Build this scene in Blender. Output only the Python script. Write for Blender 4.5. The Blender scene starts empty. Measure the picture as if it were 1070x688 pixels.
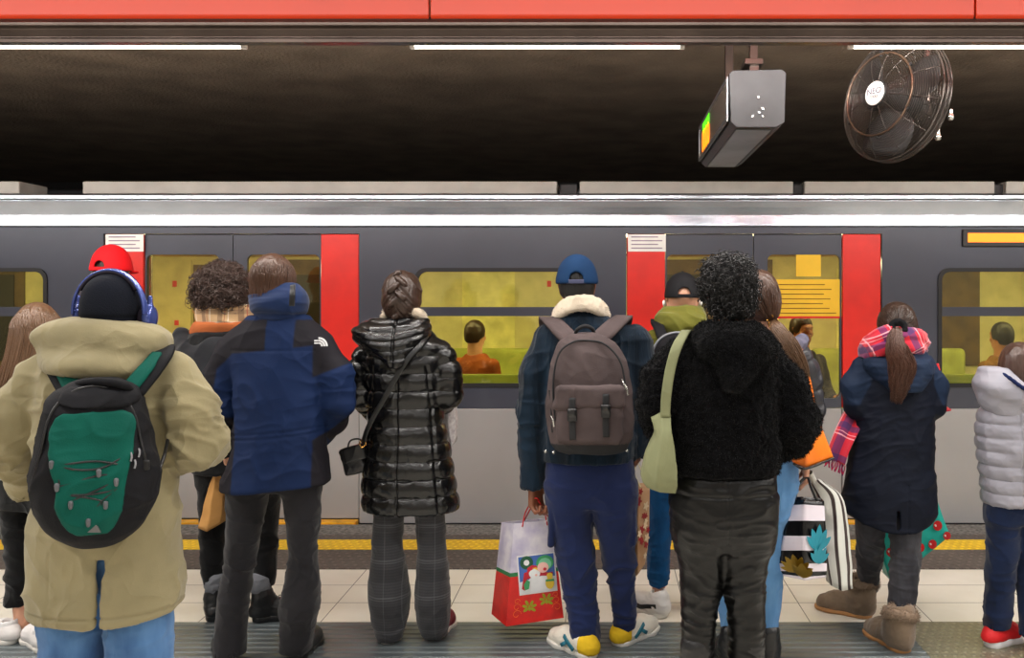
import bpy, math, random
import numpy as np
from mathutils import Vector, Matrix
random.seed(7); RNG = np.random.default_rng(11)
SC = bpy.context.scene; COL = SC.collection
F, VX, VY, CH = 923.0, 633.0, 310.0, 1.585      # focal length (px), vanishing point, camera height
PI = math.pi
V = lambda *a: np.array(a, dtype=float)
def nrm(v):
    v = np.asarray(v, float); return v/(np.linalg.norm(v)+1e-12)

# ---------------------------------------------------------------- materials
def lin(c):
    f = lambda u: u/12.92 if u <= .04045 else ((u+.055)/1.055)**2.4
    return tuple(f(x/255.) for x in c)+(1.,)
def new_mat(name):
    m = bpy.data.materials.new(name); m.use_nodes = True
    nt = m.node_tree; b = nt.nodes['Principled BSDF']; return m, nt, b
def nd(nt, t, **kw):
    n = nt.nodes.new(t)
    for k, v in kw.items():
        if k in n.inputs.keys(): n.inputs[k].default_value = v
        else: setattr(n, k, v)
    return n
def mat(name, col, rough=.8, metal=0., var=.12, vs=6., bump=0., bs=200., sheen=0., spec=.5, aniso=None, paint=False, coat=0.,
        stretch=(1, 1, 1), bdist=.002, col2=None, fold=0., fs=14.):
    m, nt, b = new_mat(name); L = nt.links.new
    b.inputs['Roughness'].default_value = rough; b.inputs['Metallic'].default_value = metal
    if rough >= .7 and spec == .5: spec = .18
    b.inputs['Specular IOR Level'].default_value = spec
    b.inputs['Sheen Weight'].default_value = sheen; b.inputs['Coat Weight'].default_value = coat
    tc = nd(nt, 'ShaderNodeTexCoord'); mp = nd(nt, 'ShaderNodeMapping'); mp.inputs['Scale'].default_value = stretch
    L(tc.outputs['Object'], mp.inputs['Vector'])
    n = nd(nt, 'ShaderNodeTexNoise', Scale=vs, Detail=4.)
    L(mp.outputs[0], n.inputs['Vector'])
    mx = nd(nt, 'ShaderNodeMix', data_type='RGBA', blend_type='MIX')
    c = lin(col)
    c2 = lin(col2) if col2 else tuple(x*(1-2.2*var) for x in c[:3])+(1.,)
    c1 = c if col2 else tuple(min(1, x*(1+1.2*var)) for x in c[:3])+(1.,)
    mx.inputs['A'].default_value = c1; mx.inputs['B'].default_value = c2
    rp = nd(nt, 'ShaderNodeMapRange'); rp.inputs['From Min'].default_value = .32; rp.inputs['From Max'].default_value = .68
    L(n.outputs['Fac'], rp.inputs['Value']); L(rp.outputs[0], mx.inputs['Factor'])
    if paint:
        at = nd(nt, 'ShaderNodeAttribute', attribute_name='Paint')
        mm = nd(nt, 'ShaderNodeMix', data_type='RGBA', blend_type='MULTIPLY'); mm.inputs['Factor'].default_value = 1.
        mx.inputs['A'].default_value = (1+var,)*3+(1.,); mx.inputs['B'].default_value = (1-1.6*var,)*3+(1.,)
        L(mx.outputs['Result'], mm.inputs['A']); L(at.outputs['Color'], mm.inputs['B']); L(mm.outputs['Result'], b.inputs['Base Color'])
    else: L(mx.outputs['Result'], b.inputs['Base Color'])
    last = None
    if fold:
        nf = nd(nt, 'ShaderNodeTexNoise', noise_type='RIDGED_MULTIFRACTAL', Scale=fs*.55, Detail=3., Distortion=.5, Roughness=.42, Offset=.9)
        L(mp.outputs[0], nf.inputs['Vector'])
        bf = nd(nt, 'ShaderNodeBump', Strength=min(1., fold*1.5), Distance=.014); L(nf.outputs['Fac'], bf.inputs['Height']); last = bf
    if bump:
        nb = nd(nt, 'ShaderNodeTexNoise', Scale=bs, Detail=2.)
        L(mp.outputs[0], nb.inputs['Vector'])
        bn = nd(nt, 'ShaderNodeBump', Strength=bump, Distance=bdist)
        L(nb.outputs['Fac'], bn.inputs['Height'])
        if last: L(last.outputs[0], bn.inputs['Normal'])
        last = bn
    if last: L(last.outputs[0], b.inputs['Normal'])
    m['_m'] = 1
    return m
def emat(name, col, strength):
    m, nt, b = new_mat(name)
    b.inputs['Base Color'].default_value = lin(col); b.inputs['Emission Color'].default_value = lin(col)
    b.inputs['Emission Strength'].default_value = strength; return m
def math_node(nt, op, a, b=None, c=None):
    n = nt.nodes.new('ShaderNodeMath'); n.operation = op
    for i, v in enumerate((a, b, c)):
        if v is None: continue
        if isinstance(v, (int, float)): n.inputs[i].default_value = v
        else: nt.links.new(v, n.inputs[i])
    return n.outputs[0]
def plaid(name, base, layers, rough=.85, bump=.4, sheen=.2, stretch=(1, 1, 1), axes=('X', 'Z')):
    """layers: (axis, period, width, offset, colour, opacity) woven stripes."""
    m, nt, b = new_mat(name); L = nt.links.new
    b.inputs['Roughness'].default_value = rough; b.inputs['Sheen Weight'].default_value = sheen
    tc = nd(nt, 'ShaderNodeTexCoord'); sx = nd(nt, 'ShaderNodeSeparateXYZ')
    at = None
    L(tc.outputs['Object'], sx.inputs[0])
    uvn = nd(nt, 'ShaderNodeAttribute', attribute_name='Fab'); su = nd(nt, 'ShaderNodeSeparateXYZ'); L(uvn.outputs['Vector'], su.inputs[0])
    col = None; prev = lin(base)
    for ax, per, wid, off, c, op in layers:
        src = {'X': sx.outputs['X'], 'Y': sx.outputs['Y'], 'Z': sx.outputs['Z'], 'U': su.outputs['X'], 'V': su.outputs['Y']}[ax]
        t = math_node(nt, 'ADD', src, off+50*per); t = math_node(nt, 'MODULO', t, per)
        t = math_node(nt, 'LESS_THAN', t, wid); t = math_node(nt, 'MULTIPLY', t, op)
        mx = nd(nt, 'ShaderNodeMix', data_type='RGBA'); L(t, mx.inputs['Factor'])
        if col is None: mx.inputs['A'].default_value = prev
        else: L(col, mx.inputs['A'])
        mx.inputs['B'].default_value = lin(c); col = mx.outputs['Result']
    L(col, b.inputs['Base Color'])
    nb = nd(nt, 'ShaderNodeTexNoise', Scale=300., Detail=2.); L(tc.outputs['Object'], nb.inputs['Vector'])
    bn = nd(nt, 'ShaderNodeBump', Strength=bump, Distance=.002); L(nb.outputs['Fac'], bn.inputs['Height']); L(bn.outputs[0], b.inputs['Normal'])
    return m

# ---------------------------------------------------------------- object helpers
def props(o, label=None, cat=None, group=None, kind=None):
    if label: o['label'] = label
    if cat: o['category'] = cat
    if group: o['group'] = group
    if kind: o['kind'] = kind
    return o
def thing(name, loc, label, cat, group=None):
    o = bpy.data.objects.new(name, None); COL.objects.link(o); o.location = loc; o.empty_display_size = .1
    return props(o, label, cat, group)
def wloc(o):
    p = V(0, 0, 0)
    while o is not None: p = p+V(*o.location); o = o.parent
    return p
def link(name, me, mats, parent=None, origin=None):
    """mesh in world coordinates -> object, origin kept at the parent's origin (or at `origin`)."""
    o = bpy.data.objects.new(name, me); COL.objects.link(o)
    off = wloc(parent) if parent is not None else V(0, 0, 0)
    if parent is not None: o.parent = parent
    if origin is not None:
        o.location = Vector(V(*origin)-off); off = V(*origin)
    if np.abs(off).max() > 0: me.transform(Matrix.Translation(Vector(-off)))
    for m in (mats if isinstance(mats, (list, tuple)) else [mats]): me.materials.append(m)
    return o
def np_mesh(verts, quads, tris=None, smooth=True, mi=None):
    me = bpy.data.meshes.new('m'); verts = np.asarray(verts, np.float32)
    quads = np.asarray(quads, np.int32).reshape(-1, 4) if quads is not None and len(quads) else np.zeros((0, 4), np.int32)
    tris = np.asarray(tris, np.int32).reshape(-1, 3) if tris is not None and len(tris) else np.zeros((0, 3), np.int32)
    nq, nt_ = len(quads), len(tris)
    me.vertices.add(len(verts)); me.vertices.foreach_set('co', verts.ravel())
    me.loops.add(nq*4+nt_*3); me.polygons.add(nq+nt_)
    me.loops.foreach_set('vertex_index', np.concatenate([quads.ravel(), tris.ravel()]))
    ls = np.concatenate([np.arange(nq)*4, nq*4+np.arange(nt_)*3]).astype(np.int32)
    me.polygons.foreach_set('loop_start', ls)
    if mi is not None: me.polygons.foreach_set('material_index', np.asarray(mi, np.int32))
    me.polygons.foreach_set('use_smooth', np.full(nq+nt_, smooth))
    me.update(calc_edges=True); me.validate(); return me

# ---------------------------------------------------------------- noise
_T = np.random.default_rng(5).random(4096).astype(np.float32)*2-1
def noise(P, f=1., seed=0):
    f = np.asarray(f, float); Q = np.asarray(P)*f+seed*17.31
    i = np.floor(Q).astype(np.int64); u = Q-i; u = u*u*(3-2*u)
    r = 0.
    for a in (0, 1):
        wx = u[..., 0] if a else 1-u[..., 0]
        for b in (0, 1):
            wy = u[..., 1] if b else 1-u[..., 1]
            for c in (0, 1):
                wz = u[..., 2] if c else 1-u[..., 2]
                h = ((i[..., 0]+a)*73856093) ^ ((i[..., 1]+b)*19349663) ^ ((i[..., 2]+c)*83492791)
                r = r+wx*wy*wz*_T[(h ^ (h >> 13)) & 4095]
    return r
def ridge(P, f, seed=0): return 1-2*np.abs(noise(P, f, seed))
def cloth(amp=.004, f=(7, 7, 13), joints=(), seed=0, fine=.0015):
    def fn(P, N):
        Q = P+.07*np.stack([noise(P, 4.5, seed+3), noise(P, 4.5, seed+4), noise(P, 4.5, seed+5)], -1)
        sh = lambda r: 1.6*(.5+.5*r)**4-.5
        d = amp*(.55*ridge(Q, f, seed)+.75*sh(ridge(Q, np.array(f)*1.3, seed+6)))+fine*ridge(Q, np.array(f)*2.6, seed+1)
        for c, r, a in joints:
            w = np.exp(-((P-V(*c))**2).sum(-1)/(r*r)); q = Q+.03*np.stack([noise(P, 9, seed+7)]*3, -1); d = d+a*w*(.5*ridge(q, (8, 8, 17), seed+2)+.6*sh(ridge(q, (11, 11, 27), seed+8)))
        return d
    return fn

# ---------------------------------------------------------------- signed distance modelling
class Sdf:
    def __init__(s, vox=.006, fine=()): s.v = vox; s.fine = list(fine); s.P = []
    def add(s, lo, hi, fn, k=.02, op='add'): s.P.append((V(*lo), V(*hi), fn, k, op)); return s
    def cap(s, a, b, ra, rb=None, k=.02, op='add', fy=1., quilt=None, t0=0.):
        rb = ra if rb is None else rb; a = V(*a); b = V(*b); ab = b-a; L2 = max(ab@ab, 1e-9); m = max(ra, rb)
        L = math.sqrt(L2)
        def fn(X, Y, Z):
            px, py, pz = X-a[0], Y-a[1], Z-a[2]
            t = np.clip((px*ab[0]+py*ab[1]+pz*ab[2])/L2, 0, 1)
            r = ra+(rb-ra)*t
            if quilt: r = r+quilt[1]*(np.sqrt(np.abs(np.sin(PI*(t*L+t0)/quilt[0])))-1)
            return np.sqrt((px-t*ab[0])**2+((py-t*ab[1])/fy)**2+(pz-t*ab[2])**2)-r
        mm = m*max(1, fy); return s.add(np.minimum(a, b)-mm, np.maximum(a, b)+mm, fn, k, op)
    def chain(s, pts, rs, k=.03, kj=.01, quilt=None, fy=1., op='add'):
        t0 = 0.
        for i in range(len(pts)-1):
            s.cap(pts[i], pts[i+1], rs[i], rs[i+1], k if i == 0 else max(k, kj), op=op, quilt=quilt, t0=t0, fy=fy)
            t0 += float(np.linalg.norm(V(*pts[i+1])-V(*pts[i])))
        return s
    def ell(s, c, r, R=None, k=.02, op='add'):
        c = V(*c); r = V(*r); R = np.eye(3) if R is None else np.asarray(R)   # rows of R: local axes
        def fn(X, Y, Z):
            p = (X-c[0], Y-c[1], Z-c[2]); q = 0; q2 = 0
            for i in range(3):
                u = p[0]*R[i][0]+p[1]*R[i][1]+p[2]*R[i][2]; q = q+(u/r[i])**2; q2 = q2+(u/r[i]**2)**2
            k0 = np.sqrt(q); return k0*(k0-1)/np.sqrt(q2+1e-9)
        m = r.max(); return s.add(c-m, c+m, fn, k, op)
    def box(s, c, h, rad=.01, R=None, k=.01, op='add'):
        c = V(*c); h = V(*h); R = np.eye(3) if R is None else np.asarray(R)
        def fn(X, Y, Z):
            p = (X-c[0], Y-c[1], Z-c[2]); o = 0; ins = -9.
            for i in range(3):
                u = np.abs(p[0]*R[i][0]+p[1]*R[i][1]+p[2]*R[i][2])-h[i]+rad
                o = o+np.maximum(u, 0)**2; ins = np.maximum(ins, u)
            return np.sqrt(o)+np.minimum(ins, 0)-rad
        m = np.linalg.norm(h); return s.add(c-m, c+m, fn, k, op)
    def loft(s, rows, n=2.3, k=.03, op='add', quilt=None, hem=None, sm=.015, yaw=0., rnd=.012, clip=None):
        """rows: (z, cx, cy, rx, ry) any order."""
        rows = sorted(rows); A = np.array(rows, float); z0, z1 = A[0, 0], A[-1, 0]; ca, sa = math.cos(yaw), math.sin(yaw)
        def fn(X, Y, Z):
            def it(j):
                return sum(np.interp(Z+o*sm, A[:, 0], A[:, j]) for o in (-1.5, -.5, .5, 1.5))/4
            cx, cy, rx, ry = it(1), it(2), it(3), it(4)
            if quilt:
                q = quilt[2]*(np.sqrt(np.abs(np.sin(PI*(Z-quilt[0])/quilt[1])))-1); rx = rx+q; ry = ry+q
            px, py = X-cx, Y-cy
            if yaw: px, py = px*ca+py*sa, -px*sa+py*ca
            q = ((np.abs(px)/rx)**n+(np.abs(py)/ry)**n)**(1./n)+1e-6
            d = np.sqrt(px*px+py*py+1e-9)*(1-1/q)
            d = np.maximum(d, -np.minimum(rx, ry))
            def smax(a, b, kk=rnd):
                h = np.maximum(kk-np.abs(a-b), 0)/kk; return np.maximum(a, b)+h*h*kk/4
            zb = z0 if hem is None else hem(X, Y)
            return smax(smax(d, Z-z1), zb-Z)
        R = max(A[:, 3].max(), A[:, 4].max())
        lo = (A[:, 1].min()-R, A[:, 2].min()-R, z0-.01); hi = (A[:, 1].max()+R, A[:, 2].max()+R, z1+.01)
        return s.add(lo, hi, fn, k, op)
    def grid(s):
        lo = np.min([p[0] for p in s.P if p[4] == 'add'], axis=0)-3*s.v; hi = np.max([p[1] for p in s.P if p[4] == 'add'], axis=0)+3*s.v
        ax = []
        for i in range(3):
            x = [lo[i]]
            while x[-1] < hi[i]:
                h = s.v
                for (a, b, hh) in s.fine:
                    if a[i] <= x[-1] <= b[i]: h = min(h, hh)
                x.append(x[-1]+h)
            ax.append(np.array(x, np.float32))
        D = np.full([len(a) for a in ax], .15, np.float32)
        for lo_, hi_, fn, k, op in s.P:
            pad = k+2*s.v
            sl = []
            for i in range(3):
                a = max(0, np.searchsorted(ax[i], lo_[i]-pad)-1); b = min(len(ax[i]), np.searchsorted(ax[i], hi_[i]+pad)+1); sl.append(slice(a, b))
            if any(q.stop <= q.start for q in sl): continue
            X = ax[0][sl[0]][:, None, None]; Y = ax[1][sl[1]][None, :, None]; Z = ax[2][sl[2]][None, None, :]
            d = fn(X, Y, Z).astype(np.float32)
            d = np.broadcast_to(d, D[tuple(sl)].shape)
            cur = D[tuple(sl)]
            if op == 'add':
                h = np.maximum(k-np.abs(cur-d), 0)/k; D[tuple(sl)] = np.minimum(cur, d)-h*h*k/4
            elif op == 'sub':
                h = np.maximum(k-np.abs(cur+d), 0)/k; D[tuple(sl)] = np.maximum(cur, -d)+h*h*k/4
        D[0] = D[-1] = .1; D[:, 0] = D[:, -1] = .1; D[:, :, 0] = D[:, :, -1] = .1
        return D, ax
    def verts(s):
        D, ax = s.grid(); S = D < 0
        c = np.zeros([n-1 for n in D.shape], np.int8)
        for a in (0, 1):
            for b in (0, 1):
                for e in (0, 1): c += S[a:D.shape[0]-1+a, b:D.shape[1]-1+b, e:D.shape[2]-1+e]
        act = (c > 0) & (c < 8); I, J, K = np.nonzero(act); n = len(I)
        idx = np.full(c.shape, -1, np.int32); idx[I, J, K] = np.arange(n)
        pos = np.zeros((n, 3)); cnt = np.zeros(n)
        cs = [(0, 0, 0), (1, 0, 0), (0, 1, 0), (1, 1, 0), (0, 0, 1), (1, 0, 1), (0, 1, 1), (1, 1, 1)]
        vals = [D[I+a, J+b, K+e] for a, b, e in cs]
        co = [np.stack([ax[0][I+a], ax[1][J+b], ax[2][K+e]], 1) for a, b, e in cs]
        for p, q in ((0, 1), (2, 3), (4, 5), (6, 7), (0, 2), (1, 3), (4, 6), (5, 7), (0, 4), (1, 5), (2, 6), (3, 7)):
            m = (vals[p] < 0) != (vals[q] < 0); t = vals[p][m]/(vals[p][m]-vals[q][m])
            pos[m] += co[p][m]+(co[q][m]-co[p][m])*t[:, None]; cnt[m] += 1
        pos /= cnt[:, None]; Q = []
        e = S[:-1, 1:-1, 1:-1] != S[1:, 1:-1, 1:-1]; i, j, k = np.nonzero(e); j = j+1; k = k+1; f = S[i, j, k]
        q = np.stack([idx[i, j-1, k-1], idx[i, j, k-1], idx[i, j, k], idx[i, j-1, k]], 1); q[~f] = q[~f][:, ::-1]; Q.append(q)
        e = S[1:-1, :-1, 1:-1] != S[1:-1, 1:, 1:-1]; i, j, k = np.nonzero(e); i = i+1; k = k+1; f = S[i, j, k]
        q = np.stack([idx[i-1, j, k-1], idx[i-1, j, k], idx[i, j, k], idx[i, j, k-1]], 1); q[~f] = q[~f][:, ::-1]; Q.append(q)
        e = S[1:-1, 1:-1, :-1] != S[1:-1, 1:-1, 1:]; i, j, k = np.nonzero(e); i = i+1; j = j+1; f = S[i, j, k]
        q = np.stack([idx[i-1, j-1, k], idx[i, j-1, k], idx[i, j, k], idx[i-1, j, k]], 1); q[~f] = q[~f][:, ::-1]; Q.append(q)
        return pos, np.concatenate(Q)
    def build(s, name, mats, parent=None, disp=None, paint=None, smooth=1, label=None, fab=None, extra=None, pick=None):
        P, Q = s.verts()
        for _ in range(smooth):
            acc = np.zeros_like(P); cn = np.zeros(len(P))
            for a, b in ((0, 1), (1, 2), (2, 3), (3, 0)):
                for d in range(3): acc[:, d] += np.bincount(Q[:, a], P[Q[:, b], d], len(P))+np.bincount(Q[:, b], P[Q[:, a], d], len(P))
                cn += np.bincount(Q[:, a], minlength=len(P))+np.bincount(Q[:, b], minlength=len(P))
            P = P*.4+.6*acc/np.maximum(cn, 1)[:, None]
        N = vnormals(P, Q)
        if disp is not None: P = P+N*disp(P, N)[:, None]
        T = None
        if extra is not None:
            V2, Q2 = extra(P, N, Q); Q = np.concatenate([Q, Q2+len(P)]); P = np.concatenate([P, V2])
        mi = None
        if pick is not None: mi = pick(P[Q].mean(1))
        me = np_mesh(P, Q, mi=mi)
        if paint is not None:
            c = paint(P); at = me.color_attributes.new('Paint', 'FLOAT_COLOR', 'POINT')
            at.data.foreach_set('color', np.concatenate([c, np.ones((len(c), 1))], 1).astype(np.float32).ravel())
        if fab is not None: set_fab(me, fab(P))
        o = link(name, me, mats, parent)
        if label: o['label'] = label
        return o
def set_fab(me, uv):
    at = me.attributes.new('Fab', 'FLOAT_VECTOR', 'POINT')
    a = np.zeros((len(uv), 3), np.float32); a[:, :2] = uv; at.data.foreach_set('vector', a.ravel())
def vnormals(P, Q):
    n = np.cross(P[Q[:, 2]]-P[Q[:, 0]], P[Q[:, 3]]-P[Q[:, 1]]); N = np.zeros_like(P)
    for c in range(4):
        for d in range(3): N[:, d] += np.bincount(Q[:, c], n[:, d], len(P))
    return N/(np.linalg.norm(N, axis=1)[:, None]+1e-12)

def tubes(paths, radii, sides=5, caps=True):
    """paths (N,M,3), radii (N,M) -> verts, quads"""
    P = np.asarray(paths, float); R = np.broadcast_to(np.asarray(radii, float), P.shape[:2]); N, M = P.shape[:2]
    T = np.gradient(P, axis=1); T /= np.linalg.norm(T, axis=2)[..., None]+1e-9
    ref = np.zeros_like(T); mean = np.abs(T.mean(1)); ax = np.argmin(mean, 1); ref[np.arange(N), :, ax] = 1
    A = np.cross(T, ref); A /= np.linalg.norm(A, axis=2)[..., None]+1e-9; B = np.cross(T, A)
    th = np.arange(sides)*2*PI/sides
    v = P[:, :, None]+R[:, :, None, None]*(np.cos(th)[None, None, :, None]*A[:, :, None]+np.sin(th)[None, None, :, None]*B[:, :, None])
    v = v.reshape(-1, 3); base = (np.arange(N)*M*sides)[:, None, None]+(np.arange(M-1)*sides)[None, :, None]
    s = np.arange(sides)[None, None]; s2 = (s+1) % sides
    q = np.stack([base+s, base+s2, base+sides+s2, base+sides+s], -1).reshape(-1, 4)
    if caps and sides == 4:
        e = (np.arange(N)*M*4)[:, None]
        q = np.concatenate([q, e+np.array([3, 2, 1, 0]), e+(M-1)*4+np.array([0, 1, 2, 3])])
    return v, q
def tube_obj(name, paths, r, m, parent=None, sides=8, label=None, closed=False):
    P = [smooth_path(p) if len(p) > 2 else np.array(p, float) for p in paths]
    Vv, Qq, o = [], [], 0
    for p in P:
        v, q = tubes(p[None], np.full((1, len(p)), r), sides)
        n = len(p)*sides; ce = np.array([p[0], p[-1]])
        Vv.append(v); Qq.append(q+o); o += n
    Vv = np.concatenate(Vv); Qq = np.concatenate(Qq)
    ob = link(name, np_mesh(Vv, Qq), m, parent)
    if label: ob['label'] = label
    return ob
def smooth_path(p, n=None):
    p = np.array([V(*q) for q in p]); 
    if len(p) < 3: return p
    n = n or len(p)*6; e = np.concatenate([[2*p[0]-p[1]], p, [2*p[-1]-p[-2]]]); t = np.linspace(0, len(p)-1-1e-6, n); i = t.astype(int); u = (t-i)[:, None]
    a, b, c, d = e[i], e[i+1], e[i+2], e[i+3]
    return .5*((2*b)+(-a+c)*u+(2*a-5*b+4*c-d)*u*u+(-a+3*b-3*c+d)*u**3)
def strip(name, path, widths, normal, thick, m, parent=None, label=None, fab=False, nu=5, wob=0.):
    """a flat band (strap, scarf end) along a path; width lies across `normal` x tangent."""
    p = smooth_path(path); n = len(p); T = np.gradient(p, axis=0); T /= np.linalg.norm(T, axis=1)[:, None]
    nn = np.array(normal, float) if np.ndim(normal) == 1 else None
    Nn = np.tile(nrm(nn), (n, 1)) if nn is not None else smooth_path(normal, n)
    S = np.cross(T, Nn); S /= np.linalg.norm(S, axis=1)[:, None]; Nn = np.cross(S, T)
    w = np.interp(np.linspace(0, 1, n), np.linspace(0, 1, len(widths)), widths) if np.ndim(widths) else np.full(n, widths)
    u = np.linspace(-.5, .5, nu); off = wob*np.sin(u*9)[None, :, None]*Nn[:, None]
    top = p[:, None]+S[:, None]*(w[:, None]*u[None])[..., None]+off
    a = (top+Nn[:, None]*thick/2).reshape(-1, 3); b = (top-Nn[:, None]*thick/2).reshape(-1, 3)
    L = n*nu; q = []
    for i in range(n-1):
        for j in range(nu-1):
            s = i*nu+j; q.append((s, s+nu, s+nu+1, s+1)); q.append((L+s, L+s+1, L+s+nu+1, L+s+nu))
        q.append((i*nu, L+i*nu, L+(i+1)*nu, (i+1)*nu)); e = i*nu+nu-1; q.append((e, e+nu, L+e+nu, L+e))
    for j in range(nu-1):
        q.append((j, j+1, L+j+1, L+j)); e = (n-1)*nu+j; q.append((e, L+e, L+e+1, e+1))
    me = np_mesh(np.concatenate([a, b]), q)
    if fab:
        arc = np.concatenate([[0], np.cumsum(np.linalg.norm(np.diff(p, axis=0), axis=1))])
        uv = np.stack([(w[:, None]*u[None]).ravel(), np.repeat(arc, nu)], 1); set_fab(me, np.concatenate([uv, uv]))
    o = link(name, me, m, parent)
    if label: o['label'] = label
    return o

class MB:
    def __init__(s): s.v = []; s.f = []; s.m = []
    def faces(s, vs, fs, mi=0):
        o = len(s.v); s.v += [tuple(map(float, v)) for v in vs]; s.f += [tuple(i+o for i in f) for f in fs]; s.m += [mi]*len(fs); return s
    def box(s, lo, hi, mi=0, R=None, c=None):
        x0, y0, z0 = lo; x1, y1, z1 = hi
        vs = [(x, y, z) for z in (z0, z1) for y in (y0, y1) for x in (x0, x1)]
        if R is not None:
            R = np.asarray(R); vs = [V(*c)+R.T@V(*v) for v in vs]
        return s.faces(vs, [(0, 2, 3, 1), (4, 5, 7, 6), (0, 1, 5, 4), (2, 6, 7, 3), (0, 4, 6, 2), (1, 3, 7, 5)], mi)
    def prof(s, pts, x0, x1, mi=0, cap=True):
        """closed (y,z) profile extruded along x"""
        n = len(pts); vs = [(x0, y, z) for y, z in pts]+[(x1, y, z) for y, z in pts]
        fs = [(i, (i+1) % n, n+(i+1) % n, n+i) for i in range(n)]
        if cap: fs += [tuple(range(n))[::-1], tuple(range(n, 2*n))]
        return s.faces(vs, fs, mi)
    def quad(s, a, b, c, d, mi=0): return s.faces([a, b, c, d], [(0, 1, 2, 3)], mi)
    def build(s, name, mats, parent=None, bevel=0., smooth=False, origin=None, label=None):
        me = bpy.data.meshes.new('m'); me.from_pydata(s.v, [], s.f); me.update()
        for p, i in zip(me.polygons, s.m): p.material_index = i; p.use_smooth = smooth
        o = link(name, me, mats, parent, origin)
        if bevel:
            b = o.modifiers.new('b', 'BEVEL'); b.width = bevel; b.segments = 2; b.limit_method = 'ANGLE'
        if label: o['label'] = label
        return o
def rrect(x0, z0, x1, z1, r, n=5):
    pts = []
    for cx, cz, a in ((x1-r, z1-r, 0), (x0+r, z1-r, 90), (x0+r, z0+r, 180), (x1-r, z0+r, 270)):
        for i in range(n+1):
            t = math.radians(a+90*i/n); pts.append((cx+r*math.cos(t), cz+r*math.sin(t)))
    return pts
def flat(name, loops, M, thick, m, parent=None, label=None, bevel=0.):
    """2D loops (first outline, the rest holes) filled, extruded by `thick` and placed by the 4x4 M (local x,y plane)."""
    cu = bpy.data.curves.new('c', 'CURVE'); cu.dimensions = '2D'; cu.fill_mode = 'BOTH'; cu.extrude = thick/2; cu.bevel_depth = bevel
    for lp in loops:
        s = cu.splines.new('POLY'); s.points.add(len(lp)-1)
        for p, q in zip(s.points, lp): p.co = (q[0], q[1], 0, 1)
        s.use_cyclic_u = True
    o = bpy.data.objects.new('tmp', cu); me = bpy.data.meshes.new_from_object(o); bpy.data.objects.remove(o); bpy.data.curves.remove(cu)
    me.transform(M); ob = link(name, me, m, parent)
    if label: ob['label'] = label
    return ob
def text(name, s, size, M, thick, m, parent=None):
    cu = bpy.data.curves.new('t', 'FONT'); cu.body = s; cu.size = size; cu.extrude = thick/2; cu.align_x = 'CENTER'; cu.align_y = 'CENTER'
    o = bpy.data.objects.new('tmp', cu); me = bpy.data.meshes.new_from_object(o); bpy.data.objects.remove(o); bpy.data.curves.remove(cu)
    me.transform(M); return link(name, me, m, parent)
def frame(o, x, y):
    """4x4 with local x -> x, local y -> y, z -> x cross y, origin o"""
    x = nrm(x); y = V(*y)-(V(*y)@x)*x; y = nrm(y); z = np.cross(x, y)
    M = Matrix.Identity(4)
    for i in range(3): M[i][0], M[i][1], M[i][2], M[i][3] = x[i], y[i], z[i], o[i]
    return M
XZ = lambda y: frame((0, y, 0), (1, 0, 0), (0, 0, 1))     # a flat shape facing the camera side at depth y
def disc(n=24, rx=1., ry=1., cx=0, cy=0): return [(cx+rx*math.cos(2*PI*i/n), cy+ry*math.sin(2*PI*i/n)) for i in range(n)]
# =====================================================================  SETTING
def X_(px, d): return (px-VX)*d/F
def Z_(py, d): return CH-(py-VY)*d/F
TY = 6.25                                          # outer face of the train
# ---- materials
def floor_mat():
    m, nt, b = new_mat('floor tiles'); L = nt.links.new
    tc = nd(nt, 'ShaderNodeTexCoord'); sx = nd(nt, 'ShaderNodeSeparateXYZ'); L(tc.outputs['Object'], sx.inputs[0])
    def joint(o, off, per, w):
        t = math_node(nt, 'MODULO', math_node(nt, 'ADD', o, 60*per-off), per)
        return math_node(nt, 'LESS_THAN', t, w)
    jx = joint(sx.outputs['X'], -1.39, .5955, .005); jy = joint(sx.outputs['Y'], 4.287, .279, .006)
    j = math_node(nt, 'MAXIMUM', jx, jy)
    n = nd(nt, 'ShaderNodeTexNoise', Scale=2.2, Detail=6.); L(tc.outputs['Object'], n.inputs['Vector'])
    r = nd(nt, 'ShaderNodeValToRGB'); L(n.outputs['Fac'], r.inputs['Fac'])
    r.color_ramp.elements[0].position = .3; r.color_ramp.elements[0].color = lin((214, 208, 194)); r.color_ramp.elements[1].position = .7; r.color_ramp.elements[1].color = lin((236, 232, 221))
    mx = nd(nt, 'ShaderNodeMix', data_type='RGBA'); L(j, mx.inputs['Factor']); L(r.outputs[0], mx.inputs['A']); mx.inputs['B'].default_value = lin((92, 86, 78))
    L(mx.outputs['Result'], b.inputs['Base Color']); b.inputs['Roughness'].default_value = .32
    bn = nd(nt, 'ShaderNodeBump', Strength=.5, Distance=.002); bn.invert = True; L(j, bn.inputs['Height']); L(bn.outputs[0], b.inputs['Normal'])
    return m
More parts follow.
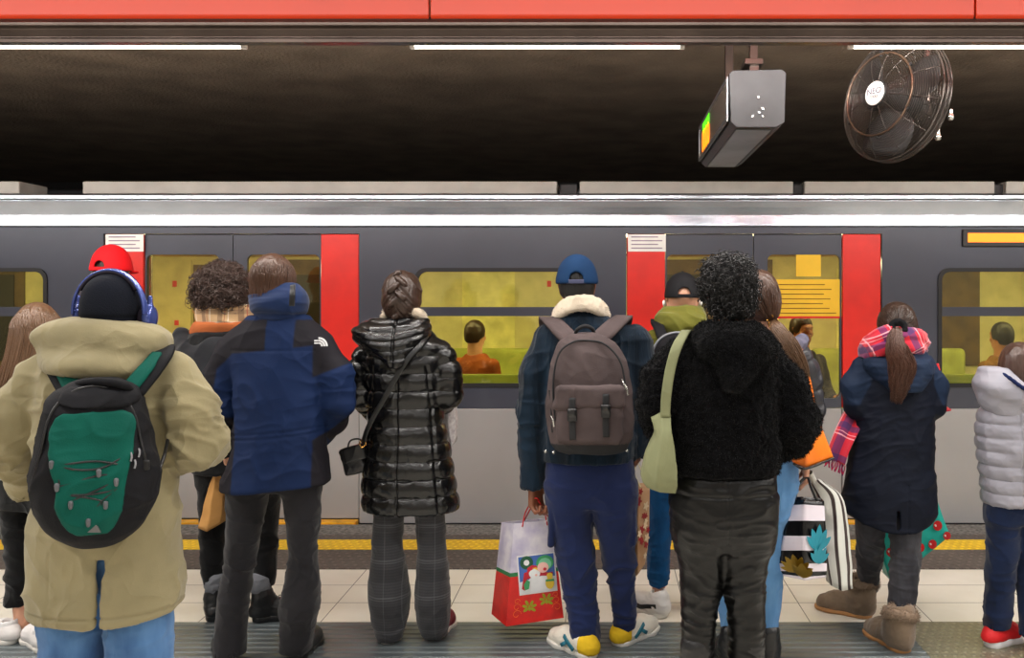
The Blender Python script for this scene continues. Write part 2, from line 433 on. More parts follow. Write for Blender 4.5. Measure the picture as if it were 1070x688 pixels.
def dots_mat(name, col, per, r, rough=.7, spk=.15, metal=0.):
    m, nt, b = new_mat(name); L = nt.links.new
    tc = nd(nt, 'ShaderNodeTexCoord'); sx = nd(nt, 'ShaderNodeSeparateXYZ'); L(tc.outputs['Object'], sx.inputs[0])
    def saw(o): return math_node(nt, 'SUBTRACT', math_node(nt, 'MODULO', math_node(nt, 'ADD', o, 60*per), per), per/2)
    row = math_node(nt, 'FLOOR', math_node(nt, 'DIVIDE', math_node(nt, 'ADD', sx.outputs['Y'], 60*per), per))
    sh = math_node(nt, 'MULTIPLY', math_node(nt, 'MODULO', row, 2.), per/2)
    a = saw(math_node(nt, 'ADD', sx.outputs['X'], sh)); c = saw(sx.outputs['Y'])
    d = math_node(nt, 'SQRT', math_node(nt, 'ADD', math_node(nt, 'MULTIPLY', a, a), math_node(nt, 'MULTIPLY', c, c)))
    h = nd(nt, 'ShaderNodeMapRange', interpolation_type='SMOOTHSTEP'); L(d, h.inputs['Value'])
    h.inputs['From Min'].default_value = r*.55; h.inputs['From Max'].default_value = r; h.inputs['To Min'].default_value = 1; h.inputs['To Max'].default_value = 0
    n = nd(nt, 'ShaderNodeTexNoise', Scale=60., Detail=5.); L(tc.outputs['Object'], n.inputs['Vector'])
    n2 = nd(nt, 'ShaderNodeTexNoise', Scale=1.3, Detail=4.); L(tc.outputs['Object'], n2.inputs['Vector'])
    t = math_node(nt, 'ADD', math_node(nt, 'MULTIPLY', n.outputs['Fac'], .5), math_node(nt, 'MULTIPLY', n2.outputs['Fac'], .5))
    t = math_node(nt, 'ADD', t, math_node(nt, 'MULTIPLY', h.outputs[0], .22))
    rp = nd(nt, 'ShaderNodeMapRange'); L(t, rp.inputs['Value']); rp.inputs['From Min'].default_value = .3; rp.inputs['From Max'].default_value = .8
    mx = nd(nt, 'ShaderNodeMix', data_type='RGBA'); L(rp.outputs[0], mx.inputs['Factor'])
    c0 = lin(col); mx.inputs['A'].default_value = tuple(x*(1-2*spk) for x in c0[:3])+(1,); mx.inputs['B'].default_value = tuple(min(1, x*(1+2*spk)) for x in c0[:3])+(1,)
    L(mx.outputs['Result'], b.inputs['Base Color']); b.inputs['Roughness'].default_value = rough; b.inputs['Metallic'].default_value = metal
    bn = nd(nt, 'ShaderNodeBump', Strength=1., Distance=.005); L(h.outputs[0], bn.inputs['Height']); L(bn.outputs[0], b.inputs['Normal'])
    return m
def glass_mat(name, tint=(255, 250, 235), gl=.12):
    m = bpy.data.materials.new(name); m.use_nodes = True; nt = m.node_tree; nt.nodes.clear(); L = nt.links.new
    o = nd(nt, 'ShaderNodeOutputMaterial'); mx = nd(nt, 'ShaderNodeMixShader'); t = nd(nt, 'ShaderNodeBsdfTransparent'); g = nd(nt, 'ShaderNodeBsdfGlossy')
    t.inputs['Color'].default_value = lin(tint); g.inputs['Roughness'].default_value = .03
    f = nd(nt, 'ShaderNodeFresnel', IOR=1.45); q = math_node(nt, 'ADD', f.outputs[0], gl*.3)
    L(q, mx.inputs[0]); L(t.outputs[0], mx.inputs[1]); L(g.outputs[0], mx.inputs[2]); L(mx.outputs[0], o.inputs[0]); return m
M_floor = floor_mat()
M_conc = mat('dark concrete', (60, 58, 56), .9, bump=.5, bs=40, var=.15)
M_edge = mat('granite edge', (118, 116, 112), .8, bump=.3, bs=180, var=.25, vs=40)
M_dark = dots_mat('dark tactile rubber', (92, 84, 78), .06, .014, spk=.3)
M_yel = dots_mat('yellow tactile rubber', (244, 188, 36), .05, .016, spk=.2)
M_steel = mat('ribbed steel', (102, 110, 113), .34, metal=.4, var=.16, vs=3., bump=.15, bs=260)
M_blister = dots_mat('blistered steel', (136, 132, 112), .042, .013, rough=.36, metal=.5, spk=.2)
M_ceil = mat('brown plaster', (112, 98, 84), .75, var=.12, vs=2.5, bump=.6, bs=45, bdist=.012)
M_wall = mat('pale wall tiles', (190, 185, 176), .5, var=.05)
M_black = mat('black paint', (16, 16, 18), .5)
M_tunnel = mat('tunnel concrete', (30, 29, 28), .9, bump=.5, bs=20)
M_red = mat('red enamel panel', (222, 58, 8), .32, var=.05, vs=1.2)
M_chan = mat('dark steel channel', (92, 80, 74), .28, metal=.8, var=.1, vs=4)
M_tube = emat('fluorescent tube', (255, 244, 228), 9.)
M_slate = mat('slate train paint', (62, 65, 78), .3, var=.06, vs=1.5, coat=.3)
M_grey = mat('grey train paint', (168, 167, 168), .34, var=.05, vs=1.2, metal=.25)
M_silver = mat('brushed silver cornice', (176, 182, 192), .26, metal=.75, var=.04)
M_fair = mat('pale roof fairing', (150, 146, 139), .5, var=.06)
M_tred = mat('red door paint', (216, 28, 12), .4, var=.05)
M_rub = mat('black rubber', (18, 18, 20), .6)
M_glass = glass_mat('window glass', (246, 246, 218))
M_glassd = glass_mat('door glass', (246, 240, 208))
M_cream = mat('cream interior laminate', (206, 200, 150), .5, var=.08)
M_brown = mat('brown interior panel', (96, 74, 40), .5, var=.2)
M_seat = mat('green seat fabric', (168, 178, 92), .8, var=.1)
M_seaty = mat('yellow seat edge', (226, 190, 30), .6)
M_orange = mat('orange plastic', (214, 110, 40), .5)
M_pole = mat('steel pole', (200, 200, 195), .25, metal=.9)
M_ilamp = emat('warm interior lamp', (255, 238, 190), 17.)
M_white = mat('white plastic', (232, 232, 228), .5, var=.03)
M_metal = mat('grey steel', (120, 120, 122), .38, metal=.7, var=.08, vs=8)
M_paper = mat('yellow notice paper', (236, 190, 40), .6, var=.03)
M_ink = mat('dark ink', (150, 110, 40), .7)
M_yeledge = mat('yellow sill paint', (222, 160, 24), .5, var=.15, vs=14)

def struct(o): o['kind'] = 'structure'; return o
XL, XR = -13., 13.
struct(MB().box((XL, -4, -.12), (XR, 6.12, 0)).build('floor', [M_floor]))
struct(MB().box((XL, 5.86, .0), (XR, 6.12, .004)).build('trim_1', [M_edge]))
struct(MB().box((XL, 5.73, .0), (XR, 5.86, .005)).build('trim_2', [M_dark]))
struct(MB().box((XL, 5.51, .0), (XR, 5.73, .007)).build('trim_3', [M_yel]))
struct(MB().box((XL, 5.128, .0), (XR, 5.51, .005)).build('trim_4', [M_dark]))
b = MB(); xs = 1.42
b.box((XL, 3.67, 0), (xs, 4.287, .004))
for i in range(11):
    y = 3.70+i*.0535
    b.faces([(XL, y, .004), (xs, y, .004), (xs, y+.007, .0080), (XL, y+.007, .0080), (xs, y+.02, .0080), (XL, y+.02, .0080), (xs, y+.027, .004), (XL, y+.027, .004)],
            [(0, 1, 2, 3), (3, 2, 4, 5), (5, 4, 6, 7)])
struct(b.build('trim_5', [M_steel]))
struct(MB().box((xs, 3.67, 0), (XR, 4.287, .006)).build('trim_6', [M_blister]))
struct(MB().box((XL, 6.0, -1.3), (XR, 6.12, -.12)).build('wall_track_edge', [M_conc]))
struct(MB().box((XL, 6.12, -1.4), (XR, 13.2, -1.25)).build('floor_trackbed', [M_tunnel]))
struct(MB().box((XL, 13.1, -1.3), (XR, 13.3, 3.4)).build('wall_far', [M_tunnel]))
struct(MB().box((XL, -4.2, -.1), (XR, -4, 3.4)).build('wall_back', [M_wall]))
struct(MB().box((XL-.2, -4.2, -1.4), (XL, 13.3, 3.4)).build('wall_left', [M_tunnel]))
struct(MB().box((XR, -4.2, -1.4), (XR+.2, 13.3, 3.4)).build('wall_right', [M_tunnel]))
struct(MB().box((XL, -4.2, 3.28), (XR, 13.3, 3.45)).build('ceiling', [M_ceil]))
# red fascia above the platform edge, in long enamel panels
SB = 3.6
seams = [-2.5-1.9, X_(450.5, SB)-2.2, X_(450.5, SB), X_(1015.5, SB), X_(1015.5, SB)+2.2]
for i in range(4):
    a, c = seams[i]+.004, seams[i+1]-.004
    lab = ['red enamel fascia panel out of view at the far left', 'wide red-orange enamel fascia panel at the top left of the view',
           'long red enamel fascia panel above the display box, between two seams', 'short piece of red enamel fascia panel at the top right corner'][i]
    p = thing('fascia_panel', ((a+c)/2, SB, 2.69), lab, 'panel', 'red fascia panels over the platform')
    MB().prof([(SB-.02, Z_(24, SB)), (SB-.035, Z_(24, SB)+.02), (SB-.035, 3.12), (SB-.02, 3.14), (SB+.02, 3.14), (SB+.02, Z_(24, SB))], a, c).build('panel_face', [M_red], p, bevel=.003)
b = MB()
z0 = Z_(48, 3.64)
b.prof([(SB-.035, 2.697), (SB-.05, 2.690), (SB-.05, 2.676), (SB-.03, 2.668), (SB-.022, 2.635), (SB-.03, 2.628), (SB-.03, 2.612), (SB-.022, z0), (SB+.035, z0), (SB+.035, 2.72), (SB-.02, 2.72)], XL, XR)
struct(b.build('trim_7', [M_chan], bevel=.002))
struct(MB().box((XL, SB+.025, 3.1), (XR, SB+.1, 3.3)).build('trim_8', [M_black]))
i = 0
for k in range(-5, 6):
    a = -.81+k*1.838
    lab = {-1: 'white fluorescent tube under the beam, at the upper left', 0: 'white fluorescent tube under the beam, at the middle', 1: 'white fluorescent tube under the beam, behind the fan at right'}.get(k, 'fluorescent tube of the platform light line, out of view')
    t = thing('tube_light', (a+.56, 3.70, 2.64), lab, 'light', 'tube lights behind the beam')
    MB().box((a-.02, 3.68, 2.66), (a+1.15, 3.74, 2.70)).build('fitting', [M_white], t, bevel=.004)
    zt = Z_(51, 3.705)+.012
    tube_obj('tube', [[(a, 3.705, zt), (a+1.13, 3.705, zt)]], .012, M_tube, t, 8)
    for q in (a-.01, a+1.12): MB().box((q, 3.692, zt-.012), (q+.02, 3.718, 2.665)).build('socket', [M_white], t)
# high lights over the platform (behind the viewer)
lab_i = 0
for ry in (2.3, -.2, -2.6):
    for rx in (-9, -6, -3, 0, 3, 6, 9):
        t = thing('ceiling_light', (rx, ry, 3.2), 'long white ceiling light over the platform, out of view', 'light', 'ceiling lights over the platform')
        MB().box((rx-1.2, ry-.11, 3.2), (rx+1.2, ry+.11, 3.28)).build('housing', [M_white], t)
def area(name, loc, size, sy, power, col=(1, .965, .92), rot=(0, 0, 0)):
    l = bpy.data.lights.new(name, 'AREA'); l.shape = 'RECTANGLE'; l.size = size; l.size_y = sy; l.energy = power; l.color = col
    o = bpy.data.objects.new(name, l); COL.objects.link(o); o.location = loc; o.rotation_euler = rot; return o
for ry, pw in ((2.3, 380), (-.2, 300), (-2.6, 150)):
    area('platform_light', (0, ry, 3.19), 20, .2, pw)
area('platform_light', (0, 3.705, 2.60), 16, .03, 240)
area('platform_light', (0, 3.80, 2.72), 16, .05, 620, rot=(PI*.80, 0, 0))  # area lamp added beside the tubes, aimed up to brighten the ceiling

# ---- conduit along the far wall
tube_obj('wall_conduit', [[(XL, 12.9, 3.1), (XR, 12.9, 3.1)]], .05, M_metal, None)
bpy.data.objects['wall_conduit']['label'] = 'long dark conduit above the train roof on the tunnel wall'; bpy.data.objects['wall_conduit']['category'] = 'pipe'

# =====================================================================  TRAIN
train = thing('train_carriage', (0, TY, -.9), 'slate grey metro train with red door edges passing behind the waiting people', 'train')
doors = [-2.65+3.7*k for k in range(-2, 4)]; wins = [-.8+3.7*k for k in range(-3, 4)]
DW = .905
def RX(x0, z0, x1, z1, r=.001): return rrect(x0, z0, x1, z1, r) if r > .002 else [(x1, z1), (x0, z1), (x0, z0), (x1, z0)]
zt, zb = 2.085, Z_(427, TY)
holes = [RX(c-DW, zb-.0001, c+DW, 2.03) for c in doors]
# upper slate shell built in bays between the doors
edges = [XL+.3]+[v for c in doors for v in (c-DW, c+DW)]+[XR-.3]
ZW0, ZW1 = Z_(403, TY), Z_(282, TY)
for i in range(0, len(edges), 2):
    x0, x1 = edges[i], edges[i+1]; hl = [c for c in wins if x0 < c-.5 and c+.5 < x1]
    flat('body_panel', [RX(x0, zb, x1, zt)]+[rrect(c-.54, ZW0, c+.54, ZW1, .07) for c in hl], XZ(TY+.03), .06, M_slate, train, label='dark slate upper side panel')
    MB().box((x0, TY, -.02), (x1, TY+.06, zb-.004)).build('lower_panel', [M_grey], train, bevel=.004, label='grey lower side panel')
    MB().box((x0, TY-.002, Z_(537, TY)-.55), (x1, TY+.05, -.02)).build('skirt', [M_rub], train)
for i in range(1, len(edges)-1, 2):
    x0, x1 = edges[i], edges[i+1]
    MB().box((x0, TY, 2.03), (x1, TY+.06, zt)).build('door_header', [M_slate], train)
for c in wins:
    f = flat('window_frame', [rrect(c-.552, ZW0-.012, c+.552, ZW1+.012, .08), rrect(c-.525, ZW0+.015, c+.525, ZW1-.015, .06)], XZ(TY-.002), .02, M_rub, train)
    MB().box((c-.53, TY-.008, Z_(330.5, TY)), (c+.53, TY+.03, Z_(321, TY))).build('window_bar', [M_slate], f)
    MB().box((c-.53, TY+.028, ZW0), (c+.53, TY+.034, ZW1)).build('window_pane', [M_glass], f)
for di, c in enumerate(doors):
    for s in (-1, 1):
        a, e = sorted((c+s*.003, c+s*.625))
        lf = flat('door_leaf', [RX(a, zb, e, 2.028), rrect(c+min(s*.10, s*.615), Z_(417, TY), c+max(s*.10, s*.615), Z_(266, TY), .04)], XZ(TY+.045), .03, M_slate, train)
        MB().box((a, TY+.03, .01), (e, TY+.06, zb-.003)).build('kick_panel', [M_grey], lf)
        MB().box((c+min(s*.10, s*.615), TY+.04, Z_(417, TY)), (c+max(s*.10, s*.615), TY+.046, Z_(266, TY))).build('door_pane', [M_glassd], lf)
        a, e = sorted((c+s*.63, c+s*.9))
        MB().box((a, TY+.012, zb), (e, TY+.058, 2.028)).build('red_post', [M_tred], train, bevel=.006)
        MB().box((a, TY+.012, .01), (e, TY+.058, zb-.003)).build('post_base', [M_grey], train, bevel=.004)
    # white notice on the left red post with faint grey lines of print
    sg = MB().box((c-.893, TY+.006, Z_(263, TY)), (c-.625, TY+.011, Z_(245, TY))).build('door_notice', [M_white], train)
    b = MB()
    for r_ in range(4): b.box((c-.87, TY+.004, Z_(260-r_*3.9, TY)), (c-.65-.03*(r_ % 2), TY+.0080, Z_(258.8-r_*3.9, TY)))
    b.build('print_lines', [mat('faint print', (150, 130, 150), .6)], sg)
    MB().box((c-.9, TY-.09, -.03), (c+.9, TY+.0, .008)).build('door_sill', [M_yeledge], train, bevel=.003, label='yellow sill below the doors')
# cornice, lip, fairings
b = MB(); b.prof([(TY+.0, 2.079), (TY-.030, 2.082), (TY-.029, 2.096), (TY-.024, 2.135), (TY-.021, 2.160), (TY-.028, 2.180), (TY-.042, 2.215), (TY-.062, 2.250), (TY-.064, 2.262), (TY+.1, 2.262), (TY+.1, 2.079)][::-1], XL+.3, XR-.3)
o = b.build('cornice', [M_silver], train, smooth=False); o.modifiers.new('b', 'BEVEL').width = .004; o.modifiers['b'].segments = 3
MB().box((XL+.3, TY-.062, 2.268), (XR-.3, TY+.06, 2.298)).build('gutter_lip', [M_silver], train, bevel=.005)
MB().box((XL+.3, TY+.06, 2.26), (XR-.3, TY+2.5, 2.31)).build('roof', [M_tunnel], train)
cuts = [X_(-12, TY-.0), X_(22, TY), X_(88, TY), X_(594, TY), X_(834, TY), X_(1044, TY), X_(1300, TY)]
for i, (a, e) in enumerate([(-7.6, cuts[1]), (cuts[2], cuts[3]-.08), (cuts[3]+.08, cuts[4]-.04), (cuts[4]+.04, cuts[5]-.04), (cuts[5]+.04, 7.6)]):
    MB().box((a, TY-.02, 2.31), (e, TY+.3, Z_(190, TY))).build('roof_fairing', [M_fair], train, bevel=.006)
for x in (cuts[3], cuts[4], cuts[5]): MB().box((x-.06, TY+.03, 2.31), (x+.06, TY+.2, 2.385)).build('roof_bracket', [M_rub], train, bevel=.006)
# amber destination strip
ds = MB().box((X_(1005, TY), TY-.02, Z_(258, TY)), (X_(1005, TY)+.95, TY+.0, Z_(240, TY))).build('side_display', [M_black], train, bevel=.005)
MB().box((X_(1010, TY), TY-.024, Z_(253.5, TY)), (X_(1010, TY)+.88, TY-.019, Z_(244, TY))).build('amber_strip', [emat('amber lamp', (255, 138, 12), 1.35)], ds, label='glowing amber strip')
# interior
IY = 8.75
MB().box((XL+.4, TY+.06, -.06), (XR-.4, IY, 0)).build('cabin_floor', [mat('cabin floor', (70, 66, 58), .6)], train)
MB().box((XL+.4, TY+.07, 2.12), (XR-.4, IY, 2.16)).build('cabin_ceiling', [M_cream], train)
MB().box((XL+.4, IY, -.06), (XR-.4, IY+.06, 2.2)).build('far_wall', [M_cream], train)
MB().box((XL+.4, IY+.06, -.9), (XR-.4, IY+.1, 2.2)).build('far_side', [M_slate], train)
for k in range(-6, 7):
    b = MB().box((k*1.85-.8, TY+1.0, 2.095), (k*1.85+.8, TY+1.35, 2.119)); b.build('cabin_lamp', [M_ilamp], train)
for c in wins:      # seats, far-wall panels, poles in each bay
    MB().box((c-.62, IY-.012, 1.0), (c-.1, IY-.001, 1.86)).build('pale_panel', [mat('pale panel', (226, 222, 150), .6)], train)  # plain pale yellow rectangle on the far wall
    MB().box((c+.42, IY-.012, .9), (c+.80, IY-.001, 1.9)).build('cabinet_panel', [M_brown], train)
    MB().box((c+.16, IY-.02, .2), (c+.4, IY-.001, 1.95)).build('cabin_door', [M_cream], train)
    MB().box((c+.22, IY-.026, 1.68), (c+.26, IY-.019, 1.74)).build('red_sticker', [M_tred], train)
    MB().box((c+.24, IY-.026, 1.30), (c+.28, IY-.019, 1.35)).build('red_sticker', [M_tred], train)
    s_ = Sdf(.014); s_.box((c-.15, IY-.35, .38), (.75, .25, .07), .05); s_.box((c-.15, IY-.13, .72), (.75, .06, .36), .05)
    s_.build('bench_seat', [M_seat], train, smooth=0)
    MB().box((c-.55, TY+.16, .80), (c+.95, TY+.2, 1.02)).build('near_seat_back', [M_seat], train, bevel=.015)
    MB().box((c-.55, TY+.15, .72), (c+.95, TY+.21, .93)).build('near_seat_edge', [M_seaty], train, bevel=.02)
    tube_obj('grab_pole', [[(c+1.02, TY+.5, 0), (c+1.02, TY+.5, 2.12)]], .017, M_pole, train)
    tube_obj('grab_pole', [[(c-1.02, TY+.5, 0), (c-1.02, TY+.5, 2.12)]], .017, M_pole, train)
    tube_obj('hand_rail', [[(c-1.0, TY+.75, 1.92), (c+1.0, TY+.75, 1.92)]], .014, M_pole, train)
for c in doors:
    MB().box((c-.6, IY-.012, .1), (c+.6, IY-.001, 1.95)).build('far_door', [M_brown], train)
    MB().box((c-.5, IY-.02, .95), (c-.06, IY-.011, 1.8)).build('far_door_window', [M_black], train)
    MB().box((c+.06, IY-.02, .95), (c+.5, IY-.011, 1.8)).build('far_door_window', [M_black], train)
    MB().box((c-.62, TY+.1, 1.88), (c+.62, TY+.3, 2.02)).build('door_gear_cover', [mat('amber cover', (226, 176, 50), .5)], train, bevel=.01)
# yellow notices on the glass of the door at right
c = doors[3]
for (a, e, t_, u) in ((803, 881, 292, 333), (833, 859, 264, 289)):
    n_ = MB().box((X_(a, TY), TY+.034, Z_(u, TY)), (X_(e, TY), TY+.038, Z_(t_, TY))).build('window_notice', [M_paper], train, label='yellow notice on the door glass')
    b = MB()
    if a == 803:
        for r_ in range(7):
            b.box((X_(a+4, TY), TY+.0325, Z_(u-5-r_*5, TY)), (X_(e-6-(r_*7) % 15, TY), TY+.0342, Z_(u-6-r_*5, TY)))
        b.build('print_lines', [M_ink], n_)
        MB().box((X_(a, TY), TY+.0325, Z_(u, TY)), (X_(e, TY), TY+.0342, Z_(u-2.2, TY))).build('red_border', [M_tred], n_)

# =====================================================================  HANGING DISPLAY
d0, d1 = 4.5, 5.9
disp = thing('information_display', (X_(790, d0), 5.2, 2.45), 'grey metal box display hanging end-on beside the fan, lit text on its left face', 'display')
pf = [(762, 77), (766, 73.5), (817, 72.5), (821.5, 76), (820, 128), (811, 133), (770, 133), (763.7, 127.5)]
P2 = [(X_(a, d0), Z_(b_, d0)) for a, b_ in pf]; n = len(P2); b = MB()
M_box = mat('grey powder-coated steel', (56, 56, 58), .5, metal=.3, var=.12, vs=5)
b.faces([(x, d0, z) for x, z in P2]+[(x, d1, z) for x, z in P2], [(i, (i+1) % n, n+(i+1) % n, n+i) for i in range(n)]+[tuple(range(n))[::-1], tuple(range(n, 2*n))])
b.build('housing', [M_box], disp, bevel=.003)
xl = X_(762, d0); zb_, zt_ = Z_(126, d0), Z_(79, d0)
b = MB(); b.box((xl-.012, d0+.03, zb_), (xl-.001, d1-.03, zb_+.025)); b.box((xl-.012, d0+.03, zt_-.02), (xl-.001, d1-.03, zt_)); b.box((xl-.012, d0+.02, zb_), (xl-.001, d0+.045, zt_)); b.box((xl-.012, d1-.045, zb_), (xl-.001, d1-.02, zt_))
b.build('screen_frame', [M_metal], disp, bevel=.002)
sc = MB().box((xl-.006, d0+.045, zb_+.025), (xl-.0005, d1-.045, zt_-.02)).build('screen', [mat('smoky screen', (96, 88, 80), .25, var=.1)], disp)
Ms = frame((xl-.008, (d1+5.14)/2-.03, zb_+.175), (0, -1, 0), (0, 0, 1))
text('green_text', 'MM MM', .105, Ms, .003, emat('green leds', (90, 220, 30), 1.4), sc)
Ms = frame((xl-.008, (d1+5.14)/2-.02, zb_+.085), (0, -1, 0), (0, 0, 1))
text('orange_text', '0000', .20, Ms, .003, emat('orange leds', (255, 140, 20), 1.8), sc)
bz = Z_(133, d0)
MB().box((X_(771, d0), d0+.06, bz-.006), (X_(808, d0), d1-.06, bz-.0005)).build('bottom_cover', [mat('brushed cover', (140, 142, 146), .3, metal=.7, var=.15, vs=3)], disp, bevel=.003)
b = MB()
for a, z in ((793, 118), (786, 122), (797, 122), (797, 114), (792, 102)): 
    x, zz = X_(a, d0), Z_(z, d0); b.box((x-.006, d0-.012, zz-.006), (x+.006, d0+.001, zz+.006))
b.build('lock_screws', [M_pole], disp, bevel=.003)
tp = Z_(72.5, d0); b = MB()
b.box((X_(782, 4.7), 4.66, tp), (X_(790, 4.7)+.01, 4.74, tp+.07)); b.box((X_(776, 4.7), 4.62, tp+.06), (X_(795, 4.7), 4.78, tp+.09))
b.box((X_(783, 4.7), 4.67, tp+.09), (X_(791, 4.7), 4.73, 3.28))
b.build('bracket', [M_chan], disp, bevel=.004)
MB().box((X_(783, 4.7)-.005, 5.6, tp-.01), (X_(791, 4.7)+.005, 5.66, 3.28)).build('bracket', [M_chan], disp, bevel=.004)

# =====================================================================  FAN
fc = V(1.395, 4.26, 2.535); fa = nrm((-.83, -.50, .10)); fx = nrm(np.cross(fa, (0, 0, 1))); fy = np.cross(fx, fa); fy = fy if fy[2] > 0 else -fy
fan = thing('wall_fan', tuple(fc), 'large round black wire guard fan with white hub badge hanging above the platform edge', 'fan')
M_wire = mat('dark guard wire', (86, 80, 76), .3, metal=.8, var=.05)
M_ring = mat('bronze guard ring', (104, 84, 70), .3, metal=.8, var=.05)
def ringp(r, h, n=49):
    t = np.linspace(0, 2*PI, n); return fc+np.cos(t)[:, None]*r*fx+np.sin(t)[:, None]*r*fy+h*fa
hF = lambda r: .105*(1-max(0, (r-.05)/.25)**2.6)+.03
hB = lambda r: -.10*(1-max(0, (r-.05)/.25)**2.6)-.03
R_ = np.linspace(.062, .30, 30)
pt = [ringp(r, hF(r)) for r in R_]; v, q = tubes(pt, .0014, 4, False); v2 = [v]; q2 = [q]; o_ = len(v)
pr = []
for k in range(12):
    t = 2*PI*k/12+.2; pr.append([fc+math.cos(t)*r*fx+math.sin(t)*r*fy+hF(r)*fa for r in np.linspace(.05, .30, 25)])
v, q = tubes(pr, .0022, 4, False); v2.append(v); q2.append(q+o_)
link('front_guard', np_mesh(np.concatenate(v2), np.concatenate(q2)), M_wire, fan)
pt = [ringp(r, hB(r)) for r in R_[::1]]; v, q = tubes(pt, .0014, 4, False); v2 = [v]; q2 = [q]; o_ = len(v)
pr = []
for k in range(12):
    t = 2*PI*k/12+.1; pr.append([fc+math.cos(t)*r*fx+math.sin(t)*r*fy+hB(r)*fa for r in np.linspace(.05, .30, 25)])
v, q = tubes(pr, .0022, 4, False); v2.append(v); q2.append(q+o_)
link('back_guard', np_mesh(np.concatenate(v2), np.concatenate(q2)), M_wire, fan)
v, q = tubes([ringp(.197, hF(.197)+.006)], .0055, 8, False); link('inner_ring', np_mesh(v, q), M_ring, fan)
pp = [ringp(.302, h, 65) for h in (-.026, 0, .026)]; v, q = tubes(pp, [[.004]]*3, 6, False); link('rim', np_mesh(v, q), M_wire, fan)
b = MB()
for k in range(6):
    t = 2*PI*k/6+.5; c_ = fc+math.cos(t)*.2*fx+math.sin(t)*.2*fy+(hF(.2)+.004)*fa; b.box((-.013, -.006, -.006), (.013, .006, .006), R=[math.cos(t)*fx+math.sin(t)*fy, -math.sin(t)*fx+math.cos(t)*fy, fa], c=c_)
b.build('ring_clips', [M_rub], fan)
def fdisc(name, r0, h0, h1, m, par):
    v = np.concatenate([ringp(r0, h0, 33)[:-1], ringp(r0, h1, 33)[:-1], ringp(r0*.93, h1+.004, 33)[:-1], [fc+(h1+.005)*fa, fc+h0*fa]]); f = []
    for i in range(32):
        j = (i+1) % 32; f += [(i, j, 32+j, 32+i), (32+i, 32+j, 64+j, 64+i)]
    t = [(64+i, 64+(i+1) % 32, 96) for i in range(32)]+[((i+1) % 32, i, 97) for i in range(32)]
    return link(name, np_mesh(v, f, t, smooth=False), m, par)
fdisc('hub_plate', .066, .115, .137, M_rub, fan)
bd = fdisc('hub_badge', .058, .137, .141, M_white, fan)
Mx = fx if fx[0]*1 > 0 else -fx
# as seen from the front, x runs to the viewer's right
rx_ = nrm(np.cross((0, 0, 1), fa)); ry_ = np.cross(fa, rx_)
text('badge_name', 'NEO', .042, frame(fc+.1475*fa+.008*ry_, rx_, ry_), .001, mat('navy print', (30, 36, 70), .5), bd)
text('badge_line', 'TOOLS', .017, frame(fc+.1475*fa-.018*ry_, rx_, ry_), .001, mat('navy print', (30, 36, 70), .5), bd)
M_blade = mat('grey fan blade', (52, 50, 50), .5, metal=.4)
for k in range(3):
    t0 = 2*PI*k/3+.4; vs = []; n1, n2 = 9, 7
    for i in range(n1):
        r = .05+.225*i/(n1-1)
        for j in range(n2):
            u = j/(n2-1)-.5; wd = .55+.75*math.sin(PI*(.15+.75*i/(n1-1))); t = t0+u*wd*(1.1-.3*i/n1)*1.1+.35*i/n1
            vs.append(fc+math.cos(t)*r*fx+math.sin(t)*r*fy+(u*.085*(1-.3*i/n1)+.01)*fa)
    f = [(i*n2+j, i*n2+j+1, (i+1)*n2+j+1, (i+1)*n2+j) for i in range(n1-1) for j in range(n2-1)]
    o = link('fan_blade', np_mesh(vs, f), M_blade, fan); s_ = o.modifiers.new('s', 'SOLIDIFY'); s_.thickness = .003
s_ = Sdf(.006); s_.cap(fc-.15*fa, fc-.02*fa, .062, .062); s_.cap(fc, fc+.05*fa, .04, .04); s_.build('motor', [M_rub], fan)
b_ = fc-.14*fa
s_ = Sdf(.006)
s_.cap(b_, b_-.09*fa, .022); s_.cap(b_-.09*fa, b_-.09*fa+V(0, 0, .14), .018); s_.cap(b_-.09*fa+V(0, 0, .1), (b_-.09*fa)*V(1, 1, 0)+V(0, 0, 3.28), .02)
s_.box(((b_-.09*fa)[0], (b_-.09*fa)[1], 3.265), (.07, .07, .015), .004)
s_.build('mount', [M_chan], fan)
for i_, (t, r) in enumerate(((-.35, .27), (-.75, .26))):
    p = fc+math.cos(t)*r*rx_+math.sin(t)*r*ry_-.09*fa
    s_ = Sdf(.003); s_.box(p, (.009, .008, .02), .003); s_.ell(p-V(0, 0, .024), (.012,)*3); s_.build('clamp_bolt', [M_pole], fan)

# =====================================================================  CAMERA
cam = bpy.data.cameras.new('camera'); co = bpy.data.objects.new('camera', cam); COL.objects.link(co); SC.camera = co
co.location = (0, 0, CH); co.rotation_euler = (PI/2, 0, 0)
cam.sensor_width = 36.; cam.sensor_fit = 'HORIZONTAL'; cam.lens = 36.*F/1070
cam.shift_x = -(VX-535)/1070.; cam.shift_y = -(344-VY)/1070.; cam.clip_start = .05; cam.clip_end = 100
w = bpy.data.worlds.new('w'); SC.world = w; w.use_nodes = True; w.node_tree.nodes['Background'].inputs[0].default_value = (.02, .02, .022, 1); w.node_tree.nodes['Background'].inputs[1].default_value = 1.
vs_ = SC.view_settings; vs_.view_transform = 'Standard'; vs_.look = 'None'; vs_.gamma = 1.; vs_.use_curve_mapping = False; vs_.exposure = -.28
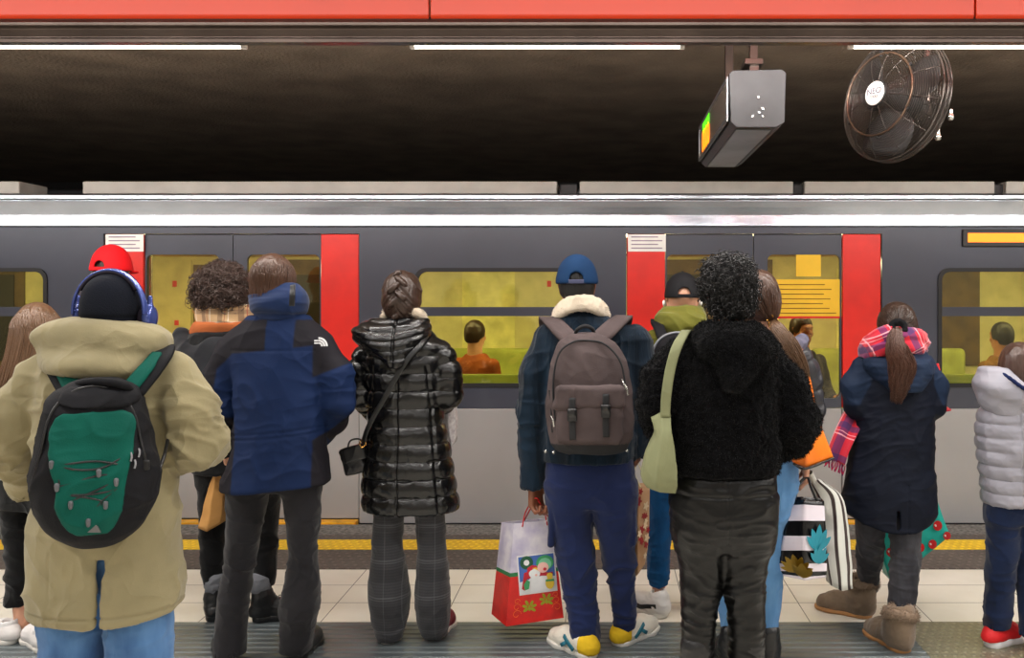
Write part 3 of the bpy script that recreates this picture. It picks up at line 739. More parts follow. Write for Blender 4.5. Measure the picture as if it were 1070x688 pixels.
# =====================================================================  PEOPLE: helpers
def skin_mat(name, col, rough=.5):
    m = mat(name, col, rough, var=.06, vs=14, bump=.15, bs=300, bdist=.001)
    b = m.node_tree.nodes['Principled BSDF']; b.inputs['Subsurface Weight'].default_value = .12; b.inputs['Subsurface Radius'].default_value = (.012, .005, .003)
    b.inputs['Subsurface Scale'].default_value = .5
    return m
SK_light = skin_mat('light skin', (214, 160, 132)); SK_mid = skin_mat('tan skin', (190, 128, 92)); SK_dark = skin_mat('brown skin', (128, 78, 54))
def hairmat(name, col, rough=.38):
    m, nt, b = new_mat(name); L = nt.links.new; tc = nd(nt, 'ShaderNodeTexCoord'); mp = nd(nt, 'ShaderNodeMapping'); mp.inputs['Scale'].default_value = (1, 1, .12)
    L(tc.outputs['Object'], mp.inputs['Vector']); n = nd(nt, 'ShaderNodeTexNoise', Scale=160., Detail=3.); L(mp.outputs[0], n.inputs['Vector'])
    mx = nd(nt, 'ShaderNodeMix', data_type='RGBA'); L(n.outputs['Fac'], mx.inputs['Factor']); c = lin(col)
    mx.inputs['A'].default_value = tuple(x*.5 for x in c[:3])+(1,); mx.inputs['B'].default_value = tuple(min(1, x*1.5) for x in c[:3])+(1,)
    L(mx.outputs['Result'], b.inputs['Base Color']); b.inputs['Roughness'].default_value = rough; b.inputs['Specular IOR Level'].default_value = .45
    bn = nd(nt, 'ShaderNodeBump', Strength=.4, Distance=.003); L(n.outputs['Fac'], bn.inputs['Height']); L(bn.outputs[0], b.inputs['Normal'])
    return m
H_black = hairmat('black hair', (16, 14, 14), .5); H_dark = hairmat('dark brown hair', (50, 34, 26)); H_brown = hairmat('brown hair', (70, 46, 33)); H_lbrown = hairmat('light brown hair', (98, 72, 52))
M_leather = mat('black leather', (22, 22, 24), .35, bump=.3, bs=120, fold=.25, fs=12)
M_rubber = mat('white rubber sole', (226, 222, 214), .6, var=.05)
M_sock = mat('grey knit', (110, 112, 118), .95, bump=.8, bs=160)
EYE = mat('eye white', (235, 232, 228), .3); IRIS = mat('dark iris', (40, 26, 18), .2); LIP = None

class Person:
    def __init__(s, label, d, cx, skin, head, yaw=0., hs=1., group=None):
        s.d = d; s.k = F/d; s.skin = skin; s.hs = hs; s.yaw = yaw
        s.root = thing('person', (X_(cx, d), d, 0), label, 'person', group)
        s.C = V(*s.W(*head)); s.fwd = V(math.sin(yaw), math.cos(yaw), 0); s.rt = V(math.cos(yaw), -math.sin(yaw), 0)
        s.fine = []
    def W(s, px, py, dy=0.):
        D = s.d+dy; return ((px-VX)*D/F, D, CH-(py-VY)*D/F)
    def H(s, x, y, z):                       # head frame: x right, y forward, z up
        return s.C+s.hs*(x*s.rt+y*s.fwd+V(0, 0, z))
    def R(s): return np.array([s.rt, s.fwd, [0, 0, 1]])
    def rows(s, rows):
        """(py, xl, xr, ry[, dy]) -> loft rows in world"""
        o = []
        for r in rows:
            dy = r[4] if len(r) > 4 else 0.; E = s.d+dy; D = s.d+(r[5] if len(r) > 5 else dy); o.append((CH-(r[0]-VY)*D/F, ((r[1]+r[2])/2-VX)*D/F, E, (r[2]-r[1])/2*D/F, r[3]))
        return o
    def legrows(s, rows, f=1.08):
        o = []
        for r in rows:
            dy = r[3] if len(r) > 3 else 0.; D = s.d+dy; rx = (r[2]-r[1])/2*D/F; o.append((CH-(r[0]-VY)*D/F, ((r[1]+r[2])/2-VX)*D/F, D, rx, rx*(r[4] if len(r) > 4 else f)))
        return o

def add_head(S, p):
    H, hs, R = p.H, p.hs, p.R(); E = lambda c, r, k=.02, op='add': S.ell(H(*c), V(*r)*hs, R, k, op)
    E((0, -.012, .03), (.075, .094, .090)); E((0, .01, -.02), (.066, .078, .085)); E((0, .045, -.075), (.044, .042, .040), .03)      # cranium, face, chin
    S.cap(H(-.03, .085, .025), H(.03, .085, .025), .012*hs, k=.02)                                  # brow
    for sx in (-1, 1):
        E((sx*.032, .092, .002), (.017, .012, .012), .012, 'sub'); E((sx*.032, .078, .002), (.0125, .0125, .0125), .002)
        E((sx*.042, .062, -.03), (.02, .02, .018), .02)
        S.cap(H(sx*.074, .0, .012), H(sx*.072, -.004, -.028), .0105*hs, .007*hs, .006); E((sx*.080, -.008, .012), (.006, .017, .022), .005)
        E((sx*.085, -.002, .005), (.006, .009, .014), .004, 'sub')
    S.cap(H(0, .088, .018), H(0, .108, -.022), .008*hs, .0125*hs, .012)
    for sx in (-1, 1): S.cap(H(sx*.011, .096, -.026), H(sx*.009, .094, -.026), .0075*hs, k=.008)
    S.cap(H(-.02, .084, -.05), H(.02, .084, -.05), .0065*hs, k=.006); S.cap(H(-.017, .083, -.060), H(.017, .083, -.060), .0075*hs, k=.006)
def add_hand(S, W, u, n, s, curl=.5, sc=1., spread=.16, k=.008):
    """W wrist, u along the hand, n palm normal (fingers curl towards it), s thumb side."""
    u = nrm(u); n = nrm(V(*n)-(V(*n)@u)*u); s = nrm(V(*s)-(V(*s)@u)*u-(V(*s)@n)*n); W = V(*W)
    for j, o in enumerate((.026, .009, -.009, -.026)):
        S.cap(W+s*o*.6*sc, W+(u*.085+s*o)*sc, .015*sc, .0115*sc, .012)
    for j, o in enumerate((.028, .0095, -.0095, -.028)):
        L = [(.040, .026, .020), (.045, .030, .022), (.041, .028, .021), (.033, .021, .018)][j]
        p = W+(u*.088+s*o)*sc; a = curl*.55+.1; r = [.0088, .0075, .0068]
        for q in range(3):
            dirv = math.cos(a)*(u+s*o*spread*8*(1 if q == 0 else .3))+math.sin(a)*n; e = p+nrm(dirv)*L[q]*sc
            S.cap(p, e, r[q]*sc, (r[q]-.0009)*sc, .003 if q else .006); p = e; a += curl*(.9 if q == 0 else .7)+.05
    p = W+(u*.025+s*.026+n*.006)*sc; a = nrm(u*.75+s*.62+n*.3); e = p+a*.042*sc; S.cap(p, e, .013*sc, .0095*sc, .012)
    b = nrm(u*.9+s*.12+n*(.2+.6*curl)); e2 = e+b*.034*sc; S.cap(e, e2, .0092*sc, .0082*sc, .004); S.cap(e2, e2+nrm(b+n*.4*curl)*.022*sc, .0082*sc, .007*sc, .003)
def body(p, sh, el, wr, hip, kn, an, hands=None, fine_hands=(), nr=.055):
    """sh..an: pairs (left, right) of world points. one continuous mesh."""
    S = Sdf(.010); add_head(S, p); H = p.H
    S.fine.append((p.C-V(.1, .13, .13), p.C+V(.1, .13, .13), .0042))
    nb = (V(*sh[0])+V(*sh[1]))/2+V(0, 0, .01)
    S.cap(H(0, -.01, -.05), nb*.5+(H(0, -.02, -.13))*.5, nr*p.hs, (nr+.004)*p.hs, .03)
    S.cap(H(0, -.015, -.1), nb, nr*p.hs, (nr+.01)*p.hs, .03)
    pc = (V(*hip[0])+V(*hip[1]))/2; ch = nb-V(0, 0, .14)
    w = np.linalg.norm(V(*sh[0])-V(*sh[1]))
    S.ell(ch, (w*.36, .085, .16), k=.05); S.cap(ch, pc+V(0, 0, .05), .085, .09, .06); S.ell(pc+V(0, 0, .09), (w*.26, .07, .08), k=.03)
    for i in (0, 1):
        sj = V(*sh[i])-V(0, 0, .012)*1; S.chain([nb-V(0, 0, .05), sj, el[i], wr[i]], [.04, .034, .030, .024], .025)
        ank = V(*an[i])
        S.chain([hip[i], kn[i], ank], [.055, .042, .032], .03)
        S.cap(ank-V(0, 0, .02), V(ank[0], ank[1]+.06, .045), .03, .026, .02)
        hd = (hands or {}).get(i)
        if hd is None:
            u = nrm(V(*wr[i])-V(*el[i])); s_ = 1 if i else -1; hd = dict(u=u, n=V(-s_, 0, 0), s=V(0, .6, .8), curl=.6)
        add_hand(S, wr[i], hd['u'], hd['n'], hd['s'], hd.get('curl', .6), hd.get('sc', .95))
        if i in fine_hands:
            c = V(*wr[i])+nrm(hd['u'])*.07; S.fine.append((c-.1, c+.1, .0026))
    return S.build('body', [p.skin], p.root, smooth=1)
def eyes(p):
    pass

def foot(p, x, y, ang, L=.27, style='sneaker', mats=None, w=.048, shaft=.0, tilt=0., name='shoe', sr=.05, solez=.028, col=None):
    """heel centre at (x, y) on the floor; ang measured from straight away, positive to the viewer's right"""
    f = V(math.sin(ang), math.cos(ang), 0); r = V(math.cos(ang), -math.sin(ang), 0); o = V(x, y, 0); G = lambda a, b, c: o+r*a+f*b+V(0, 0, c)
    up, so = mats[0], mats[1]
    S = Sdf(.0045)
    top = .075 if style == 'sneaker' else .10
    S.cap(G(0, .03, .055), G(0, .0-.0, .05), w*.86, w*.80, .02); S.cap(G(0, .02, .05), G(.004, L*.62, .045), w*.86, w*.95, .02)
    S.cap(G(.004, L*.62, .042), G(.0, L-.05, .036), w*.95, w*.78, .02)
    S.cap(G(0, .035, .06), G(0, .03, top), w*.80, w*.74, .03)
    S.cap(G(0, .07, .09 if style != 'sneaker' else .075), G(0, L*.55, .06), w*.62, w*.6, .04)
    if shaft: S.chain([G(0, .035, .07), G(0, .03, shaft*.6), G(0, .02, shaft)], [sr*.92, sr, sr*1.05], .03)
    def cut(X, Y, Z): return Z-(solez-.006)+0*X+0*Y
    S.add(o-.4, o+.4, cut, .004, 'sub')
    if shaft or style != 'x': S.cap(G(0, .032, (shaft or top)+.0), G(0, .032, (shaft or top)+.08), (sr*.8 if shaft else w*.58), k=.006, op='sub')
    j = [(G(0, .05, .1), .08, .004)]
    sh_ = S.build(name, [up]+([mats[2]] if len(mats) > 2 else []), p.root, disp=cloth(.0015, (20, 20, 40), j, seed=3, fine=.0005), smooth=1,
                  pick=(lambda Pc: ((Pc-o)@f < .035).astype(int)) if len(mats) > 2 else None)
    T = Sdf(.004)
    T.cap(G(0, .025, .02), G(.003, L*.35, .02), w*.95, w*.84, .01); T.cap(G(.003, L*.35, .02), G(.003, L*.68, .02), w*.84, w*1.04, .02); T.cap(G(.003, L*.68, .02), G(0, L-.045, .02), w*1.04, w*.86, .02)
    T.add(o-.4, o+.4, lambda X, Y, Z: (solez-Z)+0*X+0*Y, .003, 'sub')
    T.add(o-.4, o+.4, lambda X, Y, Z: Z-.002+0*X+0*Y, .003, 'sub')
    T.build('sole', [so], sh_, smooth=1)
    sh_['_g'] = 0; del sh_['_g']
    return sh_, G
def laces(sh, G, m, z0=.10, z1=.075, y0=.075, n=4, w=.02):
    pth = []
    for i in range(n):
        y = y0+i*.02; z = z0-(z0-z1)*i/(n-1); s = 1 if i % 2 else -1
        pth.append([G(-w*s, y, z-.004), G(0, y+.006, z+.003), G(w*s, y+.012, z-.004)])
    tube_obj('laces', pth, .0025, m, sh, 6)

# ---- hair
def scalp_pts(p, n, r=(.080, .098, .098), c=(0, -.012, .03), seed=1, zmin=-.6, front=.55):
    g = np.random.default_rng(seed); o = []
    while len(o) < n:
        v = nrm(g.normal(size=3))
        if v[2] < zmin or (v[1] > front and v[2] < .45) or (v[1] > -.1 and v[2] < -.25): continue
        o.append(v)
    v = np.array(o); q = v*V(*r)+V(*c)
    return p.C+p.hs*(q[:, :1]*p.rt+q[:, 1:2]*p.fwd+q[:, 2:3]*V(0, 0, 1)), v[:, :1]*p.rt+v[:, 1:2]*p.fwd+v[:, 2:3]*V(0, 0, 1)
def hair_cap(p, m, grow=.008, low=-.06, curls=0, extra=None, face=True, cr=.010, cl=.022, seed=1, top=0., disp=None, name='hair', vox=.005, zmin=-.6):
    S = Sdf(vox); R = p.R(); g = grow
    S.ell(p.H(0, -.014, .032+top/2), V(.075+g, .094+g, .090+g+top/2)*p.hs, R); S.ell(p.H(0, -.03, -.02), V(.068+g, .072+g, .075+g)*p.hs, R, .03)
    if extra: extra(S)
    if face: S.box(p.H(0, .13, -.06), V(.12, .075, .105)*p.hs, .02, R, .015, 'sub'); S.box(p.H(0, .06, -.10), V(.12, .09, .07)*p.hs, .02, R, .015, 'sub')
    S.box(p.H(0, 0, low-.2), V(.2, .2, .2)*p.hs, .01, R, .02, 'sub')
    ex = None
    if curls:
        def ex(P, N, Q):
            gg = np.random.default_rng(seed); idx = gg.choice(len(P), curls); base = P[idx]; nn = N[idx]; M = 15
            t = np.linspace(0, 1, M)[None, :, None]; ph = gg.random((curls, 1, 1))*6.28
            a = np.cross(nn, gg.normal(size=(curls, 3))); a /= np.linalg.norm(a, axis=1)[:, None]+1e-9; b = np.cross(nn, a)
            rr = cr*(.6+.8*gg.random((curls, 1, 1))); turns = 1.2+1.2*gg.random((curls, 1, 1)); ln = cl*(.4+gg.random((curls, 1, 1)))
            drift = gg.normal(size=(curls, 1, 3))*.012-np.array([0, 0, .008])
            pa = base[:, None]-nn[:, None]*.004+nn[:, None]*ln*np.sin(t*2.2)+rr*(np.cos(ph+turns*6.28*t)*a[:, None]+np.sin(ph+turns*6.28*t)*b[:, None])+drift*t
            rad = (.0024*(1-.6*t[..., 0]**2))*np.ones((curls, 1))
            return tubes(pa, rad, 4)
    return S.build(name, [m], p.root, disp=disp or (lambda P, N: .002*ridge(P, (60, 60, 18), 2)), smooth=1, extra=ex)
def strands_on(name, p, m, paths, r=.0017, taper=.5, sides=4):
    P = np.array(paths); n, M = P.shape[:2]; t = np.linspace(0, 1, M)
    v, q = tubes(P, np.tile(r*(1-taper*t**2), (n, 1)), sides); return link(name, np_mesh(v, q), m, p.root)
def tail_paths(spine, radii, n, seed=3, M=26, wav=.004, tip=.03, flat_=(1, 1)):
    g = np.random.default_rng(seed); sp = smooth_path(spine, M); rd = np.interp(np.linspace(0, 1, M), np.linspace(0, 1, len(radii)), radii)
    T = np.gradient(sp, axis=0); T /= np.linalg.norm(T, axis=1)[:, None]; A = np.cross(T, (0, 1, 0)); A /= np.linalg.norm(A, axis=1)[:, None]; B = np.cross(T, A)
    out = []
    for i in range(n):
        a = g.random()*6.28; q = math.sqrt(g.random()); end = 1-g.random()*.22; tw = g.normal()*.5; ph = g.random()*6.28
        t = np.linspace(0, end, M); k = t*(M-1); j = np.minimum(k.astype(int), M-2); u = (k-j)[:, None]
        c = sp[j]*(1-u)+sp[j+1]*u; aa = A[j]; bb = B[j]; r_ = rd[j]*(1-u[:, 0])+rd[j+1]*u[:, 0]
        ang = a+tw*t
        pt_ = c+(np.cos(ang)*r_*q*flat_[0]+wav*np.sin(9*t+ph))[:, None]*aa+(np.sin(ang)*r_*q*flat_[1])[:, None]*bb
        out.append(pt_)
    return out
def tufts(n, ln=.007, r=.0012, seed=5):
    def ex(P, N, Q):
        g = np.random.default_rng(seed); f = Q[g.integers(0, len(Q), n)]; w = g.dirichlet((1, 1, 1, 1), n)
        base = (P[f]*w[..., None]).sum(1); nn = (N[f]*w[..., None]).sum(1); d = nn+g.normal(size=nn.shape)*.55-np.array([0, 0, .25]); d /= np.linalg.norm(d, axis=1)[:, None]
        d2 = d+g.normal(size=nn.shape)*.6; d2 /= np.linalg.norm(d2, axis=1)[:, None]
        L = ln*(.5+g.random((n, 1)))
        pa = np.stack([base-nn*.001, base+d*L*.6, base+d*L*.6+d2*L*.6], 1)
        return tubes(pa, np.tile([r, r*.8, r*.25], (n, 1)), 4)
    return ex
def surf(rows, n, z, fx, off=.004):
    A = np.array(sorted(rows)); cx, cy, rx, ry = (np.interp(z, A[:, 0], A[:, j]) for j in (1, 2, 3, 4)); return V(cx+fx*rx*1.0, cy-ry*(1-abs(fx)**n)**(1/n)-off, z)
def hollow(S, rows, inset=.014, h=.05, **kw):
    """carve the open hem of a garment"""
    A = sorted(rows); z0 = A[0][0]; r0 = A[0]
    S.loft([(z0-.03, r0[1], r0[2], r0[3]-inset, r0[4]-inset), (z0+h*.5, r0[1], r0[2], r0[3]-inset, r0[4]-inset), (z0+h, r0[1], r0[2], (r0[3]-inset)*.85, (r0[4]-inset)*.85)], op='sub', k=.004, **kw)
# =====================================================================  GARMENTS AND BAGS: helpers
def pp(p, P):
    """garment coordinates: metres scaled to the person's own size (x, downwards z)"""
    return VX+P[:, 0]*p.k, VY+(CH-P[:, 2])*p.k
def garment(p, name, m, rows=None, arms=(), quilt=None, hem_h=.06, inset=.016, vox=.006, disp=None, extra=None, k=.035, n=2.3, hemf=None, paint=None, mats=None, pick=None, ex=None, cuff=True, smooth=1, hol=True, armk=.03, label=None, fab=None, post=None):
    S = Sdf(vox)
    if rows:
        R_ = p.rows(rows); S.loft(R_, n=n, k=k, quilt=quilt, hem=hemf)
    for pts, rs, *q in arms:
        S.chain(pts, rs, armk, .02, quilt=(q[0] if q else None))
    if extra: extra(S)
    if rows and hol: hollow(S, R_, inset, hem_h)
    if cuff:
        for pts, rs, *q in arms:
            a, b = V(*pts[-2]), V(*pts[-1]); u = nrm(b-a); S.cap(b-u*.012, b+u*(rs[-1]+.03), rs[-1]-.009, k=.004, op='sub')
    if post: post(S)
    return S.build(name, mats or [m], p.root, disp=disp, paint=paint, pick=pick, extra=ex, smooth=smooth, label=label, fab=fab)
def trousers(p, name, m, hipr, left, right, vox=.006, disp=None, k=.05, f=1.08, extra=None, mats=None, pick=None, fab=None, hol=True):
    S = Sdf(vox); S.loft(p.rows(hipr), n=2.4, k=.03)
    for L in (left, right):
        r = p.legrows(L, f); S.loft(r, n=2.1, k=k, rnd=.006)
        if hol:
            a = sorted(r)[0]; S.loft([(a[0]-.03, a[1], a[2], a[3]-.008, a[4]-.008), (a[0]+.03, a[1], a[2], a[3]-.008, a[4]-.008)], k=.004, op='sub')
    if extra: extra(S)
    return S.build(name, mats or [m], p.root, disp=disp, pick=pick, fab=fab)
def shopbag(name, L, M_, R, depth, m, root_at, label, cat, group=None, top=.7, closed_top=False, nr=22, wr_=.004, seed=1, thick=.0, back=(0, 1, 0)):
    """L, M_, R: left edge, front fold and right edge from top to bottom, world points; the bag is `depth` deep behind them"""
    P = [smooth_path(q, nr) if len(q) > 2 else np.linspace(V(*q[0]), V(*q[1]), nr) for q in (L, M_, R)]
    t = np.linspace(0, 1, nr)[:, None]; dd = V(*back)*(depth*(top+(1-top)*np.minimum(1, t*1.6)))
    nu = 9
    def seg(a, b, n=nu): return [a*(1-u)+b*u for u in np.linspace(0, 1, n)[:-1]]
    lp = seg(P[0], P[1])+seg(P[1], P[2])+seg(P[2], P[2]+dd)+seg(P[2]+dd, P[1]+dd*1.1)+seg(P[1]+dd*1.1, P[0]+dd)+seg(P[0]+dd, P[0])
    G = np.stack(lp, 1); n = G.shape[1]; Vt = G.reshape(-1, 3)
    if wr_: 
        w = wr_*noise(Vt, (9, 9, 16), seed)+wr_*.5*noise(Vt, (30, 30, 30), seed+1); Vt = Vt+w[:, None]*V(.5, 1, 0)
    q = [(i*n+j, (i+1)*n+j, (i+1)*n+(j+1) % n, i*n+(j+1) % n) for i in range(nr-1) for j in range(n)]
    tri = []; c = len(Vt); Vt = np.concatenate([Vt, [Vt[(nr-1)*n:].mean(0)]])
    tri += [((nr-1)*n+j, c, (nr-1)*n+(j+1) % n) for j in range(n)]
    if closed_top: Vt = np.concatenate([Vt, [Vt[:n].mean(0)]]); tri += [(j, (j+1) % n, c+1) for j in range(n)]
    me = np_mesh(Vt, q, tri)
    uv = np.stack([np.tile(np.arange(n)/n, nr), np.repeat(np.linspace(0, 1, nr), n)], 1); uv = np.concatenate([uv, [[.5, 1]]]+([[[.5, 0]]] if closed_top else []))
    root = thing(name, root_at, label, cat, group); set_fab(me, uv)
    o = link('bag_body', me, m, root)
    s = o.modifiers.new('s', 'SOLIDIFY'); s.thickness = .0025
    return root, P, dd
def nums(pts, p, dy=0): return [p.W(*q) if len(q) == 3 else p.W(q[0], q[1], dy) for q in pts]
M_twill = lambda n, c, **k: mat(n, c, k.pop('rough', .85), bump=.35, bs=260, sheen=.15, fold=k.pop('fold', .25), fs=k.pop('fs', 11.), **k)
def denim(name, c1, c2, vs=9):
    m = mat(name, c1, .85, col2=c2, vs=vs, bump=.4, bs=300, sheen=.1, stretch=(1, 1, .35), fold=.3, fs=16); return m
def clip_rows(S, p, rows, dyc, front=True, k=.003, ym=None):
    """keep only what lies inside the outline rows (py, xl, xr) at depth offset dyc, on the viewer's side"""
    D = p.d+dyc; A = np.array(sorted([(CH-(r[0]-VY)*D/F, (r[1]-VX)*D/F, (r[2]-VX)*D/F) for r in rows]))
    def fn(X, Y, Z):
        xl = np.interp(Z, A[:, 0], A[:, 1]); xr = np.interp(Z, A[:, 0], A[:, 2])
        d = np.maximum(np.maximum(xl-X, X-xr), np.maximum(A[0, 0]-Z, Z-A[-1, 0])); d = np.maximum(d, Y-(p.d+(ym if ym is not None else dyc))); return -d
    return S.add((-20, -20, -20), (20, 20, 20), fn, k, 'sub')
def normals(*a): return [V(*x) for x in a]

# ===================================================================== person with headphones (P1)
p = P1 = Person('person seen from behind in a long beige hooded parka, dark beanie and light blue jeans', 2.98, 120, SK_dark, (120, 328))
W = p.W
sh = [W(52, 392, 0), W(180, 392, 0)]; el = [W(8, 462, .02), W(207, 460, .02)]; wr = [W(40, 500, .24), W(180, 478, .24)]
hip = [W(82, 575), W(146, 575)]; kn = [W(78, 690, .02), W(146, 690, .02)]; an = [(W(76, 700)[0], 2.98, .08), (W(147, 700)[0], 2.98, .08)]
body(p, sh, el, wr, hip, kn, an)
M_parka = M_twill('beige cotton canvas', (144, 134, 102), var=.10, vs=3.5, fold=.45)
zy = CH-(412-VY)/p.k
rows = [(352, 96, 142, .08), (358, 70, 165, .10), (372, 52, 182, .125), (400, 42, 186, .145), (440, 44, 178, .15), (480, 42, 177, .15), (520, 40, 181, .155), (560, 38, 183, .165), (600, 36, 187, .17), (628, 37, 187, .175), (636, 38, 186, .175)]
slit = lambda S: S.box(W(101, 624, -.17), (.015, .06, .115), .002, k=.008, op='sub')
dj = cloth(.010, (6, 6, 9), [(el[0], .14, .014), (el[1], .14, .014), (W(175, 440), .10, .012), (W(60, 440), .08, .01)], seed=2)
def crease(P):
    X, Y = pp(p, P); d = -.004*np.exp(-((Y-412)/1.2)**2)*((X > 20) & (X < 200)); d += -.003*np.exp(-((Y-628)/1.1)**2); d += -.003*np.exp(-((X-82)/1.0)**2)*(Y > 560)+-.003*np.exp(-((Y-628)/1.)**2)
    return d
garment(p, 'parka', M_parka, rows, [([sh[0], W(20, 430, 0), el[0], W(30, 505, .20)], [.082, .088, .082, .062]), ([sh[1], W(198, 425, 0), el[1], W(186, 478, .2)], [.082, .086, .084, .065])],
        hem_h=.20, vox=.0065, disp=lambda P, N: dj(P, N)+crease(P), hemf=lambda X, Y: CH-(633-VY)/p.k+.06*(X-(100-VX)/p.k)+.02*np.sin(5*X), post=slit)
def hoodx(S):
    S.ell(W(107, 366, -.05), (.20, .135, .095), k=.03); S.ell(W(105, 382, -.12), (.13, .09, .07), k=.05)
    S.ell(W(66, 352, .0), (.075, .11, .05), k=.05); S.ell(W(148, 358, .0), (.08, .11, .055), k=.05)
    S.ell(W(112, 338, .07), (.105, .115, .10), k=.03, op='sub')
def hd(P, N):
    X, Y = pp(p, P); Q = P+.03*np.stack([noise(P, 6, 1)]*3, -1)
    return .010*ridge(Q, (5, 5, 12), 8)+.021*np.sin(.17*(Y-.0018*(X-107)**2*1.0))*np.exp(-((X-107)/60)**2)+.002*ridge(P, (20, 20, 30), 3)
garment(p, 'parka_hood', M_parka, None, (), disp=hd, extra=hoodx, vox=.006)
M_jean1 = denim('washed blue denim', (90, 130, 178), (32, 64, 110), 7)
trousers(p, 'jeans', M_jean1, [(540, 52, 176, .12), (575, 50, 178, .125), (610, 48, 180, .11)],
         [(590, 48, 113), (640, 45, 111), (688, 49, 104, 0), (740, 54, 98), (797, 54, 100)], [(590, 113, 179), (640, 113, 178), (688, 117, 177), (740, 122, 172), (797, 122, 172)],
         disp=cloth(.005, (7, 7, 12), [(kn[0], .12, .01), (kn[1], .12, .01)], 4), k=.03)
M_shoeb = mat('dark shoe leather', (40, 38, 38), .5)
for a_, x in ((-.2, 76), (.2, 147)): foot(p, W(x, 700)[0], 2.98-.05, a_, .28, 'sneaker', (M_shoeb, M_rubber))
M_bean = mat('dark navy knit', (16, 19, 28), .95, bump=.9, bs=220, sheen=.0, var=.1)
S = Sdf(.005); R = p.R()
S.ell(p.H(0, -.014, .045), (.090, .108, .094), R); S.ell(p.H(0, -.02, .0), (.086, .106, .075), R, .03)
S.box(p.H(0, .16, -.06), (.13, .10, .09), .02, R, .01, 'sub'); S.box(p.H(0, 0, -.21), (.2, .2, .15), .01, R, .01, 'sub')
S.build('beanie', [M_bean], p.root, disp=lambda P, N: .0035*np.exp(-((P[:, 2]-p.C[2]+.012)/.006)**2)*-1+.002*noise(P, 12))
# headphones
HB = mat('blue satin plastic', (66, 82, 150), .22, metal=.4, coat=.4, var=.03); HD = mat('dark cushion', (28, 22, 34), .7)
hp = thing('headphones', W(120, 300), 'blue over-ear headphones worn over the dark beanie', 'headphones')
sx_ = .120; arc = [p.H(sx_*math.cos(t)*(1.0), -.035, .005+.142*math.sin(t)) for t in np.linspace(-.05, PI+.05, 19)]
strip('headband', arc, .019, normals(*[nrm(q-p.H(0, 0, .0)) for q in arc[::3]]), .008, HB, hp)
strip('band_cushion', [p.H((sx_-.008)*math.cos(t), -.035, .005+.133*math.sin(t)) for t in np.linspace(.6, PI-.6, 11)], .022, normals(*[(math.cos(t), 0, math.sin(t)) for t in np.linspace(.6, PI-.6, 5)]), .010, HD, hp)
for s_ in (-1, 1):
    S = Sdf(.0035); S.ell(p.H(s_*.116, .004, -.012), (.020, .040, .044)); S.cap(p.H(s_*.118, 0, .02), p.H(s_*.119, 0, .055), .010, .008, .01)
    S.build('ear_cup', [HB], hp)
    S = Sdf(.004); S.ell(p.H(s_*.099, .004, -.014), (.018, .038, .042)); S.build('ear_cushion', [HD], hp)
tube_obj('yellow_mark', [[p.H(.108, -.018, .05), p.H(.112, -.02, .042), p.H(.114, -.02, .028), p.H(.112, -.02, .02)]], .0025, mat('yellow print', (214, 178, 40), .5), hp)
# backpack 1
M_bag1 = mat('black backpack nylon', (18, 18, 22), .75, var=.12, bump=.5, bs=300, fold=.3, fs=10); M_green = mat('deep green ripstop', (0, 80, 68), .75, var=.08, bump=.4, bs=260, fold=.3, fs=9)
bp = thing('backpack', W(100, 570, -.25), 'black backpack with a deep green front panel and criss-cross cord, on the beige parka', 'backpack')
br = [(398, 88, 134, .04, -.22, -.29), (403, 72, 148, .07, -.22, -.29), (414, 62, 156, .10, -.24, -.29), (432, 52, 161, .125, -.25, -.29), (460, 46, 165, .14, -.26, -.29), (486, 40, 168, .15, -.26, -.29), (496, 32, 169, .15, -.26, -.29), (520, 35, 166, .15, -.26, -.29), (545, 44, 160, .145, -.26, -.29), (560, 58, 150, .13, -.25, -.29), (568, 74, 138, .11, -.24, -.29), (573, 90, 126, .08, -.24, -.29)]
# measured in the plane of the bag's own middle
dK = cloth(.006, (7, 7, 9), [(W(45, 520, -.3), .09, .008), (W(155, 520, -.3), .09, .008)], 9)
YW = .42; cyw, syw = math.cos(YW), math.sin(YW); c0 = V(*W(101, 480, -.25)); cf = math.cos(.50)*1.0
BR = [(CH-(r[0]-VY)*(c0[1]-.06)/F, c0[0], c0[1], (r[2]-r[1])/2*(c0[1]-.04)/F*cf, r[3]) for r in br]
def pbag(S, g=0.): S.loft([(a, b_, c_, d_+g, e_+g) for a, b_, c_, d_, e_ in BR], n=3., rnd=.03, yaw=YW)
def bsurf(z, fx, off=.004):
    A = np.array(sorted(BR)); rx, ry = np.interp(z, A[:, 0], A[:, 3]), np.interp(z, A[:, 0], A[:, 4]); lx, ly = fx*rx, -ry*(1-abs(fx)**3.)**(1/3.)-off
    return V(c0[0]+lx*cyw-ly*syw, c0[1]+lx*syw+ly*cyw, z)
DF_ = c0[1]-.13
def sf(px, py, off=.006):
    z = CH-(py-VY)*DF_/F; A = np.array(sorted(BR)); rx = np.interp(z, A[:, 0], A[:, 3]); return bsurf(z, max(-.93, min(.93, (px-100)*DF_/F*cf/rx)), off)
def bclip(S, rows):
    A = np.array(sorted([(CH-(r[0]-VY)*DF_/F, (r[1]-100)*DF_/F*cf, (r[2]-100)*DF_/F*cf) for r in rows]))
    def fn(X, Y, Z):
        lx = (X-c0[0])*cyw+(Y-c0[1])*syw; ly = -(X-c0[0])*syw+(Y-c0[1])*cyw; xl = np.interp(Z, A[:, 0], A[:, 1]); xr = np.interp(Z, A[:, 0], A[:, 2])
        d = np.maximum(np.maximum(xl-lx, lx-xr), np.maximum(A[0, 0]-Z, Z-A[-1, 0])); return -np.maximum(d, ly)
    return S.add((-20, -20, -20), (20, 20, 20), fn, .003, 'sub')
S = Sdf(.006); pbag(S); S.build('pack_body', [M_bag1], bp, disp=dK)
S = Sdf(.005); pbag(S, .006)
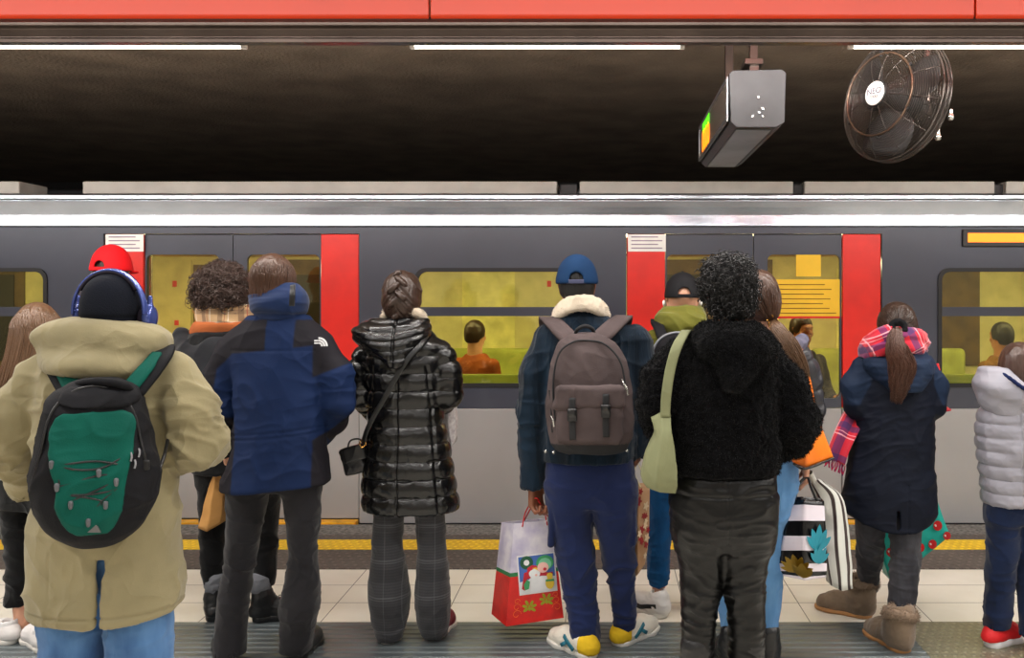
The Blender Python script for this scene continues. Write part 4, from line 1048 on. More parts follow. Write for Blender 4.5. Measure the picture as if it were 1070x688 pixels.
bclip(S, [(432, 70, 132), (437, 61, 141), (446, 57, 145), (470, 57, 144), (492, 61, 139), (510, 65, 135), (528, 64, 133), (545, 71, 128), (554, 77, 123), (559, 85, 117)])
S.build('front_panel', [M_green], bp, disp=dK, label='deep green front panel')
S = Sdf(.005); pbag(S, .010); bclip(S, [(406, 74, 137), (412, 66, 145), (420, 64, 148), (424, 68, 144), (428, 80, 132)]); S.build('top_pocket', [M_bag1], bp, disp=dK)
zip_ = [bsurf(CH-(y-VY)*DF_/F, f_, .003) for y, f_ in ((500, -.86), (470, -.84), (440, -.80), (422, -.7), (410, -.45), (406, 0), (410, .45), (422, .7), (440, .80), (470, .84), (495, .86))]
tube_obj('zip', [zip_], .0045, M_leather, bp)
yb = -.418
cord = [[(60, 470), (72, 486), (108, 490), (138, 478)], [(64, 484), (104, 482), (134, 488)], [(60, 478), (68, 500), (70, 512), (98, 516), (126, 512), (128, 498), (136, 480)], [(66, 506), (110, 497), (132, 500)], [(70, 514), (100, 520), (112, 526), (98, 540)], [(128, 512), (112, 524), (100, 538), (96, 548)], [(78, 522), (112, 510), (128, 500)]]
tube_obj('cord', [[sf(x, y) for x, y in smooth_path([(a, b_, 0) for a, b_ in c])[:, :2]] for c in cord], .003, M_leather, bp)
for x, y in ((66, 504), (127, 503), (109, 492), (80, 523), (116, 526), (98, 543), (60, 481)):
    S = Sdf(.003); q = sf(x, y, .012); S.cap(q, q-V(0, 0, .014), .0075, .006); S.build('toggle', [mat('grey toggle', (88, 90, 94), .5)], bp)
flat('grey_tag', [[(-.035, 0), (.035, 0), (.022, .022), (.0, .034), (-.022, .022)]], frame(sf(98, 556, .008), (1, 0, 0), (0, .1, 1)), .006, mat('grey reflective tag', (110, 108, 108), .4), bp)
tube_obj('grab_handle', [[W(76, 411, -.24), W(82, 402, -.30), (W(105, 399, -.31)), W(130, 403, -.30), W(138, 412, -.24)]], .013, M_bag1, bp)
for s_, a in ((0, [W(76, 410, -.21), W(62, 385, -.15), W(53, 368, -.08), W(50, 362, .02), W(52, 375, .14), W(60, 420, .19)]), (1, [W(138, 410, -.21), W(156, 388, -.16), W(168, 372, -.10), W(172, 362, .02), W(172, 375, .14), W(166, 420, .19)])):
    st = strip('shoulder_strap', a, [.075, .075, .07, .065, .06, .05], normals((0, -1, .6), (0, -1, .8), (0, -.6, 1), (0, .2, 1), (0, 1, .4), (0, 1, 0)), .014, M_bag1, bp)
    q = [V(*x)+V((-.008 if s_ else .008), -.006, .008) for x in a[:3]]
    strip('green_inlay', q, [.05, .045, .03], normals((0, -1, .6), (0, -1, .8), (0, -.6, 1)), .014, M_green, st, label='deep green inlay')
tube_obj('side_strap', [[W(166, 492, -.2), W(172, 475, -.14), W(176, 455, -.06), W(178, 440, .04)]], .006, M_leather, bp)
S = Sdf(.004); S.box(sf(157, 492, .004), (.012, .006, .016), .003); S.build('side_buckle', [M_leather], bp)
for x, y in ((142, 480), (150, 477), (146, 488)): tube_obj('zip_pull', [[sf(x, y-4, .01), sf(x+1, y, .014), sf(x, y+5, .012)]], .003, mat('grey pull', (130, 130, 134), .4), bp)

# ===================================================================== P6 cap man
p = P6 = Person('person from behind in a dark teal cord jacket with cream collar and a blue cap', 3.95, 612, SK_dark, (603, 300))
W = p.W
sh = [W(574, 356), W(664, 356)]; el = [W(556, 428, .0), W(675, 420, .02)]; wr = [W(559, 503, .02), W(664, 463, .05)]
hip = [W(594, 500), W(640, 500)]; kn = [W(603, 597, .0), W(650, 590, .03)]; an = [(W(612, 672)[0], 3.92, .08), (W(651, 660)[0], 4.03, .08)]
gu = nrm(V(.05, -.05, -1))
body(p, sh, el, wr, hip, kn, an, hands={0: dict(u=gu, n=V(.75, -.6, 0), s=V(.6, .8, 0), curl=1.2, sc=1.18), 1: dict(u=V(.08, 0, -1), n=V(-1, .3, 0), s=V(.2, 1, 0), curl=1.0, sc=.95)}, fine_hands=(0, 1))
M_vel = mat('dark teal corduroy', (5, 26, 42), .8, var=.25, vs=5, bump=.8, bs=90, stretch=(3, 3, .3), sheen=.12, fold=.35, fs=9)
rows = [(322, 590, 622, .07), (330, 584, 630, .085), (338, 572, 650, .10), (348, 566, 666, .115), (370, 565, 668, .125), (410, 566, 667, .13), (450, 566, 665, .13), (481, 568, 662, .13)]
garment(p, 'jacket', M_vel, rows, [([sh[0], W(560, 390), el[0], W(557, 470, .01), W(558, 504, .02)], [.070, .070, .064, .060, .062]), ([sh[1], W(672, 388), el[1], W(669, 445, .04), W(665, 470, .05)], [.070, .070, .064, .058, .052])],
        disp=cloth(.006, (7, 7, 10), [(el[0], .12, .012), (el[1], .12, .012)], 12))
M_shpa = mat('cream sherpa', (216, 202, 182), .95, bump=1., bs=160, var=.06, sheen=.2)
S = Sdf(.005)
col_ = [W(630, 332, .07), W(632, 323, .0), W(622, 314, -.075), W(605, 311, -.095), (W(590, 316, -.075)), W(582, 326, .0), W(584, 336, .07)]
for a, b_ in zip(smooth_path(col_, 25)[:-1], smooth_path(col_, 25)[1:]): S.cap(a, b_, .013, k=.01); S.cap(V(*a)-V(0, -.004, .022), V(*b_)-V(0, -.004, .022), .015, k=.02); S.cap(V(*a)-V(0, .002, .04), V(*b_)-V(0, .002, .04), .014, k=.02)
S.build('sherpa_collar', [M_shpa], p.root, disp=lambda P, N: .003*noise(P, 60, 2), extra=tufts(2500, .0035, .001), label='cream sherpa collar')
b = MB()
for x, y in ((570, 472), (578.5, 473), (648, 470.5), (655, 471)):
    S = Sdf(.003); S.cap(W(x, y, -.128), W(x, y, -.136), .008); S.build('jacket_button', [M_pole], p.root)
M_chino = M_twill('navy blue chino', (23, 35, 74), var=.08)
def pock(S):
    S.box(W(577, 548, .0), (.012, .07, .085), .01, k=.012); S.box(W(661, 548, .02), (.012, .07, .085), .01, k=.012)
trousers(p, 'trousers', M_chino, [(472, 571, 661, .105), (490, 570, 662, .115), (512, 570, 664, .115), (528, 572, 664, .10)],
         [(505, 570, 618), (530, 573, 618), (560, 578, 619), (609, 586.5, 622, 0), (645, 594, 625, -.02), (676, 599, 627, -.03)], [(505, 616, 664), (530, 618, 664), (560, 625, 664, .01), (609, 637, 663, .04), (640, 640, 665, .07), (656, 641, 663, .08)],
         disp=cloth(.005, (8, 8, 14), [(kn[0], .13, .012), (kn[1], .13, .012), (W(612, 665), .09, .012), (W(652, 645), .09, .012), (W(617, 520), .12, .006)], 13), k=.03, extra=pock)
M_snk = mat('off-white sneaker leather', (228, 222, 208), .5, var=.04); M_ysu = mat('yellow suede heel', (226, 186, 40), .85); M_tealp = mat('teal stripe', (30, 110, 130), .5)
for a_, x, y, sg in ((-.75, 3.86, 618, -1), (.72, 4.0, 646, 1)):
    s_, G = foot(p, W(y, 600)[0], x, a_, .285, 'sneaker', (M_snk, M_rubber, M_ysu), w=.05)
    for sd in (-1, 1):
        strip('side_stripe', [G(sd*.052, .06, .035), G(sd*.053, .10, .062), G(sd*.046, .13, .078)], .018, V(*(G(sd, 0, 0)-G(0, 0, 0))), .006, M_tealp, s_, label='teal stripe')
        strip('side_stripe', [G(sd*.054, .14, .035), G(sd*.053, .11, .055)], .016, V(*(G(sd, 0, 0)-G(0, 0, 0))), .006, M_tealp, s_, label='teal stripe')
    strip('heel_tab', [G(0, -.020, .035), G(0, -.014, .08)], .022, V(*(G(0, -1, 0)-G(0, 0, 0))), .006, M_tealp, s_)
    laces(s_, G, M_rubber, .092, .070, .11)
M_cap = mat('blue cotton cap', (13, 44, 78), .85, bump=.3, bs=280, var=.06)
def capped(p, m, brim_ang, hole=True, strapm=None, grow=.012, w=.16):
    """baseball cap; brim_ang 0 = brim forward"""
    R = p.R(); S = Sdf(.0045)
    S.ell(p.H(0, -.012, .040), V(.078+grow, .097+grow, .094+grow), R); S.ell(p.H(0, -.016, .02), V(.080+grow, .10+grow, .06), R, .02)
    S.ell(p.H(0, -.012, .036), V(.070+grow, .089+grow, .086+grow), R, .003, 'sub')
    S.box(p.H(0, 0, -.188), V(.2, .2, .2), .005, R, .006, 'sub')
    ca, sa = math.cos(brim_ang), math.sin(brim_ang); BH = lambda x, y, z: p.H(x*ca+y*sa, -x*sa+y*ca, z)
    if hole: S.cap(BH(0, -.06, .032), BH(0, -.16, .032), .030, k=.006, op='sub')
    c = S.build('cap', [m], p.root)
    S = Sdf(.004)
    S.ell(BH(0, .105, .010), V(.078, .075, .012), np.array([p.rt*ca-p.fwd*sa, p.rt*sa+p.fwd*ca, (0, 0, 1)])); S.ell(p.H(0, -.012, .03), V(.086, .105, .09), R, .004, 'sub')
    S.build('brim', [m], c)
    if hole: strip('cap_strap', [BH(.036*math.sin(t)*1.3, -.012-.112*math.cos(t*.4), .022) for t in np.linspace(-1.1, 1.1, 7)], .018, V(*(BH(0, -1, 0)-BH(0, 0, 0))), .004, strapm or m, c)
    S = Sdf(.003); S.ell(p.H(0, -.012, .142), (.008, .008, .005)); S.build('cap_button', [m], c)
    return c
hair_cap(p, H_black, grow=.003, low=-.052, vox=.004)
capped(p, M_cap, 0., True, mat('grey cap strap', (70, 72, 96), .7))
# grey-brown backpack
M_bag6 = mat('taupe backpack canvas', (80, 69, 69), .85, var=.1, bump=.5, bs=260, fold=.25, fs=9); M_bagd = mat('dark backpack base', (44, 44, 46), .7)
bp = thing('backpack', W(612, 476, -.23), 'taupe grey backpack with a flap pocket and two buckles, on the dark teal jacket', 'backpack')
dr = -.235
br = [(349, 600, 622, .03, dr, dr-.05), (353, 588, 636, .06, dr, dr-.05), (362, 581, 647, .08, dr, dr-.05), (378, 576, 654, .095, dr, dr-.05), (400, 572, 659, .105, dr, dr-.05), (425, 570, 662, .11, dr, dr-.05), (450, 571, 662, .11, dr, dr-.05), (466, 576, 658, .10, dr, dr-.05), (474, 582, 652, .085, dr, dr-.05)]
S = Sdf(.005); S.loft(p.rows(br), n=3., rnd=.025); zc = CH-(461-VY)*(p.d+dr)/F
S.build('pack_body', [M_bag6, M_bagd], bp, disp=cloth(.004, (8, 8, 9), [], 15), pick=lambda c: (c[:, 2] < zc).astype(int))
S = Sdf(.0045); S.box(W(616, 437, dr-.10), (.135, .035, .105), .025); S.build('front_pocket', [M_bag6], bp, disp=cloth(.003, (9, 9, 9), [], 16))
S = Sdf(.0045); S.box(W(616, 415, dr-.118), (.142, .027, .046), .02); S.ell(W(596, 424, dr-.12), (.07, .022, .03), k=.02); S.build('pocket_flap', [M_bag6], bp, disp=cloth(.003, (9, 9, 9), [], 17))
yb = dr-.158
for x, y0, y1 in ((598, 416, 463), (633, 412, 460)):
    st = strip('pocket_strap', [W(x, y0, yb+.006), W(x, (y0+y1)/2, yb+.004), W(x+.5, y1-3, yb+.015)], .026, (0, -1, 0), .004, M_bagd, bp)
    S = Sdf(.003); S.box(W(x, y0+18, yb-.004), (.020, .007, .026), .005); S.box(W(x, y0+15, yb-.010), (.011, .006, .011), .003); S.build('buckle', [M_leather], st)
tube_obj('zip', [[W(580, 440, dr-.085), W(578, 400, dr-.09), W(584, 370, dr-.09), W(598, 358, dr-.075), W(613, 356, dr-.07), W(632, 360, dr-.08), W(648, 378, dr-.09), W(654, 405, dr-.09)]], .004, M_bagd, bp)
tube_obj('side_zip', [[W(574, 408, dr-.06), W(576, 430, dr-.075), W(577, 452, dr-.075)]], .004, M_bagd, bp)
for x, y in ((650, 402), (653, 407), (576, 440)): tube_obj('zip_pull', [[W(x, y-5, dr-.112), W(x+2, y, dr-.118), W(x+3, y+6, dr-.112)]], .0035, M_pole, bp)
tube_obj('grab_handle', [[W(601, 353, dr+.03), W(603, 345, dr-.01), W(611, 341, dr-.02), W(619, 344, dr-.01), W(621, 352, dr+.03)]], .008, M_bagd, bp)
for a in ([W(597, 356, dr+.04), W(588, 347, dr+.07), W(578, 337, -.09), W(571, 333, .0), W(572, 350, .12), W(578, 400, .14)], [W(626, 354, dr+.04), W(636, 345, dr+.07), W(647, 335, -.09), W(653, 332, .0), W(650, 350, .12), W(645, 400, .14)]):
    strip('shoulder_strap', a, [.07, .074, .074, .07, .06, .05], normals((0, -1, .5), (0, -1, .8), (0, -.6, 1), (0, .1, 1), (0, 1, .3), (0, 1, 0)), .014, M_bag6, bp)
# gift bag
def gift_mat():
    return plaid('gift bag paper', (232, 228, 236), [('V', 10, 10*0+.0, 0, (255, 255, 255), 0)])
dy = .16
Lt, Lb = W(537, 547.5, dy-.05), W(529, 655, dy-.09); Rt, Rb = W(577, 543.5, dy-.02), W(589, 646, dy-.04); Bt, Bb = W(524, 546, dy+.06), W(513.5, 642, dy+.06)
gb = thing('gift_bag', tuple((V(*Lb)+V(*Rb))/2), 'red and white paper gift bag with a snowman picture held in the left hand', 'bag')
Lt, Lb, Rt, Rb, Bt, Bb = map(lambda q: V(*q), (Lt, Lb, Rt, Rb, Bt, Bb))
M_gred = mat('red gift paper', (216, 22, 16), .4, var=.08, vs=20); M_gwh = mat('pale lilac gift paper', (226, 222, 232), .4, col2=(186, 180, 210), vs=14); M_ggr = mat('green gift band', (30, 120, 70), .5); M_gold = mat('gold green print', (160, 160, 30), .45, metal=.2); M_swirl = mat('orange gold print', (240, 110, 30), .45)
Ct, Cb = Rt+(Bt-Lt)*1.0, Rb+(Bb-Lb)
def fr(A, B, C, D, u, v): return (A*(1-u)+B*u)*(1-v)+(C*(1-u)+D*u)*v   # A,B top; C,D bottom
b = MB()
for (A, B, C_, D_) in ((Lt, Rt, Lb, Rb), (Bt, Lt, Bb, Lb), (Rt, Ct, Rb, Cb), (Ct, Bt, Cb, Bb)):
    n = 14
    for i in range(n):
        v0, v1 = i/n, (i+1)/n; vm = (v0+v1)/2
        for v0, v1 in ([(v0, v1)]):
            pass
    for v0, v1, mi in ((0, .485, 0), (.485, .525, 2), (.525, 1, 1)):
        b.quad(fr(A, B, C_, D_, 0, v1), fr(A, B, C_, D_, 1, v1), fr(A, B, C_, D_, 1, v0), fr(A, B, C_, D_, 0, v0), mi)
b.quad(Lb, Bb, Cb, Rb, 1)
o = b.build('bag_body', [M_gwh, M_gred, M_ggr], gb); s_ = o.modifiers.new('s', 'SOLIDIFY'); s_.thickness = .002; s_.offset = -1
nf = nrm(np.cross(Rb-Lb, Lt-Lb)); nf = nf if nf[1] < 0 else -nf
Fu = lambda u, v: fr(Lt, Rt, Lb, Rb, u, v)+nf*.0015
MF = lambda u, v, e=.001: frame(Fu(u, v)+nf*e, Fu(1, v)-Fu(0, v), Fu(u, 0)-Fu(u, 1))
def dsc(cx, cy, rx, ry, c, nm, e=.0, par=None, n=24, rot=0.):
    pts = [(cx+rx*math.cos(t)*math.cos(rot)-ry*math.sin(t)*math.sin(rot), cy+rx*math.cos(t)*math.sin(rot)+ry*math.sin(t)*math.cos(rot)) for t in np.linspace(0, 2*PI, n, endpoint=False)]
    return (pts, c, e)
PW, PH = .175, .178       # picture panel
pm = MF(.56, .52)
pic = flat('picture', [[(-PW/2, -PH/2), (PW/2, -PH/2), (PW/2, PH/2), (-PW/2, PH/2)]], pm, .001, mat('picture border', (240, 238, 240), .5), gb)
cB = mat('picture blue', (70, 110, 190), .5); cW = mat('picture snow', (236, 238, 244), .5); cR = mat('picture red', (200, 30, 50), .5); cG = mat('picture green', (60, 160, 100), .5); cY = mat('picture yellow', (236, 200, 60), .5); cP = mat('picture pink', (244, 190, 180), .5); cDG = mat('picture dark green', (26, 90, 60), .5)
e = [0.0015]
def art(name, lp, m):
    e[0] += .0006; flat(name, [lp], pm @ Matrix.Translation((0, 0, e[0])), .0008, m, pic)
ds = lambda cx, cy, rx, ry: disc(22, rx, ry, cx, cy)
art('sky_print', [(-PW/2+.006, -PH/2+.006), (PW/2-.006, -PH/2+.006), (PW/2-.006, PH/2-.006), (-PW/2+.006, PH/2-.006)], cB)
art('snow_print', [(-PW/2+.006, -PH/2+.006), (PW/2-.006, -PH/2+.006), (PW/2-.006, -.02), (.02, -.012), (-PW/2+.006, -.03)], cW)
art('wreath_print', ds(-.045, .055, .030, .030), cDG); art('wreath_hole', ds(-.045, .055, .013, .013), cW)
art('red_scarf_print', [(-.075, -.06), (-.06, .01), (-.02, .02), (.05, .0), (.072, .0), (.07, -.018), (.0, -.008), (-.05, -.02), (-.062, -.07)], cR)
art('snowman_print', ds(-.008, -.045, .042, .036), cW); art('snowman_face', ds(-.012, .004, .026, .024), cW); art('snowman_hat', [(-.046, .0), (-.044, .03), (-.022, .042), (.004, .036), (.006, .02), (-.01, .026), (-.03, .018)], cR)
art('yellow_brim', [(-.022, .028), (-.004, .030), (.012, .018), (.010, .010), (-.006, .022)], cY)
art('green_hat', ds(.038, .046, .040, .034), cG); art('green_hat_inner', ds(.038, .040, .030, .028), mat('picture mint', (120, 200, 160), .5)); art('snowman_face', ds(.028, .026, .026, .024), cP)
art('rosy_cheek', ds(.036, .018, .008, .007), cR); art('rosy_cheek', ds(-.006, -.004, .006, .005), cP)
art('bear_print', ds(.054, -.048, .020, .026), cY); art('bear_head', ds(.056, -.014, .014, .014), cY); art('bear_scarf', [(.036, -.03), (.074, -.03), (.076, -.04), (.036, -.038)], cG)
art('mitten_print', [(-.066, -.04), (-.05, -.02), (-.036, -.03), (-.044, -.062), (-.062, -.066)], cG)
lv = []
for cx, cy in ((.40, .845), (.72, .80)):
    for i, (ax, ay) in enumerate(((-.4, .9), (.5, .75), (-.85, .3), (.9, .2), (-.75, -.4), (.7, -.5), (0, -.15))):
        a = math.atan2(ay, ax); c_ = Fu(cx, cy); M_ = MF(cx, cy, .001)
        lp = [(.018*ax*1.3+.013*math.cos(t)*math.cos(a)-.0065*math.sin(t)*math.sin(a), .018*ay*1.3+.013*math.cos(t)*math.sin(a)+.0065*math.sin(t)*math.cos(a)) for t in np.linspace(0, 2*PI, 14, endpoint=False)]
        lv.append((lp, M_))
for lp, M_ in lv: flat('gold_leaf', [lp], M_, .0008, M_gold, gb)
sw = []
for cx, cy, sg in ((.17, .90, 1), (.90, .88, -1)):
    for rr, oy in ((.022, 0), (.018, .05), (.014, .09)):
        sw.append([Fu(cx, cy-oy*1.4)+(Rb-Lb)/np.linalg.norm(Rb-Lb)*sg*rr*(1-t/9)*math.cos(t)+V(0, 0, rr*(1-t/9)*math.sin(t)) for t in np.linspace(0, 6, 12)])
tube_obj('gold_swirls', sw, .0012, M_swirl, gb, 5)
hc = V(*W(561, 521, .03))
M_cordr = mat('red twisted cord', (200, 24, 30), .6)
tube_obj('cord_handle', [[Fu(.22, .04), Fu(.30, -.06)+V(0, 0, .02), hc+V(-.012, -.03, .002), hc+V(.01, -.03, .0), Fu(.80, -.05)+V(0, 0, .02), Fu(.86, .05)], [Fu(.22, .03)+V(0, .1, 0), hc+V(-.02, -.01, -.03), hc+V(0, -.02, -.004), hc+V(.022, -.01, -.03), Fu(.86, .03)+V(0, .1, 0)]], .003, M_cordr, gb)
# floral paper bag in the right hand
M_flor = mat('floral kraft paper', (172, 128, 92), .7, col2=(196, 160, 124), vs=8)
fb, Pf, dd = shopbag('floral_bag', nums([(657, 508, .06), (656, 560, .06), (655, 613, .06)], p), nums([(667, 509, .02), (667, 560, .01), (667, 600, .02)], p), nums([(679, 508, .08), (678, 560, .08), (674, 590, .08)], p), .10, M_flor, W(666, 605, .1), 'brown floral paper bag hanging between the blue chinos and the blue jeans', 'bag', wr_=.003)
fr_ = RNG
for i in range(16):
    u, v = RNG.random(), RNG.random()*.9+.05; j = int(v*21); a = Pf[1][j]*(1-u)+Pf[2][j]*u+V(0, -.006, 0); d_ = Pf[2][j]-Pf[1][j]
    S_ = .011+.006*RNG.random(); flat('printed_flower', [[(S_*(1+.35*math.cos(5*t))*math.cos(t), S_*(1+.35*math.cos(5*t))*math.sin(t)) for t in np.linspace(0, 2*PI, 25)[:-1]]], frame(a, d_, (0, 0, 1)), .001, [mat('red flower print', (150, 30, 36), .6), mat('cream flower print', (220, 196, 160), .6)][i % 3 == 0], fb)
tube_obj('string_handle', [[Pf[1][0]+V(.01, .0, 0), W(663, 495, .04), W(666, 484, .05), W(672, 497, .06), Pf[2][0]+V(-.01, 0, 0)]], .0025, M_cream, fb)
# ===================================================================== P4 blue jacket
p = P4 = Person('person in a navy hiking jacket with dark shoulders and a small white logo', 3.83, 286, SK_light, (286, 297))
W = p.W
sh = [W(244, 366), W(334, 364)]; el = [W(229, 428, .0), W(353, 416, .0)]; wr = [W(236, 468, .17), W(336, 455, .2)]
hip = [W(260, 500), W(316, 500)]; kn = [W(250, 592, 0), W(317, 592, 0)]; an = [(W(240, 680)[0], 3.83, .08), (W(308, 670)[0], 3.88, .08)]
body(p, sh, el, wr, hip, kn, an)
M_hj = mat('hiking jacket shell', (255, 255, 255), .75, paint=True, var=.06, bump=.3, bs=320, fold=.35, fs=10)
def pj(P):
    X, Y = pp(p, P); X = X+2*noise(P, 9, 3)*0; c = np.tile(lin((13, 32, 68))[:3], (len(P), 1)); K = np.array(lin((24, 22, 28))[:3])
    sm = lambda d: np.clip(d/1.2+.5, 0, 1)
    yoke = sm(365-Y-.1*(X-286))*np.maximum(sm(288-X), sm(X-316))
    yoke = np.where(Y < 334, 0, yoke)
    lo = np.maximum(sm(252-X), sm(X-336)); 
    sl = sm(254-X)*np.maximum(np.maximum(sm((252-X)*1.0-(Y-352)*.12-14), sm(Y-432-.25*(X-230))), sm(390-Y-(X-228)*.9)*sm(256-X))
    sr = sm(X-333)*np.maximum(sm(386-Y+(X-350)*-.4), sm(Y-446+.75*(X-348)))
    m = np.maximum(np.maximum(yoke, sl), sr)[:, None]; return c*(1-m)+K*m
rows = [(330, 262, 320, .09), (338, 252, 330, .10), (350, 240, 340, .115), (366, 240, 342, .13), (400, 247, 339, .14), (440, 248, 340, .14), (465, 247, 340, .14), (490, 238, 342, .145), (510, 232, 345, .15)]
wz = CH-(447-VY)/p.k
dj = cloth(.006, (6, 6, 5), [(el[0], .12, .014), (el[1], .12, .014), (W(285, 450), .2, .006)], 21)
def waist(P):
    X, Y = pp(p, P); l = 449-(X-286)*.09; m = (X > 249)*(X < 341); return -.004*m*(np.exp(-((Y-l)/1.4)**2)+np.exp(-((Y-l-5)/1.4)**2))-.003*np.exp(-((Y-365)/1.)**2)*(X > 250)*(X < 336)
garment(p, 'jacket', M_hj, rows, [([sh[0], W(229, 398), el[0], W(233, 455, .12), wr[0]], [.066, .070, .066, .056, .05]), ([sh[1], W(351, 392), el[1], W(348, 440, .12), wr[1]], [.066, .070, .066, .056, .05])],
        hem_h=.08, disp=lambda P, N: dj(P, N)+waist(P), paint=pj, vox=.0055, hemf=lambda X, Y: CH-(508-VY)/p.k+.07*(X-(288-VX)/p.k))
def hood4(S):
    S.loft(p.rows([(296, 272, 308, .05, -.03), (303, 264, 318, .08, -.03), (310, 261, 322, .105, -.03), (320, 262, 321, .11, -.03), (328, 266, 318, .105, -.02), (335, 268, 316, .09, 0)]), n=2.2)
    S.ell(p.H(0, .03, -.02), (.075, .10, .16), p.R(), .01, 'sub'); S.cap(p.H(0, .02, -.02), p.H(0, .02, .2), .07, .09, .01, 'sub')
d4 = cloth(.005, (6, 6, 16), [], 22)
M_hj2 = M_twill('navy hood shell', (15, 35, 72), rough=.78, fold=.3)
garment(p, 'stand_up_hood', M_hj2, None, (), extra=hood4, disp=lambda P, N: d4(P, N)-.006*np.exp(-((pp(p, P)[1]-329)/2.2)**2), vox=.005)
strip('hood_tab', [W(306, 298, -.128), W(305.5, 308, -.148), W(305, 320, -.146)], .022, (0, -1, 0), .006, M_leather, p.root)
M_lg = mat('white logo print', (232, 232, 236), .6)
Ml = frame(W(335, 358, -.150), (1, 0, 0), (0, -.05, 1)); Lz = .034
for i in range(3):       # three nested quarter arcs beside three short bars
    r0, r1 = Lz*(.30+.30*i)-.0, Lz*(.30+.30*i)+.007
    t = np.linspace(PI/2, 0, 8); lp = [(r1*math.cos(q)-.008, r1*math.sin(q)-.016) for q in t]+[(r0*math.cos(q)-.008, r0*math.sin(q)-.016) for q in t[::-1]]
    flat('logo_print', [lp], Ml, .004, M_lg, p.root)
for i in range(2):
    flat('logo_print', [[(-.026, .004-.010*i), (-.010, .004-.010*i), (-.010, .010-.010*i), (-.026, .010-.010*i)]], Ml, .004, M_lg, p.root)
hair_cap(p, H_brown, grow=.009, low=-.13, face=True)
g = np.random.default_rng(4); Q0, N0 = scalp_pts(p, 700, (.085, .104, .102), seed=4, zmin=.0, front=.7)
pa = []
for q, n_ in zip(Q0, N0):
    o = q-p.C; a = math.atan2(o[0], -o[1]); r = .086+.006*g.random(); end = p.C+V(r*math.sin(a)*1.0, -(.102+.006*g.random())*math.cos(a)-.012, -.075-.03*g.random()); mid = p.C+V(.092*math.sin(a), -.108*math.cos(a)-.012, .03)
    pa.append(smooth_path([q+V(0, 0, .001), (q+mid)/2+n_*.006, mid*.55+end*.45+V(0, 0, .03)*0, end], 14))
strands_on('hair_strands', p, H_brown, pa, .0018)
M_flare = M_twill('charcoal flared trousers', (28, 27, 31), var=.08, fold=.35)
trousers(p, 'trousers', M_flare, [(480, 246, 333, .105), (500, 241, 334, .105), (512, 241, 333, .085)],
         [(500, 238, 288), (512, 238, 281), (535, 238, 276), (590, 235, 265), (620, 230, 260), (650, 226, 257, -.01), (684, 224, 256, -.02)], [(500, 286, 335), (512, 294, 335), (535, 299, 334), (575, 303, 331), (600, 300, 332), (634, 293, 334, .01), (655, 293, 328, .02), (680, 293, 324, .03)],
         disp=cloth(.004, (8, 8, 9), [(kn[0], .14, .009), (kn[1], .14, .009)], 23), k=.03)
for a_, x, y in ((-.45, 240, 3.78), (.05, 309, 3.84)): s_, G = foot(p, W(x, 680)[0], y, a_, .26, 'sneaker', (M_shoeb, M_leather), w=.046)

# ===================================================================== P5 puffer woman
p = P5 = Person('person with braided dark hair in a long glossy black puffer coat and checked flared trousers', 4.05, 425, SK_mid, (421, 314))
W = p.W
sh = [W(384, 366), W(462, 366)]; el = [W(375, 412, 0), W(469, 412, 0)]; wr = [W(392, 432, .22), W(458, 430, .24)]
hip = [W(409, 505), W(447, 505)]; kn = [W(405, 582), W(451, 582)]; an = [(W(407, 660)[0], 4.08, .08), (W(453, 660)[0], 4.12, .08)]
body(p, sh, el, wr, hip, kn, an)
M_puff = mat('glossy black puffer nylon', (10, 10, 11), .26, var=.1, spec=.5, bump=.1, bs=60, fold=.09, fs=28)
q0 = CH-(533-VY)/p.k; QS = 18.0/p.k
rows = [(342, 400, 446, .07), (352, 386, 458, .095), (362, 378, 466, .115), (385, 381, 463, .125), (410, 383, 463, .125), (430, 385, 462, .12), (455, 382, 468, .13), (480, 380, 473, .14), (505, 378, 477, .145), (533, 379, 481, .15)]
def dq(P, N):
    X, Y = pp(p, P); Z = P[:, 2]; ph = (Z-q0)/QS; s_ = np.abs(np.sin(PI*ph)); seam = np.exp(-((X-421-.5*np.sin(Y*.1))/1.2)**2)*(Y > 372)
    pl = np.exp(-((s_)/.45)**2); cr = ridge(P, (34, 34, 9), 31)*pl*.0028+ridge(P, (13, 13, 18), 32)*.002+ridge(P, (40, 40, 30), 33)*.0006
    side = np.exp(-((X-452-(Y-400)*.09)/1.6)**2)+np.exp(-((X-394+(Y-400)*.06)/1.6)**2)*.6
    return cr-.008*seam-.006*side*(Y > 380)
garment(p, 'puffer_coat', M_puff, rows, [([sh[0], W(374, 392), el[0], wr[0]], [.056, .062, .060, .050], (.062, .015)), ([sh[1], W(469, 392), el[1], wr[1]], [.056, .062, .060, .050], (.062, .015))],
        quilt=(q0, QS, .016), disp=dq, vox=.0042, k=.02, smooth=1, hem_h=.05, inset=.03)
def hood5(S):
    S.loft(p.rows([(334, 392, 447, .05, -.04), (340, 372, 449, .09, -.05), (348, 368, 450, .12, -.05), (358, 374, 446, .125, -.06), (368, 390, 438, .12, -.07), (378, 404, 430, .105, -.09), (384, 413, 423, .09, -.10)]), n=2.2)
    S.ell(W(420, 328, .02), (.085, .10, .075), k=.02, op='sub')
def dh(P, N):
    X, Y = pp(p, P); return -.012*np.exp(-((X-420)/1.4)**2)+.007*np.sqrt(np.abs(np.sin(PI*(Y-338+.012*(X-410)**2*.5)/9.)))+.003*ridge(P, (12, 12, 24), 36)+.001*ridge(P, (40, 40, 40), 37)
garment(p, 'puffer_hood', M_puff, None, (), extra=hood5, disp=dh, vox=.004)
S = Sdf(.0045); pth = smooth_path([W(444, 347, .05), W(444, 338, .0), W(438, 328, -.05), W(424, 324, -.07), W(408, 325, -.06), W(402, 333, .0), W(401, 342, .05)], 22)
